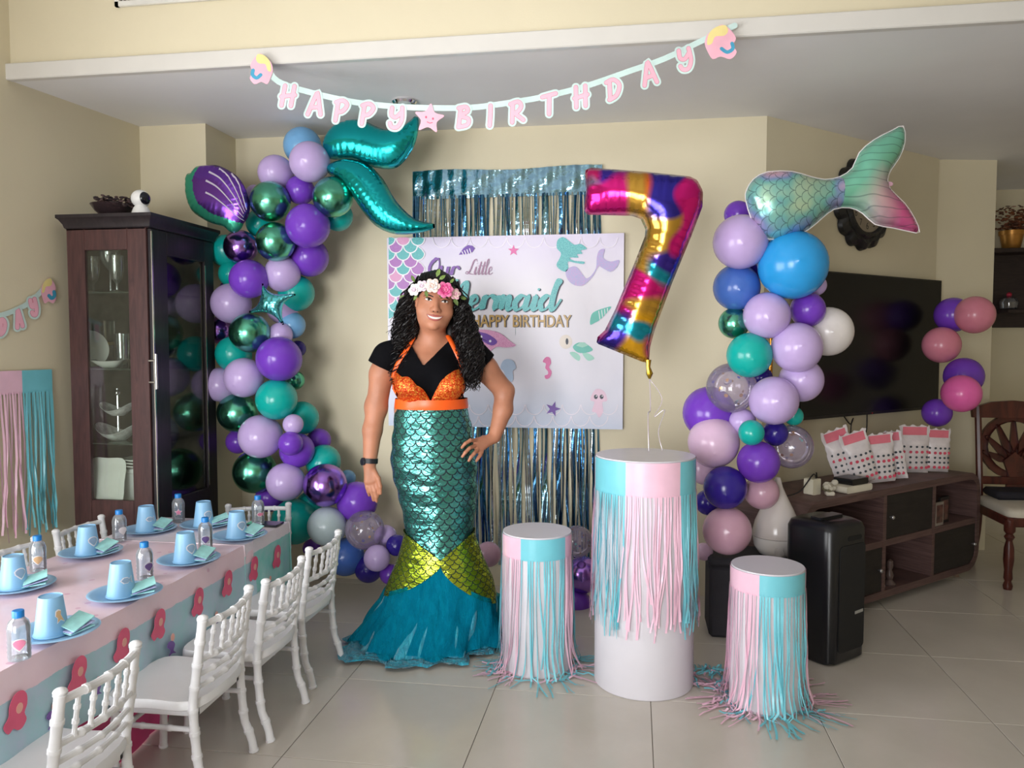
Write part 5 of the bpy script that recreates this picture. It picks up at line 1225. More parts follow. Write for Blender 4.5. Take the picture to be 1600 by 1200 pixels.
# ================================================================== foil curtain behind the poster
KY = 4.036
k0 = ony(645, 265, KY); k1 = ony(941, 262, KY); ztp = (k0[2] + k1[2]) / 2
fcur = thing('foil_curtain', 'shiny light blue foil fringe curtain taped to the back wall', 'curtain', ((k0[0] + k1[0]) / 2, KY, .10))
foil_b = M('blue_foil', (150, 192, 216), rough=.14, metal=1, var=.08, scale=14, bump=.25, bscale=30); foil_s = M('silver_blue_foil', (196, 212, 222), rough=.12, metal=1, var=.05, bump=.25, bscale=30); foil_d = M('deep_blue_foil', (84, 138, 184), rough=.16, metal=1, var=.08, bump=.25, bscale=30)
mb = MB(); rows = []
for v in np.linspace(0, .145, 9):
    rows.append([(k0[0] + (k1[0] - k0[0]) * u, KY - .004 - .003 * math.sin(u * 37 + v * 30) * math.sin(v * 20) - .003 * math.sin(u * 90), ztp - v + .006 * math.sin(u * 9) * (v < .01)) for u in np.linspace(0, 1, 70)])
mb.loft(rows, close=False); part('header', mb, foil_b, fcur, 60)
r_ = np.random.default_rng(5); SM = []
zbt = .12; LEN = ztp - .13 - zbt
for k in range(14):
    w = [.006, .009, .012, .014, .016, .010, .020][k % 7]; mb = MB(); rows = []; ph = r_.uniform(0, 6, 4)
    for q in np.linspace(0, 1, 26):
        sx_ = .010 * math.sin(ph[0] + q * 5) * q + .003 * math.sin(ph[1] + q * 23); oy = -.006 - .004 * math.sin(ph[2] + q * 17); an = .9 * math.sin(ph[3] + q * 9)
        rows.append([(sx_ - w / 2 * math.cos(an), oy - w / 2 * math.sin(an), -LEN * q), (sx_, oy - .0015, -LEN * q), (sx_ + w / 2 * math.cos(an), oy + w / 2 * math.sin(an), -LEN * q)])
    mb.loft(rows, close=False); SM.append(mb.mesh('strip', [foil_b, foil_d, foil_s][k % 3], 60))
off = worldloc(fcur)
NS = 74
for k in range(NS):
    u = (k + .5) / NS + r_.uniform(-.006, .006)
    if r_.uniform() < .10: continue
    link('strip', SM[int(r_.integers(0, 14))], fcur, (k0[0] + (k1[0] - k0[0]) * u - off[0], -.002 * (k % 3), ztp - .13 - off[2]))

# ================================================================== printed poster
PY = 4.016
pX0, pX1 = ony(606, 520, PY)[0], ony(974, 520, PY)[0]; pZ1, pZ0 = ony(790, 368, PY)[2], ony(790, 668, PY)[2]
pst = thing('birthday_poster', 'large printed mermaid birthday poster taped to the back wall', 'poster', ((pX0 + pX1) / 2, PY, pZ0))
def poster_m():
    m, t, b = newmat('poster_vinyl'); v = t.coord('Object'); z = t.xyz(v)[2]
    n = t.noise(v, 2.2, 3); c = t.ramp(t.math('ADD', t.math('DIVIDE', z, 1.0), t.math('MULTIPLY', t.math('SUBTRACT', n, .5), .5)), [(.0, rgb((196, 206, 226))), (.25, rgb((226, 224, 236))), (.7, rgb((234, 230, 238))), (1.0, rgb((222, 214, 236)))])
    t.link(c, b.inputs['Base Color']); b.inputs['Roughness'].default_value = .42
    t.link(t.bump(t.noise(t.coord('Object', (1.5, 1, 1)), 3.5, 3), .35, .02), b.inputs['Normal']); return m
mb = MB(); rows = []
for v in np.linspace(0, 1, 24):
    rows.append([(pX0 + (pX1 - pX0) * u, PY + .0015 * math.sin(u * 11 + v * 5), pZ0 + (pZ1 - pZ0) * v) for u in np.linspace(0, 1, 30)])
mb.loft(rows, close=False)
part('sheet', mb, poster_m(), pst, 60)
def pfr(u, v, w): p = ony(u, v, PY - .003); return (p[0], PY - .003 - w, p[2])
def glitter(name, c1, c2):
    m, t, b = newmat(name); n = t.noise(t.coord('Object'), 420, 2); t.link(t.ramp(n, [(.35, rgb(c1)), (.65, rgb(c2))]), b.inputs['Base Color']); b.inputs['Roughness'].default_value = .4; return m
g_teal = glitter('glitter_teal', (40, 150, 160), (130, 214, 212)); g_pur = glitter('glitter_purple', (140, 70, 160), (206, 150, 214)); g_pink = glitter('glitter_pink', (206, 120, 176), (240, 190, 220))
p_white = M('poster_white', (242, 238, 244), rough=.45); p_line = M('poster_lilac_line', (238, 232, 242), rough=.45); p_pur = M('poster_purple', (112, 70, 168), rough=.45); p_gold = glitter('poster_gold', (150, 112, 56), (214, 178, 104)); p_dark = M('poster_dark', (40, 48, 66), rough=.45)
p_rose = M('poster_rose', (222, 112, 170), rough=.45); p_mint = M('poster_mint', (96, 190, 176), rough=.45); p_grey = M('poster_mauve_grey', (170, 130, 160), rough=.45); p_pale = M('poster_pale_pink', (236, 204, 224), rough=.45); p_cream = M('poster_cream', (232, 222, 212), rough=.45); p_pb = M('poster_pale_blue', (176, 196, 222), rough=.45); p_lil = glitter('poster_tail', (150, 180, 220), (214, 160, 214))
def art(name, shapes, parent=pst):
    """shapes: (outline in the photo's frame, material, level)"""
    ms = []; mb = MB()
    for pl, m, lv in shapes:
        if m not in ms: ms.append(m)
        mb.prism([tuple(q) for q in pl], pfr, lv * .0008 - .0004, lv * .0008 + .0004, ms.index(m))
    return part(name, mb, ms, parent, 0)
def ell(cx, cy, a, b, n=20, rot=0): return [(cx + a * math.cos(t) * math.cos(rot) - b * math.sin(t) * math.sin(rot), cy + a * math.cos(t) * math.sin(rot) + b * math.sin(t) * math.cos(rot)) for t in np.linspace(0, 2 * PI, n + 1)[:-1]]
def star(cx, cy, r, n=5, inner=.42, rot=0): return [(cx + (r if k % 2 == 0 else r * inner) * math.sin(PI * k / n + rot), cy - (r if k % 2 == 0 else r * inner) * math.cos(PI * k / n + rot)) for k in range(2 * n)]
# corner of glitter scales
SC_W = 23.0; sc_col = {0: g_teal, 1: g_pur, 2: g_pink}
def scale_shape(cx, cy, r, clip):
    pl = [(cx + r * math.cos(t), cy + r * math.sin(t)) for t in np.linspace(0, PI, 11)] + [(cx - r * .55, cy - r * .62), (cx, cy - r * 1.05), (cx + r * .55, cy - r * .62)]
    return [(min(max(x, 607.5), clip), max(y, 371)) for x, y in pl]
for row in range(0, 11):
    for k in range(3):
        cx = 607 + k * SC_W + (SC_W / 2 if row % 2 else 0); cy = 373 + row * SC_W / 2
        lim = 664 if row < 4 else 664 - (row - 4) * 9
        if cx - SC_W / 2 > lim - 8: continue
        if cx > 664: continue
        c_ = sc_col[[0, 1, 2, 0, 1][(row + (k % 2) * 2 + row // 2) % 5]]
        art('printed_scale', [(scale_shape(cx, cy, SC_W / 2, 665), p_white, 1 + .14 * (10 - row)), (scale_shape(cx, cy, SC_W / 2 - 1.7, 663.5), c_, 1.07 + .14 * (10 - row))])
for (y0, sg) in ((371, 1), (632, 1), (650, 1)):
    for k in range(10):
        cx = 690 + k * 29 + (14 if y0 == 650 else 0)
        if cx > 958 or (y0 > 600 and cx < 700): continue
        mb = MB(); ribbon2d(mb, [(cx + 14 * math.cos(t), y0 + 16 * math.sin(t)) for t in np.linspace(.05, PI - .05, 9)], 1.3, pfr, .0002, .0006); part('scale_outline', mb, p_line, pst, 0)
def script(word, x0, y0, hgt, wid, thick, mat, edge=None, slant=.22, varied=True):
    tot = sum(SCRIPT[c][0] for c in word); x = 0.0; mb = MB(); me_ = MB()
    for c in word:
        adv, strokes = SCRIPT[c]
        for s in strokes:
            q = catmull([((x + a), b) for a, b in s], 6)
            pts = [(x0 + (p[0] + slant * p[1]) * wid / tot, y0 - p[1] * hgt) for p in q]
            ws_ = []
            for i in range(len(pts)):
                d = np.array(pts[min(i + 1, len(pts) - 1)]) - np.array(pts[max(i - 1, 0)]); ws_.append(thick * (1.0 if not varied else (.5 + .75 * max(0, min(1, (d[1] / (np.linalg.norm(d) + 1e-9) + .2))))))
            if edge is not None: ribbon2d(me_, [(a + thick * .22, b + thick * .12) for a, b in pts], [w * 1.15 for w in ws_], pfr, .0009, .0012)
            ribbon2d(mb, pts, ws_, pfr, .0014, .0020)
        x += adv
    o = part('lettering', mb, mat, pst, 0)
    if edge is not None: part('lettering_shadow', me_, edge, o, 0)
script('Our', 668, 430, 27, 47, 3.6, glitter('script_purple', (96, 50, 140), (150, 100, 190)), p_dark)
script('Little', 727, 429, 24, 42, 1.5, p_grey)
script('Mermaid', 686, 484, 44, 186, 7.0, g_teal, p_dark, .20)
def happy():
    x0, x1 = 737.5, 893; o = None
    for dx_, m, lv, nm in ((0, p_gold, .0016, 'lettering'), (1.3, p_dark, .0008, 'lettering_shadow')):
        mb = text_mesh('HAPPY BIRTHDAY', 1.0, lambda u, v, w: (u, v, 0), bold=.018); a = np.array(mb.v)
        lo, hi = a[:, 0].min(), a[:, 0].max(); bl, bh = a[:, 1].min(), a[:, 1].max()
        mb.v = [pfr(x0 + dx_ + (p[0] - lo) / (hi - lo) * (x1 - x0), 511 + dx_ * .4 - (p[1] - bl) / (bh - bl) * 19, lv) for p in mb.v]
        q = part(nm, mb, m, pst if o is None else o, 0); o = o or q
happy()
art('printed_shell', [([(717, 398), (724, 388), (731, 383), (738, 384), (742, 388), (738, 394), (729, 397)], p_pur, 1)] + [([(721 + k * 4, 386 + 7 - k * 1.5), (722.2 + k * 4, 385.5 + 7 - k * 1.5), (725 + k * 4, 398 - k * .6), (723.6 + k * 4, 398.2 - k * .6)], p_white, 2) for k in range(4)])
art('printed_starfish', [(star(802.5, 391.5, 9), p_rose, 1)])
art('printed_starfish', [(star(864, 639, 12.5, 5, .38, .3), p_pur, 1)])
art('printed_shell', [(catmull([(922, 507), (924, 492), (931, 486), (942, 482), (955, 479), (947, 490), (937, 500), (930, 504)], 3, True), p_mint, 1)] + [([(935 + k * 4.5, 486 - k * 1.5), (936 + k * 4.5, 485.5 - k * 1.5), (938 + k * 4, 499 - k * 3.5), (937 + k * 4, 500 - k * 3.5)], p_white, 2) for k in range(4)])
crp = lambda pts: cropped(pts, 860, 365, .25)
art('printed_mermaid', [(crp(catmull([(40, 90), (45, 40), (80, 22), (115, 45), (150, 70), (190, 65), (228, 95), (190, 105), (200, 125), (165, 130), (175, 150), (120, 150), (150, 170), (210, 175), (205, 190), (150, 182), (110, 175), (112, 215), (95, 238), (60, 225), (38, 195), (60, 150), (65, 120)], 3, True)), g_teal, 1),
                        (crp(catmull([(95, 236), (130, 208), (165, 210), (205, 260), (225, 280), (255, 262), (285, 215), (290, 150), (305, 105), (340, 97), (330, 150), (375, 175), (430, 165), (415, 210), (375, 238), (325, 215), (300, 205), (270, 260), (235, 300), (200, 325), (150, 322), (110, 290)], 3, True)), p_lil, 1)])
art('printed_turtle', [(ell(884, 534, 10, 11), p_cream, 1), (ell(886, 533.5, 2.2, 5), p_dark, 2), (crp(catmull([(140, 710), (165, 685), (200, 680), (240, 700), (265, 728), (220, 745), (170, 742)], 3, True)), p_mint, 2), (crp([(160, 700), (185, 680), (215, 680), (235, 700), (200, 712)]), M('poster_mint_light', (160, 216, 200), rough=.45), 3),
                       (crp(catmull([(120, 745), (150, 740), (185, 765), (180, 795), (150, 780)], 3, True)), M('poster_mint_light', (160, 216, 200)), 1), (crp(catmull([(200, 745), (240, 750), (275, 780), (240, 795), (215, 775)], 3, True)), M('poster_mint_light', (160, 216, 200)), 1)])
art('printed_seahorse', [(catmull([(848, 565), (853, 558), (859, 559), (861, 567), (858, 574), (862, 581), (859, 590), (853, 592), (851, 587), (856, 585), (856, 580), (852, 575), (853, 568)], 3, True), p_rose, 1)])
art('printed_jellyfish', [(crp(catmull([(250, 1040), (262, 1000), (285, 972), (320, 975), (345, 1000), (355, 1045), (325, 1055), (330, 1110), (305, 1150), (285, 1120), (260, 1110), (275, 1055)], 3, True)), p_pale, 1), (crp(ell(284, 1020, 12, 14)), p_dark, 2), (crp(ell(320, 1020, 12, 14)), p_dark, 2), (crp(ell(288, 1015, 4, 4)), p_white, 3), (crp(ell(324, 1015, 4, 4)), p_white, 3)])
art('printed_jellyfish', [(catmull([(782, 575), (786, 564), (794, 561), (803, 565), (806, 575), (801, 580), (802, 592), (796, 598), (790, 590), (787, 580)], 3, True), p_pb, 1)])
art('printed_fish', [(catmull([(735, 518), (756, 515), (780, 520), (797, 533), (806, 540), (790, 543), (775, 542), (760, 553), (748, 545), (735, 535)], 3, True), g_pink, 1), (catmull([(738, 519), (760, 521), (777, 533), (768, 540), (750, 530)], 3, True), p_pur, 2), (ell(752, 526, 2, 2, 8), p_white, 3), (ell(766, 533, 2, 2, 8), p_white, 3)])

# ================================================================== birthday banners
mint_m = M('banner_mint', (202, 226, 222), rough=.5); bpink = M('banner_pink', (244, 184, 202), rough=.5); byel = M('banner_yellow', (242, 224, 150), rough=.5); bblu = M('banner_blue', (70, 160, 196), rough=.5); bred = M('banner_outline', (206, 92, 124), rough=.5)
def banner(frame, letters, path, fin, root, h=31, wd=21, star_at=None, rib=9):
    """frame(px, py, w) puts the photo's frame onto the banner's plane"""
    mb = MB(); ribbon2d(mb, catmull(path, 3), rib, frame, .0, .0008); part('ribbon_strip', mb, mint_m, root, 0)
    for ch, cx, cy, tilt in letters:
        A = MB(); B2 = MB(); C2 = MB()
        for s in BRUSH[ch]:
            q = [((a - .5) * wd + (b - .5) * 3, (.5 - b) * h) for a, b in s]
            q = catmull(q, 4) if len(q) > 2 else q
            q = [(cx + a * math.cos(tilt) - b * math.sin(tilt), cy + a * math.sin(tilt) + b * math.cos(tilt)) for a, b in q]
            ribbon2d(A, q, 13.5, frame, .0012, .0024); ribbon2d(B2, q, 6.0, frame, .0028, .0032); ribbon2d(C2, q, 7.0, frame, .0024, .0028)
        cd_ = part('letter_card', A, mint_m, root, 0); part('letter_outline', C2, bred, cd_, 0); part('letter_face', B2, bpink, cd_, 0)
    for cx, cy, sx_, sy_, fl in fin:
        A = MB()
        A.prism([(cx + sx_ * fl * a, cy + sy_ * b) for a, b in catmull([(-.1, -1), (.4, -.75), (.85, -.4), (1, .1), (.8, .6), (.5, 1.0), (.0, .85), (-.6, 1.0), (-1, .6), (-.75, .2), (-.95, -.2), (-.6, -.7)], 3, True)], frame, .003, .0042)
        c_ = part('figure_card', A, bpink, root, 0)
        A = MB(); A.prism([(cx + sx_ * fl * a, cy + sy_ * b) for a, b in catmull([(-.3, -.95), (.3, -.85), (.75, -.45), (.85, .15), (.55, .1), (.35, -.3), (-.2, -.35), (-.45, -.6)], 3, True)], frame, .0042, .0048)
        part('yellow_hair', A, byel, c_, 0)
        A = MB(); ribbon2d(A, [(cx + sx_ * fl * a, cy + sy_ * b) for a, b in catmull([(-.7, .1), (-.75, .4), (-.4, .6), (-.05, .4)], 4)], 5.5, frame, .0042, .005); part('blue_tail', A, bblu, c_, 0)
    if star_at:
        cx, cy, r = star_at; A = MB()
        rs = star(cx, cy, r, 5, .55, .12); A.prism(catmull(rs, 4, True), frame, .003, .0044); c_ = part('star_card', A, bpink, root, 0)
        A = MB()
        for a, b in ((-.2, -.1), (.25, .0)): A.prism(ell(cx + a * r, cy + b * r, 1.6, 2, 8), frame, .0044, .005)
        ribbon2d(A, [(cx - 3, cy + 5), (cx + 1, cy + 7), (cx + 5, cy + 6)], 1.2, frame, .0044, .005); part('star_face', A, bred, c_, 0)
BNY = 2.972
def bnf(u, v, w): p = ony(u, v, BNY); return (p[0], BNY - w, p[2])
bc = ony(760, 165, BNY)
bn = thing('birthday_banner', 'pastel pink and mint letter banner hung across the white beam', 'banner', (bc[0], BNY, bc[2] - .06))
banner(bnf, [('H', 451, 150, .05), ('A', 494, 164, .05), ('P', 534, 173, .0), ('P', 575, 178, .0), ('Y', 620, 184, 0), ('B', 726, 183, -.02), ('I', 766, 181, -.05), ('R', 808, 175, -.12), ('T', 858, 163, -.1), ('H', 908, 151, -.15), ('D', 959, 139, -.22), ('A', 1015, 116, -.25), ('Y', 1071, 93, -.25)],
       [(409, 92), (428, 122), (450, 134), (476, 142), (516, 152), (556, 160), (599, 165), (646, 168), (705, 169), (750, 167), (831, 155), (885, 143), (927, 131), (987, 110), (1038, 92), (1092, 66), (1148, 40)],
       [(409, 108, 18, 24, 1), (1126, 66, 25, 27, -1)], bn, star_at=(671, 186, 24))
def lwf(u, v, w): p = lw(u, v, .006 + w); return tuple(p)
lc = lw(40, 490)
bn2 = thing('birthday_banner', 'end of a second pastel letter banner on the left wall', 'banner', (lc[0], lc[1], lc[2] - .1))
banner(lwf, [('Y', 53, 480, -.3), ('A', 30, 499, -.25), ('D', 4, 510, -.15), ('H', -24, 516, -.1)], [(-40, 500), (0, 493), (30, 482), (52, 468), (78, 440)], [(76, 454, 12, 20, -1)], bn2, h=24, wd=9, rib=8)

# ================================================================== fringed plinths
plw = M('plinth_white', (218, 215, 222), rough=.35, var=.01)
def plinth(cx, cy, R_, H_, segs, band, flen, label, seed, n, splay, dens=1.0):
    t = thing('plinth', label, 'plinth', (cx, cy, 0), 0, 'fringed round plinths'); r = np.random.default_rng(seed)
    part('column', MB().lathe([(R_ - .004, 0), (R_, .004), (R_, H_ - .003), (R_ - .003, H_)], (cx, cy, 0), 72), plw, t)
    part('top_disc', MB().lathe([(R_ - .001, H_ + .0005), (R_ - .002, H_ + .004), (0, H_ + .004)], (cx, cy, 0), 72), plw, t)
    for a0, a1, col in segs:
        m = pink_f if col == 'p' else blue_f; nm = 'pink' if col == 'p' else 'aqua'
        A = np.linspace(a0, a1, max(4, int(abs(a1 - a0) * 14)))
        part(nm + '_band', MB().loft([[(cx + (R_ + .002) * math.cos(a), cy + (R_ + .002) * math.sin(a), z) for a in A] for z in (H_ - .001, H_ - band * .5, H_ - band)], close=False), m, t, 60)
        mb = MB(); k = max(3, int(abs(a1 - a0) / (2 * PI) * n))
        for j in range(k):
            if r.uniform() > dens: continue
            a = a0 + (a1 - a0) * (j + .5) / k + r.uniform(-.02, .02); L = flen * (r.uniform(.9, 1.06) if r.uniform() < .8 else r.uniform(.72, .95)); w = r.uniform(.004, .0085)
            ph = r.uniform(0, 6, 3); tw = r.uniform(-1.3, 1.3); rows = []; dr = r.normal() * .13 * splay + .10 * math.sin(a * 9 + seed)
            Q = 20; path = []
            for q in np.linspace(0, 1, Q):
                z = H_ - band + .004 - L * q; aa = a + dr * q * q + .035 * math.sin(ph[0] + q * 7) * q
                rad = R_ + .004 + .012 * q * abs(math.sin(ph[1])) + .004 * math.sin(ph[2] + q * 14) * q + .02 * q * r.uniform(.2, .5) * .5
                if z < .012:          # the strip turns outward along the floor
                    rad += (.012 - z) * .9 + .01; z = .004 + .004 * abs(math.sin(ph[2] + q * 30)); aa += dr * .6
                elif splay > 1 and z < .12: rad += .05 * (1 - z / .12) ** 2 * abs(math.sin(ph[1] * 2))
                path.append((aa, rad, z))
            for q, (aa, rad, z) in enumerate(path):
                an = tw * math.sin(q / Q * 4); e = np.array([-math.sin(aa), math.cos(aa), 0]) * math.cos(an) + np.array([math.cos(aa), math.sin(aa), 0]) * abs(math.sin(an))
                c_ = np.array([cx + rad * math.cos(aa), cy + rad * math.sin(aa), z]); rows.append([tuple(c_ - e * w / 2), tuple(c_ + e * w / 2)])
            mb.loft(rows, close=False)
        part(nm + '_fringe', mb, m, t, 60, stuff=True)
    return t
cam_ang = lambda cx, cy: math.atan2(-cy, -cx)
def segs_from(cx, cy, R_, edges, cols):
    """edges given as fractions -1..1 across the visible front, left to right; turned into angles"""
    ca = cam_ang(cx, cy); A = [ca + math.asin(max(-1, min(1, e))) for e in edges]
    out = []
    for k in range(len(cols)): out.append((A[k], A[k + 1], cols[k]))
    out.append((A[-1], A[0] + 2 * PI, cols[0] if len(cols) % 2 == 0 else ('p' if cols[0] == 'b' else 'b'))); return out
T1 = (.044, 2.992, .188); H1 = ony(1010, 712, 2.992)[2]
plinth(*T1, H1, segs_from(*T1, [-.98, -.36, .66, .98], ['b', 'p', 'b']), .125, .50, 'tallest white plinth with aqua and pink fringe under the seven balloon', 41, 190, .5, .95)
T2 = (-.378, 3.062, .138); H2 = ony(838, 830, 3.06)[2]
plinth(*T2, H2, segs_from(*T2, [-.98, -.45, .78, .98], ['p', 'b', 'p']), .085, H2 + .03, 'small fringed plinth beside the woman in the mermaid dress', 42, 110, 1.6, .66)
T3 = (.480, 2.878, .128); H3 = ony(1195, 884, 2.878)[2]
plinth(*T3, H3, segs_from(*T3, [-.98, -.20, .97], ['p', 'b']), .075, H3 + .05, 'small fringed plinth in front of the black speaker', 43, 110, 1.6, .9)
# loose fringe strips lying on the floor about the small plinths
def floor_scraps(cx, cy, n, rx, ry, ox, oy, seed, label):
    r = np.random.default_rng(seed); mb = MB()
    for k in range(n):
        a = r.uniform(0, 2 * PI); q = math.sqrt(r.uniform(.2, 1)); c_ = np.array([cx + ox + rx * q * math.cos(a), cy + oy + ry * q * math.sin(a)]); d = r.uniform(0, PI); L = r.uniform(.06, .15); cv = r.uniform(-1.5, 1.5); rows = []
        for t in np.linspace(-.5, .5, 8):
            dd = d + cv * t; p = c_ + np.array([math.cos(dd), math.sin(dd)]) * L * t; n2 = np.array([-math.sin(dd), math.cos(dd)]) * .0035; z = .0035 + .010 * abs(math.sin(t * 9 + k)) * r.uniform(.3, 1)
            rows.append([(p[0] - n2[0], p[1] - n2[1], z), (p[0] + n2[0], p[1] + n2[1], z + .002)])
        mb.loft(rows, close=False, mi=int(r.uniform() < .5))
    o = solo('fringe_scraps', mb, [pink_f, blue_f], label, 'fringe scraps', None, 60); o['kind'] = 'stuff'
floor_scraps(.48, 2.878, 90, .20, .14, .0, -.02, 51, 'tangle of pink and aqua fringe on the floor around the plinth by the speaker')
floor_scraps(.28, 3.02, 40, .09, .08, .02, .02, 52, 'patch of aqua fringe on the floor between the tall and small plinths')
floor_scraps(-.378, 3.062, 60, .19, .15, .0, -.02, 53, 'loose fringe on the floor around the plinth beside the woman')
# ================================================================== the woman in the mermaid dress
WO = np.array([-.812, 3.235, 0.0])
EF = np.array([.243, -.970, 0.0]); EF /= np.linalg.norm(EF); ER = np.array([-EF[1], EF[0], 0.0]); EZ = np.array([0, 0, 1.0])
def WP(px, py, f=0.0):
    """a point of her figure: under a pixel, f metres in front of her mid plane"""
    d = ray(px, py); t = ((WO + EF * f - CAMP) @ EF) / (d @ EF); return CAMP + d * t
K = 1 / 367.0
def surface_net(f, org, h):
    s = f < 0; nx, ny, nz = f.shape
    cnt = np.zeros((nx - 1, ny - 1, nz - 1), np.int8)
    for a in (0, 1):
        for b in (0, 1):
            for c in (0, 1): cnt += s[a:nx - 1 + a, b:ny - 1 + b, c:nz - 1 + c]
    act = (cnt > 0) & (cnt < 8); idx = np.argwhere(act); ID = -np.ones(act.shape, np.int64); ID[act] = np.arange(len(idx))
    acc = np.zeros((len(idx), 3)); n = np.zeros(len(idx)); i, j, k = idx.T
    cor = [(a, b, c) for a in (0, 1) for b in (0, 1) for c in (0, 1)]
    for p in cor:
        for ax in range(3):
            if p[ax]: continue
            q = list(p); q[ax] = 1
            f0 = f[i + p[0], j + p[1], k + p[2]]; f1 = f[i + q[0], j + q[1], k + q[2]]; m = (f0 < 0) != (f1 < 0)
            t = np.where(m, f0 / np.where(m, f0 - f1, 1), 0); pt = np.tile(np.array(p, float), (len(idx), 1)); pt[:, ax] += t
            acc[m] += pt[m]; n[m] += 1
    V = (idx + acc / n[:, None]) * h + org
    Fs = []
    for ax in range(3):
        sl0 = [slice(None)] * 3; sl1 = [slice(None)] * 3; sl0[ax] = slice(0, -1); sl1[ax] = slice(1, None)
        ch = s[tuple(sl0)] != s[tuple(sl1)]; e = np.argwhere(ch); b, c = (ax + 1) % 3, (ax + 2) % 3
        ok = (e[:, b] > 0) & (e[:, c] > 0) & (e[:, b] < f.shape[b] - 1) & (e[:, c] < f.shape[c] - 1); e = e[ok]
        def cid(db, dc): q = e.copy(); q[:, b] -= db; q[:, c] -= dc; return ID[q[:, 0], q[:, 1], q[:, 2]]
        A = np.stack([cid(1, 1), cid(0, 1), cid(0, 0), cid(1, 0)], 1); fl = s[e[:, 0], e[:, 1], e[:, 2]]
        A[~fl] = A[~fl][:, ::-1]; Fs.append(A)
    return V, np.concatenate(Fs)
class SDF:
    def __init__(s, lo, hi, h):
        s.lo = np.array(lo); s.h = h; s.n = ((np.array(hi) - s.lo) / h).astype(int) + 2; s.f = np.full(s.n, 1.0, np.float32)
    def _sub(s, lo, hi):
        a = np.clip(((lo - s.lo) / s.h).astype(int), 0, s.n - 1); b = np.clip(((hi - s.lo) / s.h).astype(int) + 2, 1, s.n)
        g = np.meshgrid(*[s.lo[q] + s.h * np.arange(a[q], b[q]) for q in range(3)], indexing='ij'); return tuple(slice(a[q], b[q]) for q in range(3)), np.stack(g, -1)
    def _mix(s, sl, d, k, sub=False):
        o = s.f[sl]
        if sub: d = -d; q = np.clip(.5 - .5 * (d - o) / k, 0, 1); s.f[sl] = o * (1 - (1 - q)) * 0 + np.maximum(o, d) + 0 if k <= 1e-6 else (o * q + d * (1 - q) + k * q * (1 - q))
        else:
            if k <= 1e-6: s.f[sl] = np.minimum(o, d)
            else: q = np.clip(.5 + .5 * (d - o) / k, 0, 1); s.f[sl] = o * q + d * (1 - q) - k * q * (1 - q)
    def cap(s, a, b, ra, rb=None, k=.015):
        a = np.array(a); b = np.array(b); rb = ra if rb is None else rb; m = max(ra, rb) + 2.5 * k + .012
        sl, P = s._sub(np.minimum(a, b) - m, np.maximum(a, b) + m); d = b - a; t = np.clip(((P - a) @ d) / (d @ d + 1e-12), 0, 1)
        s._mix(sl, np.linalg.norm(P - a - t[..., None] * d, axis=-1) - (ra + (rb - ra) * t), k)
    def chain(s, pts, rs, k=.006):
        for i in range(len(pts) - 1): s.cap(pts[i], pts[i + 1], rs[i], rs[i + 1], k)
    def ell(s, c, r, ax=None, k=.015, sub=False):
        c = np.array(c); r = np.array(r, float); ax = np.stack([ER, EF, EZ]) if ax is None else np.stack(ax); m = r.max() + 2.5 * k + .012
        sl, P = s._sub(c - m, c + m); q = (P - c) @ ax.T; k0 = np.linalg.norm(q / r, axis=-1); k1 = np.linalg.norm(q / (r * r), axis=-1) + 1e-9
        s._mix(sl, k0 * (k0 - 1) / k1, k, sub)
    def mesh(s): return surface_net(s.f, s.lo, s.h)
# head frame
HC = WP(680.2, 471, .02); roll = math.radians(7.5); HU = EZ * math.cos(roll) + ER * math.sin(roll); HR = ER * math.cos(roll) - EZ * math.sin(roll)
yaw_ = math.radians(4); HF = EF * math.cos(yaw_) + HR * math.sin(yaw_); HR = np.cross(HU, -HF); HR = HR if HR @ ER > 0 else -HR
def HP(x, y, z): return HC + HR * x + HF * y + HU * z
HA = [HR, HF, HU]
sd = SDF(WO + np.array([-.46, -.42, .48]), WO + np.array([.50, .34, 1.62]), .0034)
def torso(s, g=0.0):
    s.ell(WP(671, 588, .0), (.150 + g, .108 + g, .125 + g), k=.03)
    s.ell(WP(671, 640, -.005), (.150 + g, .105 + g, .12 + g), k=.03)
    s.cap(WP(618, 556, -.01), WP(736, 555, -.01), .048 + g, None, .03)
    s.cap(WP(664, 538, -.02), WP(625, 550, -.015), .040 + g, .045 + g, .03); s.cap(WP(684, 537, -.02), WP(730, 549, -.015), .040 + g, .045 + g, .03)
    for px in (644, 700): s.ell(WP(px, 602, .075), (.068 + g, .05 + g, .055 + g), k=.03)
torso(sd)
# head
sd.ell(HP(0, -.025, .035), (.075, .094, .088), HA, .02); sd.ell(HP(0, .022, -.030), (.0755, .066, .094), HA, .02)
sd.ell(HP(0, .036, -.080), (.058, .048, .042), HA, .025)
for q in (-1, 1):
    sd.ell(HP(q * .043, .052, -.046), (.031, .026, .026), HA, .02)
    sd.ell(HP(q * .034, .066, .024), (.026, .014, .009), HA, .012)
    sd.ell(HP(q * .0335, .102, .001), (.017, .018, .0095), HA, .012, sub=True)
    sd.ell(HP(q * .0335, .0715, .000), (.0165, .012, .0100), HA, .006)
    sd.ell(HP(q * .077, -.01, -.015), (.010, .018, .030), HA, .008)
    sd.ell(HP(q * .0135, .091, -.041), (.0105, .011, .0085), HA, .006)
sd.cap(HP(0, .080, .000), HP(0, .101, -.036), .0085, .0125, .012)
sd.ell(HP(0, .075, -.068), (.030, .016, .020), HA, .018); sd.ell(HP(0, .072, -.106), (.020, .014, .013), HA, .015)
# neck
sd.cap(WP(674, 556, -.02), HP(0, -.018, -.07), .060, .054, .03)
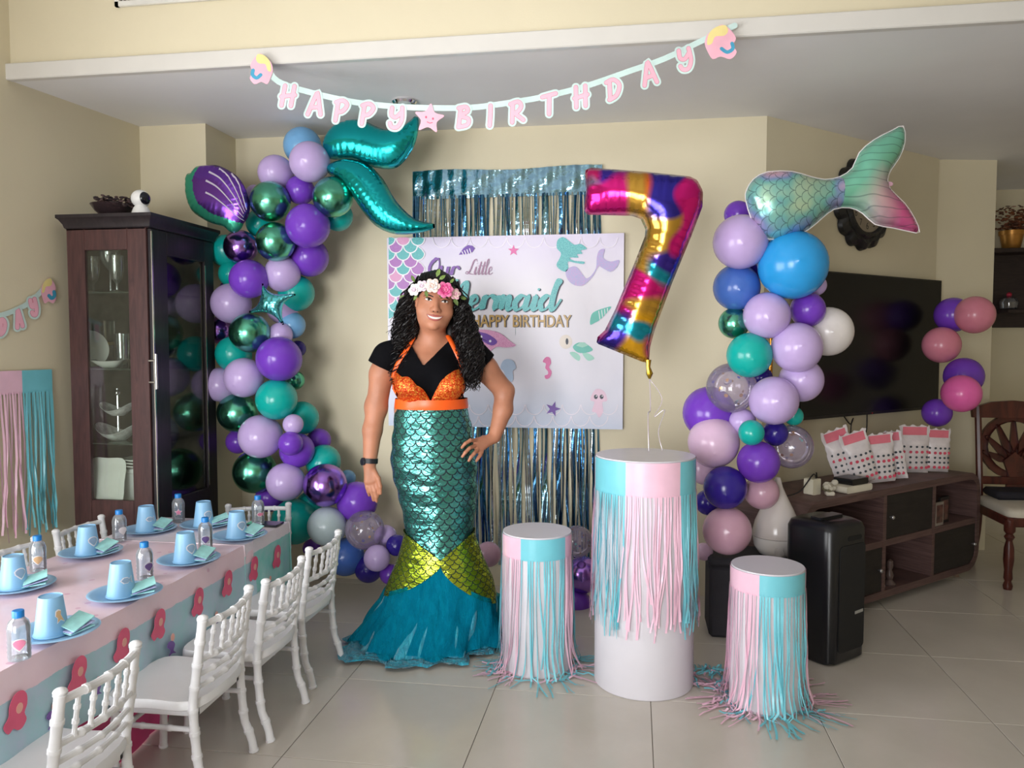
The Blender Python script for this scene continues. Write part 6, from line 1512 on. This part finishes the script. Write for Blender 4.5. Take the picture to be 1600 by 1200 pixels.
# her right arm hanging (left in the photo)
sd.chain([WP(606, 558), WP(596, 585), WP(588, 640), ], [.054, .049, .043], .02)
sd.chain([WP(588, 640), WP(582, 672, .01), WP(578, 721, .03)], [.043, .0405, .0285], .015)
sd.ell(WP(587, 634, -.01), (.046, .044, .05), k=.02)
wr = WP(578, 722, .03)
for a, b, ra, rb in (((577, 724), (586, 750), .020, .0145), ((577, 724), (580, 753), .021, .0145), ((576, 724), (574, 752), .020, .0140)): sd.cap(WP(*a, .03), WP(*b, .045), ra, rb, .012)
fing = [((587, 751, .047), (590.5, 762, .054), (591.5, 770, .052), (590, 777, .046)), ((582, 754, .047), (586, 767, .056), (588, 776, .053), (588.5, 783.5, .045)), ((576.5, 754, .045), (580, 767, .054), (582.5, 775.5, .051), (583.5, 782, .043)), ((571.5, 751, .041), (573.5, 761.5, .047), (575.5, 768.5, .045), (577, 774, .038))]
for fg in fing: sd.chain([WP(*q) for q in fg], [.0088, .0082, .0074, .0062], .003)
sd.chain([WP(583, 734, .04), WP(591, 748, .060), WP(594, 760, .066), WP(594.5, 771, .063)], [.013, .0105, .0092, .0072], .006)
# her left arm, hand on hip (right in the photo)
sd.chain([WP(742, 558), WP(758, 576, -.01), WP(788, 611, -.03)], [.055, .052, .043], .02)
sd.chain([WP(788, 611, -.03), WP(786, 640, -.015), WP(773, 682, .02)], [.043, .0415, .0275], .015)
for b, ra, rb in (((744, 689, .065), .019, .0135), ((744, 697, .07), .020, .0135), ((748, 704, .068), .019, .013)): sd.cap(WP(771, 684, .022), WP(*b), ra, rb, .012)
fing2 = [((744, 688, .07), (735, 688, .105), (727, 693, .119), (721.5, 699.5, .122)), ((743, 696, .076), (734, 700, .108), (727, 707, .122), (722.5, 713.5, .124)), ((747, 702, .075), (741, 708.5, .100), (736, 714, .112), (732.5, 720, .113)), ((753, 706, .064), (750, 712, .080), (747, 716, .088), (744.5, 720, .088))]
for fg in fing2: sd.chain([WP(*q) for q in fg], [.0088, .0082, .0074, .0062], .003)
sd.chain([WP(764, 684, .03), WP(755, 684, -.005), WP(747, 690, -.03)], [.013, .0105, .008], .006)
V, Fq = sd.mesh()
woman = thing('person', 'woman in black t-shirt and teal mermaid dress, one hand on her hip', 'person', tuple(WO))
def smooth_mesh(name, V, Fq, mat, parent, it=2):
    me = bpy.data.meshes.new(name); off = np.array(worldloc(parent))
    bm = bmesh.new(); me.from_pydata([tuple(v) for v in (V - off)], [], [tuple(int(i) for i in f) for f in Fq]); bm.from_mesh(me)
    for _ in range(it): bmesh.ops.smooth_vert(bm, verts=bm.verts, factor=.5, use_axis_x=True, use_axis_y=True, use_axis_z=True)
    bd = [v for v in bm.verts if v.is_boundary]     # even out cut edges
    for _ in range(6 if bd else 0):
        new = {}
        for v in bd:
            nb = [e.other_vert(v) for e in v.link_edges if e.is_boundary]
            if len(nb) == 2: new[v] = (v.co * 2 + nb[0].co + nb[1].co) / 4
        for v, c in new.items(): v.co = c
    bmesh.ops.delete(bm, geom=[v for v in bm.verts if not v.link_faces], context='VERTS')
    bm.to_mesh(me); bm.free(); me.materials.append(mat); me.polygons.foreach_set('use_smooth', [True] * len(me.polygons)); me.update()
    return link(name, me, parent)
skin = M('skin', (184, 126, 98), rough=.48, var=.05, scale=14, sub=.12, bump=.02, bscale=300, spec=.4)
body = smooth_mesh('body', V, Fq, skin, woman, 2)
BV = BVHTree.FromPolygons([tuple(v) for v in V], [tuple(int(i) for i in f) for f in Fq])
# ---- shirt
ss = SDF(WO + np.array([-.36, -.30, .80]), WO + np.array([.36, .30, 1.42]), .0042)
torso(ss, .007)
ss.chain([WP(606, 558), WP(592, 584)], [.064, .062], .02); ss.chain([WP(742, 558), WP(766, 583, -.012)], [.064, .064], .02)
SV, SF = ss.mesh()
def toPx(P):
    v = P - CAMP; z = v @ _FW; return 800 + F * (v @ _R) / z, 600 - F * (v @ _U) / z
fcn = SV[SF].mean(1); fpx, fpy = toPx(fcn); front = ((fcn - WO) @ EF) > -.03
neck = np.where(fpx < 661.6, 536 + (fpx - 641) / 20.6 * 36, 572 - (fpx - 661.6) / 39.0 * 39)
cut = (front & (fpy < np.where((fpx > 636) & (fpx < 706), neck, 528))) | (~front & (fpy < 533) & (abs(fpx - 672) < 34))
dl = WP(588, 592) - WP(606, 556); dl /= np.linalg.norm(dl); cut |= ((fcn - WP(597, 574)) @ dl > .0) & (fpx < 625)
dr_ = WP(770, 586, -.012) - WP(742, 556); dr_ /= np.linalg.norm(dr_); cut |= ((fcn - WP(756, 565)) @ dr_ > .008) & (fpx > 730)
cut |= fpy > 636
shirt_m = M('black_cotton', (9, 9, 13), rough=.9, var=.1, bump=.1, bscale=90, spec=.12)
shirt = smooth_mesh('t_shirt', SV, SF[~cut], shirt_m, woman, 2)
sol = shirt.modifiers.new('thickness', 'SOLIDIFY'); sol.thickness = .003; sol.offset = 1
SB = BVHTree.FromPolygons([tuple(v) for v in SV], [tuple(int(i) for i in f) for f in SF])
# ---- dress profile: (row in the photo at her mid plane, left edge, right edge, front half depth)
prof = np.array([(628, 619, 729, .118), (640, 617, 731, .118), (660, 615, 736, .120), (683, 613, 740, .126), (705, 611, 743, .130), (730, 611, 745, .132), (757, 618, 745, .128), (800, 629, 743, .120), (834, 634, 739, .118), (870, 624, 752, .135), (905, 609, 768, .160), (935, 599, 774, .180), (972, 574, 777, .215), (1003, 556, 779, .245)], float)
pz = np.array([WP((r[1] + r[2]) / 2, r[0])[2] for r in prof]); pz[-1] = 0.0
pl = [np.array(WP(r[1], r[0])) for r in prof]; pr_ = [np.array(WP(r[2], r[0])) for r in prof]
pc = np.array([((a + b) / 2 - WO) @ ER for a, b in zip(pl, pr_)]); pw = np.array([np.linalg.norm(b - a) / 2 for a, b in zip(pl, pr_)]); pd = prof[:, 3]
o_ = np.argsort(pz)
def at_z(z, tab): return float(np.interp(z, pz[o_], tab[o_]))
def dress_pt(th, z, dr=0.0):
    c = at_z(z, pc); a = at_z(z, pw) + dr; b = at_z(z, pd) + dr
    return WO + ER * (c + a * math.sin(th)) + EF * (b * math.cos(th) * (1 if math.cos(th) > 0 else .95)) + EZ * z
zof = lambda py: WP(678, py)[2]
def vline(th):      # lower edge of the scaled part
    s = abs(math.sin(th)); return zof(868) + (zof(831) - zof(868)) * s ** .8
def hem(th):        # lower edge of the two fin panels
    s = abs(math.sin(th)); r = math.sin(th) > 0; q = s ** (.75 if r else .9)
    return zof(872) + (zof(941 if r else 925) - zof(872)) * q
NT_ = 97; TH = np.linspace(-PI, PI, NT_)
def dress_sheet(top, bot, n, dr=0.0, wr=None):
    mb = MB(); uv = []; rows = []
    for i in range(n):
        q = i / (n - 1); row = []
        for th in TH:
            z0, z1 = top(th), bot(th); z = z0 + (z1 - z0) * q; d_ = dr + (wr(th, z, q) if wr else 0); p = dress_pt(th, z, d_); row.append(tuple(p)); uv.append((th * .165, z))
        rows.append(row)
    mb.loft(rows, close=False); mb.uv = uv; return mb
def scale_fabric(name, c1, c2, line, sw, lw_=.055):
    m, t, b = newmat(name); n = t.node('ShaderNodeUVMap'); u, v, _ = t.xyz(n.outputs[0])
    ln = scale_node(t, t.math('ADD', t.math('MULTIPLY', u, 1 / sw), 60.0), t.math('ADD', t.math('MULTIPLY', v, 1 / (sw * 1.0)), 40.0), lw_)
    ns = t.noise(t.coord('Object'), 9, 3); c = t.ramp(ns, [(.3, rgb(c1)), (.7, rgb(c2))])
    t.link(t.mix(ln, c, rgb(line)), b.inputs['Base Color']); t.link(t.math('MULTIPLY', t.math('SUBTRACT', 1.0, ln), .92), b.inputs['Metallic'])
    t.link(t.math('ADD', .25, t.math('MULTIPLY', ln, .4)), b.inputs['Roughness'])
    nb = t.noise(t.coord('Object', (1, 1, 2.6)), 13, 3, .5, .6); t.link(t.bump(t.math('SUBTRACT', nb, t.math('MULTIPLY', ln, .05)), .45, .03), b.inputs['Normal']); return m
ztopd = lambda th: zof(629)
def tight(th, z, q): return .0035 * math.sin(z * 70 + 3 * th) * max(0, math.sin(PI * q)) 
part('scaled_skirt', dress_sheet(ztopd, vline, 60, 0, tight), scale_fabric('teal_scale_foil', (74, 156, 150), (104, 184, 176), (10, 38, 44), .047), woman, 180)
part('fin_panel', dress_sheet(lambda th: vline(th) + .012, hem, 16, .008), scale_fabric('lime_scale_foil', (150, 176, 40), (190, 204, 70), (20, 44, 20), .036, .05), woman, 180, label='lime green scaled fin panels')
rr_ = np.random.default_rng(12); ph = rr_.uniform(0, 6, 8)
def tulle_r(th, z, q):
    g = min(1, max(0, (zof(880) - z) / zof(880))) ** 1.1
    w_ = .020 * math.sin(9 * th + ph[0] + 3 * q) + .014 * math.sin(15 * th + ph[1] - 4 * q) + .008 * math.sin(27 * th + ph[2] + 6 * q) + .006 * math.sin(41 * th + ph[3])
    return -.006 + g * w_
mb = dress_sheet(lambda th: hem(th) + .03, lambda th: .012, 46, 0, tulle_r)
# the hem spreads on the floor, farthest to the left as a short train
base = np.array(mb.v[-NT_:]); n0 = len(mb.v); uv = list(mb.uv); last = [tuple(p) for p in base]
rows = [last]
for k in range(1, 9):
    row = []
    for j, th in enumerate(TH):
        tr = .030 + .075 * math.exp(-((th + 1.15) / .42) ** 2) + .03 * math.exp(-((th + .2) / .5) ** 2)
        d = ER * math.sin(th) + EF * math.cos(th); r_ = k / 8
        z = .012 + .012 * abs(math.sin(th * 13 + k * 1.3)) * (1 - r_ * .5) + .012 * abs(math.sin(7 * th + 2 * k)) - .006 * r_
        p = base[j] + d * tr * r_ * (1 + .15 * math.sin(th * 17)); row.append((p[0], p[1], max(.003, z)))
    rows.append(row)
mb.loft(rows, close=False); mb.uv = uv + [(0, 0)] * (len(mb.v) - n0)
tul, t, b = newmat('turquoise_organza'); nz_ = t.noise(t.coord('Object', (6, 6, 1.2)), 6, 4, .6, .5)
t.link(t.ramp(nz_, [(.3, rgb((0, 122, 152))), (.55, rgb((6, 156, 184))), (.75, rgb((50, 190, 206)))]), b.inputs['Base Color']); b.inputs['Roughness'].default_value = .38; b.inputs['Sheen Weight'].default_value = .4; b.inputs['Specular IOR Level'].default_value = .6
t.link(t.bump(t.noise(t.coord('Object', (9, 9, 1.6)), 6, 4, .6, .8), .7, .03), b.inputs['Normal'])
part('organza_hem', mb, tul, woman, 180)
# sheer outer layer of the organza, a little apart from the lining
sheer, t, b = newmat('sheer_organza'); t.n.remove(b)
tr_ = t.node('ShaderNodeBsdfTransparent'); tr_.inputs[0].default_value = rgb((120, 214, 226)); df_ = t.node('ShaderNodeBsdfDiffuse'); df_.inputs[0].default_value = rgb((10, 150, 182)); mx_ = t.node('ShaderNodeMixShader')
t.link(t.math('ADD', .12, t.math('MULTIPLY', t.noise(t.coord('Object', (8, 8, 1.5)), 6, 3), .5)), mx_.inputs[0]); t.link(tr_.outputs[0], mx_.inputs[1]); t.link(df_.outputs[0], mx_.inputs[2]); t.link(mx_.outputs[0], t.n['Material Output'].inputs[0])
def sheer_r(th, z, q):
    g = min(1, max(0, (zof(880) - z) / zof(880))) ** 1.0
    return .006 + g * (.012 + .022 * math.sin(7 * th + ph[4] - 2 * q) + .012 * math.sin(19 * th + ph[5] + 5 * q))
part('organza_overlay', dress_sheet(lambda th: hem(th) + .02, lambda th: .02 + .02 * abs(math.sin(6 * th)), 40, 0, sheer_r), sheer, woman, 180)
# ---- orange shell top
orange = M('orange_satin', (246, 98, 30), rough=.35, var=.03); oseq, t, b = newmat('orange_sequins')
vo = t.node('ShaderNodeTexVoronoi'); vo.inputs['Scale'].default_value = 210; t.link(t.coord('Object'), vo.inputs['Vector']); sc2 = t.node('ShaderNodeSeparateColor'); t.link(vo.outputs['Color'], sc2.inputs[0])
t.link(t.ramp(sc2.outputs[0], [(.2, rgb((214, 62, 18))), (.6, rgb((240, 96, 34))), (.9, rgb((255, 170, 70)))]), b.inputs['Base Color']); b.inputs['Metallic'].default_value = .5; b.inputs['Roughness'].default_value = .28
t.link(t.bump(vo.outputs['Distance'], .5, .004), b.inputs['Normal'])
def on_shirt(px, py, off=.004):
    d = Vector(ray(px, py)).normalized(); h = SB.ray_cast(Vector(CAMP), d); 
    h2 = BV.ray_cast(Vector(CAMP), d)
    p = h[0] if h[0] is not None else h2[0]
    if p is None: p = Vector(WP(px, py, .1))
    return np.array(p) - np.array(d) * off
def cup(top, bot, name):
    tp_ = catmull(top, 6); n = len(tp_); bt = [np.array([np.interp(i / (n - 1), np.linspace(0, 1, len(bot)), [q[c] for q in bot]) for c in (0, 1)]) for i in range(n)]
    mb = MB(); rows = []
    for j in range(15):
        v = j / 14; row = []
        for i in range(n):
            sc_ = 2.6 * abs(math.sin(i / (n - 1) * PI * (len(top) - 1) * .5 * 1.0)) * v * v
            p = bt[i] * (1 - v) + tp_[i] * v; p = p + np.array([0, -sc_])
            rib = .0022 * abs(math.sin(i / (n - 1) * PI * 9)); u = i / (n - 1)
            row.append(tuple(on_shirt(p[0], p[1], .007 + .020 * math.sin(PI * min(1, v * .75 + .12)) * math.sin(PI * min(1, max(0, u * .84 + .08))) + rib)))
        rows.append(row)
    mb.loft(rows, close=False); return part(name, mb, oseq, woman, 60)
cup([(613, 594), (617, 584), (628, 589), (639, 592), (651, 602), (662, 612), (673, 627)], [(613, 608), (622, 624), (640, 630), (658, 631), (673, 629)], 'shell_cup')
cup([(727, 592), (724, 580), (714, 578), (703, 586), (694, 591), (686, 603), (673, 627)], [(727, 606), (722, 621), (706, 627), (690, 628), (673, 629)], 'shell_cup')
mb = MB(); rows = []
for z, dr2 in ((zof(637), .004), (zof(633), .008), (zof(627), .009), (zof(622), .006)): rows.append([tuple(dress_pt(th, z + .006 * abs(math.sin(th)) * 0, dr2 * .6 + (.010 * math.cos(th) if math.cos(th) > 0 else 0))) for th in TH])
mb.loft(rows, close=False); part('orange_band', mb, orange, woman, 60)
def strap(pts, w, name, m, off=.008):
    q = catmull(pts, 6); A = [on_shirt(p[0], p[1], off) for p in q]; mb = MB().tube(A, w, 8, flat=.45); return part(name, mb, m, woman, 60)
strap([(646, 527), (636, 545), (624, 563), (616, 580), (614, 592)], .0105, 'halter_strap', orange); strap([(700, 525), (706, 536), (714, 552), (721, 568), (725, 584)], .0115, 'halter_strap', orange)
# ---- face details laid on the skin
def on_face(x, z, off=.0008):
    o = Vector(HP(x, .30, z)); d = Vector(-HF); h = BV.ray_cast(o, d)
    p = np.array(h[0]) if h[0] is not None else HP(x, .08, z)
    return p + HF * off
def face_patch(name, outline, mat, off=.0008, parent=body, n=0):
    c = np.mean(outline, axis=0); N = len(outline); mb = MB(); vs = [tuple(on_face(c[0], c[1], off))]
    for k in (.5, 1.0): vs += [tuple(on_face(c[0] + (p[0] - c[0]) * k, c[1] + (p[1] - c[1]) * k, off if k < 1 else off * .6)) for p in outline]
    fs = [(0, 1 + i, 1 + (i + 1) % N) for i in range(N)] + [(1 + i, 1 + N + i, 1 + N + (i + 1) % N, 1 + (i + 1) % N) for i in range(N)]
    mb.add(vs, fs); return part(name, mb, mat, parent, 180)
def el(cx, cz, a, b, n=16): return [(cx + a * math.cos(t), cz + b * math.sin(t)) for t in np.linspace(0, 2 * PI, n + 1)[:-1]]
scl = M('eye_white', (226, 218, 212), rough=.25); iris = M('iris_brown', (42, 24, 18), rough=.15); lash = M('lash_black', (24, 16, 16), rough=.6); brow = M('brow_brown', (58, 36, 30), rough=.9); lipm = M('lip_rose', (168, 92, 84), rough=.35, var=.08, scale=40); teeth = M('teeth', (238, 232, 222), rough=.25)
for q in (-1, 1):
    cx = q * .0335
    face_patch('eye_white', [(cx + a * q, b) for a, b in catmull([(-.0140, -.0015), (-.006, .0042), (.003, .0052), (.0145, .0020), (.007, -.0035), (-.005, -.0045)], 3, True)], scl, .0010)
    face_patch('iris', el(cx + .001, .0004, .0054, .0048), iris, .0018)
    up_ = catmull([(-.0150, -.0018), (-.006, .0048), (.003, .0060), (.0160, .0028)], 5); lo_ = [(a, b + .0026) for a, b in up_][::-1]
    face_patch('eyelash', [(cx + a * q, b) for a, b in up_ + lo_], lash, .0020)
    br = catmull([(-.019, .0150), (-.004, .0205), (.010, .0205), (.021, .0130)], 5); br2 = [(a, b - .0052 * (1 - .6 * abs(i / len(br) - .3))) for i, (a, b) in enumerate(br)][::-1]
    face_patch('eyebrow', [(cx + a * q, b) for a, b in br + br2], brow, .0012)
    face_patch('nostril', el(q * .0085, -.0465, .0036, .0020, 10), lash, .0006)
zm_ = -.066
ul = catmull([(-.036, zm_ + .006), (-.018, zm_ + .006), (-.006, zm_ + .0075), (0, zm_ + .0060), (.006, zm_ + .0075), (.018, zm_ + .006), (.036, zm_ + .006)], 4); ul2 = catmull([(.036, zm_ + .006), (.02, zm_ - .0005), (0, zm_ - .0025), (-.02, zm_ - .0005), (-.036, zm_ + .006)], 4)
tt = catmull([(-.032, zm_ + .0045), (-.02, zm_ + .001), (0, zm_ - .001), (.02, zm_ + .001), (.032, zm_ + .0045)], 4); tt2 = catmull([(.032, zm_ + .0045), (.02, zm_ - .007), (0, zm_ - .0115), (-.02, zm_ - .007), (-.032, zm_ + .0045)], 4)
ll = catmull([(-.034, zm_ + .0045), (-.02, zm_ - .0062), (0, zm_ - .0105), (.02, zm_ - .0062), (.034, zm_ + .0045)], 4); ll2 = catmull([(.034, zm_ + .0045), (.022, zm_ - .0125), (0, zm_ - .0185), (-.022, zm_ - .0125), (-.034, zm_ + .0045)], 4)
def strip_patch(name, a, b, mat, off):
    b = b[::-1]; rs_ = lambda q: [np.array([np.interp(t, np.linspace(0, 1, len(q)), [w[c] for w in q]) for c in (0, 1)]) for t in np.linspace(0, 1, 25)]
    a, b = rs_(a), rs_(b); n = 25; mb = MB()
    mb.loft([[tuple(on_face(a[i][0] * (1 - k) + b[i][0] * k, a[i][1] * (1 - k) + b[i][1] * k, off + .0022 * math.sin(PI * k))) for i in range(n)] for k in (0, .33, .66, 1)], close=False); return part(name, mb, mat, body, 180)
strip_patch('upper_lip', ul, ul2, lipm, .0012); strip_patch('teeth', tt, tt2, teeth, .0004); strip_patch('lower_lip', ll, ll2, lipm, .0014)
# finger nails
# ---- hair
hair_m = M('black_hair', (17, 13, 14), rough=.48, var=.25, scale=40, spec=.4)
mb = MB()
xfh = Matrix(((HR[0], HF[0], HU[0], 0), (HR[1], HF[1], HU[1], 0), (HR[2], HF[2], HU[2], 0), (0, 0, 0, 1)))
mb.sphere(tuple(HP(0, -.032, .042)), (.090, .100, .092), 28, 18, 0, xfh)
# soft masses under the curls
def mass(pts, rs): mb.tube(catmull([WP(*p) for p in pts], 5), list(np.interp(np.linspace(0, 1, (len(pts) - 1) * 5 + 1), np.linspace(0, 1, len(pts)), rs)), 12)
mass([(652, 452, -.02), (638, 478, -.01), (632, 505, -.01), (630, 530, .0), (624, 556, -.02), (620, 585, -.05)], [.026, .036, .036, .035, .028, .014])
mass([(706, 455, -.02), (718, 482, .0), (724, 510, .02), (731, 538, .05), (736, 568, .07), (735, 598, .085)], [.026, .030, .031, .032, .028, .012])
mass([(680, 450, -.07), (676, 500, -.09), (674, 550, -.12), (672, 590, -.13)], [.07, .085, .085, .05])
mass([(656, 485, -.05), (652, 520, -.05), (650, 550, -.06)], [.03, .035, .03]); mass([(700, 485, -.05), (704, 520, -.04), (710, 550, -.03)], [.03, .035, .03])
hr = np.random.default_rng(77)
def curl(P, r0, amp, turns, seed):
    q = catmull(P, 20); n = len(q); A = np.array(q); ph = hr.uniform(0, 6.28); out = []
    e1 = np.array(ER); e2 = np.array(EF)
    for i in range(n):
        t = i / (n - 1); a = ph + turns * 2 * PI * t; am = amp * min(1, t * 4); out.append(A[i] + e1 * math.cos(a) * am + e2 * math.sin(a) * am)
    mb.tube(out, [r0 * (1 - .6 * (i / (n - 1)) ** 2) for i in range(n)], 4, caps=False)
for k in range(420):
    side = -1 if k % 2 else 1; a = hr.uniform(-.3, 1.25); h0 = hr.uniform(.0, .10)
    # root on the scalp, around the side and back of the head
    ang = side * (PI / 2 + hr.uniform(-.35, .9)); root = HP(.086 * math.sin(ang), -.03 + .095 * math.cos(ang), h0)
    if side < 0:
        x2 = hr.uniform(616, 650); x3 = hr.uniform(609, 646); ye = hr.uniform(540, 600); f2, f3 = hr.uniform(-.05, .05), hr.uniform(-.06, .075)
        if ye > 565: x3 = hr.uniform(606, 634); f3 = hr.uniform(-.09, .075)
        x1 = hr.uniform(624, 647)
    else:
        x2 = hr.uniform(709, 742); x3 = hr.uniform(714, 754); ye = hr.uniform(545, 612); f2, f3 = hr.uniform(-.04, .07), hr.uniform(.0, .125)
        if ye > 585: x3 = hr.uniform(722, 748); f3 = hr.uniform(.07, .13)
        x1 = hr.uniform(711, 730)
    curl([root, WP(x1, 478 + hr.uniform(-8, 10), hr.uniform(-.05, .035)), WP(x2, 512 + hr.uniform(-8, 8), f2), WP((x2 + x3) / 2, (512 + ye) / 2 + 4, (f2 + f3) / 2 + .01), WP(x3, ye, f3)], hr.uniform(.0022, .0036), hr.uniform(.007, .014), hr.uniform(4.5, 9), k)
for path, rs_, fl in (([(652, 452, -.02), (636, 478, -.01), (630, 505, -.01), (628, 530, .0), (622, 556, -.01), (618, 592, -.03)], [.03, .048, .052, .052, .044, .03], 1), ([(706, 455, -.02), (719, 482, .0), (725, 510, .02), (733, 538, .05), (738, 568, .075), (736, 606, .09)], [.03, .042, .048, .052, .046, .03], 1)):
    C_ = np.array(catmull([WP(*p) for p in path], 4)); T_s = np.linspace(0, 1, len(C_))
    for k in range(170):    # curls that lie on the outside of each side mass
        a = hr.uniform(-PI * .95, PI * .35) + PI * .3; t0 = hr.uniform(0, .55); t1 = min(1.0, t0 + hr.uniform(.3, .6)); pts = []
        for t in np.linspace(t0, t1, 5):
            c_ = np.array([np.interp(t, T_s, C_[:, q]) for q in range(3)]); rr = np.interp(t, np.linspace(0, 1, len(rs_)), rs_) * hr.uniform(.85, 1.05)
            pts.append(c_ + (ER * math.cos(a) * 1.0 + EF * abs(math.sin(a)) * .9) * rr); a += hr.uniform(-.25, .25)
        curl(pts, hr.uniform(.0020, .0034), hr.uniform(.005, .010), hr.uniform(2.5, 5), k)
for k in range(26):    # stray wisps
    side = -1 if k % 2 else 1; ye = hr.uniform(470, 610); x0 = np.interp(ye, [440, 480, 540, 610], [650, 622, 612, 608]) if side < 0 else np.interp(ye, [440, 480, 540, 612], [706, 728, 750, 744])
    curl([WP(x0 - side * 14, ye - 22, .02), WP(x0, ye - 10, .02), WP(x0 + side * hr.uniform(3, 11), ye + hr.uniform(-2, 8), .02)], .0016, .005, 1.5, k)
for k in range(40):    # hair drawn back over the crown of the head
    a = hr.uniform(-1.2, 1.2); p0 = HP(.085 * math.sin(a), .035 + .03 * math.cos(a), .075); p1 = HP(.075 * math.sin(a), -.02, .137 - .03 * abs(math.sin(a))); p2 = HP(.09 * math.sin(a), -.11, .08)
    curl([p0, p1, p2], .0042, .002, 2, k)
part('hair', mb, hair_m, woman, 60)
# ---- flower crown
crown = part('flower_crown', MB().tube([HP(.088 * math.sin(a), -.03 + .108 * math.cos(a), .058 + .008 * math.cos(a)) for a in np.linspace(-2.2, 2.2, 26)], .005, 8), M('crown_stem', (86, 108, 60), rough=.7), woman)
def flower(px, py, rad, cols, seed, layers=3, pet=6):
    r = np.random.default_rng(seed); c = WP(px, py, .118 - .00006 * (px - 680) ** 2 * .8); mb = MB(); fwd = Vector(EF + HU * .15 + ER * (px - 680) * .012).normalized()
    base = fwd.to_track_quat('Z', 'Y').to_matrix().to_4x4()
    for L in range(layers):
        rr = rad * K * (1 - .28 * L); n = pet - (L > 1)
        for j in range(n):
            a = 2 * PI * j / n + L * .5 + r.uniform(-.15, .15)
            xf = base @ Matrix.Rotation(a, 4, 'Z') @ Matrix.Translation((rr * .56, 0, .004 * L)) @ Matrix.Rotation(-.25 - .38 * L, 4, 'Y')
            mb.sphere(tuple(c), (rr * .50, rr * .44, rr * .10), 9, 6, min(L, len(cols) - 1), None); nv = 9 * 5 + 2
            for q in range(len(mb.v) - nv, len(mb.v)):
                v = Vector(mb.v[q]) - Vector(c); v = xf @ v; mb.v[q] = tuple(Vector(c) + v)
    mb.sphere(tuple(np.array(c) + np.array(fwd) * .006), rad * K * .22, 8, 6, len(cols) - 1); return part('flower', mb, cols, crown, 60)
fw = M('petal_white', (240, 234, 232), rough=.6); fl_ = M('petal_lilac', (224, 206, 218), rough=.6); fb = M('petal_blush', (246, 220, 210), rough=.6); fpk = M('petal_pink', (240, 128, 176), rough=.6); fhp = M('petal_hot_pink', (226, 84, 150), rough=.6); fpp = M('petal_pale_pink', (240, 190, 204), rough=.6)
flower(647.5, 453, 9.5, [fw, fw, fl_], 1); flower(659.5, 447, 9, [fl_, fw, fl_], 2); flower(676, 446.5, 11.5, [fb, fw, fb], 3); flower(695, 453, 12.5, [fpk, fhp, fpk], 4, 4, 7); flower(711, 459.5, 9, [fpp, fb, fpp], 5)
leafm = M('leaf_green', (112, 138, 66), rough=.6, var=.2)
for px, py, a, L in ((682, 433, 1.2, 7), (686, 437, .6, 6), (648, 441, 2.0, 6), (665, 453, -1.4, 6), (686, 456, -1.2, 5), (637, 462, 3.4, 7), (634, 465, 3.8, 5), (709, 465, -1.1, 7), (718, 464, -.3, 6), (703, 443, .9, 5), (652, 461, -2.2, 5)):
    c = WP(px, py, .112 - .00006 * (px - 680) ** 2); mb = MB(); d = ER * math.cos(a) + EZ * math.sin(a); n = np.cross(d, EF)
    q = [(0, 0), (.35, .35), (.7, .3), (1, 0), (.7, -.3), (.35, -.35)]
    mb.add([tuple(c + d * u * L * K * 2 + n * v * L * K * 1.3 + EF * (.004 * math.sin(PI * u) + w)) for w in (0, .0012) for u, v in q], [(0, 1, 2, 3, 4, 5)[::-1], (6, 7, 8, 9, 10, 11)] + [(i, (i + 1) % 6, 6 + (i + 1) % 6, 6 + i) for i in range(6)]); part('leaf', mb, leafm, crown, 0)
# ---- watch
wa, wb = WP(578.5, 716, .029), WP(578, 724, .031); ax = (wb - wa) / np.linalg.norm(wb - wa); c = (wa + wb) / 2
e1 = np.cross(ax, EF); e1 /= np.linalg.norm(e1); e2 = np.cross(ax, e1)
mb = MB(); mb.loft([[tuple(c + ax * h + (e1 * math.cos(a) * (r + .0005) + e2 * math.sin(a) * (r + .0005))) for a in np.linspace(0, 2 * PI, 29)[:-1]] for h, r in ((-.0105, .0300), (-.0105, .0325), (.0105, .0322), (.0105, .0296), (-.0105, .0300))])
wt = part('watch_strap', mb, M('watch_black', (24, 24, 30), rough=.5), woman, 40)
cf = c + (EF * .55 - ER * .83) / np.linalg.norm(EF * .55 - ER * .83) * .033; fz = (EF * .55 - ER * .83); fz /= np.linalg.norm(fz)
mb = MB(); u1 = np.cross(ax, fz); mb.loft([[tuple(cf + fz * h + (u1 * math.cos(a) + ax * math.sin(a)) * r) for a in np.linspace(0, 2 * PI, 25)[:-1]] for h, r in ((-.004, .0165), (.004, .0165), (.006, .0145), (.006, .001))], caps=True)
part('watch_face', mb, M('watch_glass', (40, 42, 52), rough=.15), wt, 40)
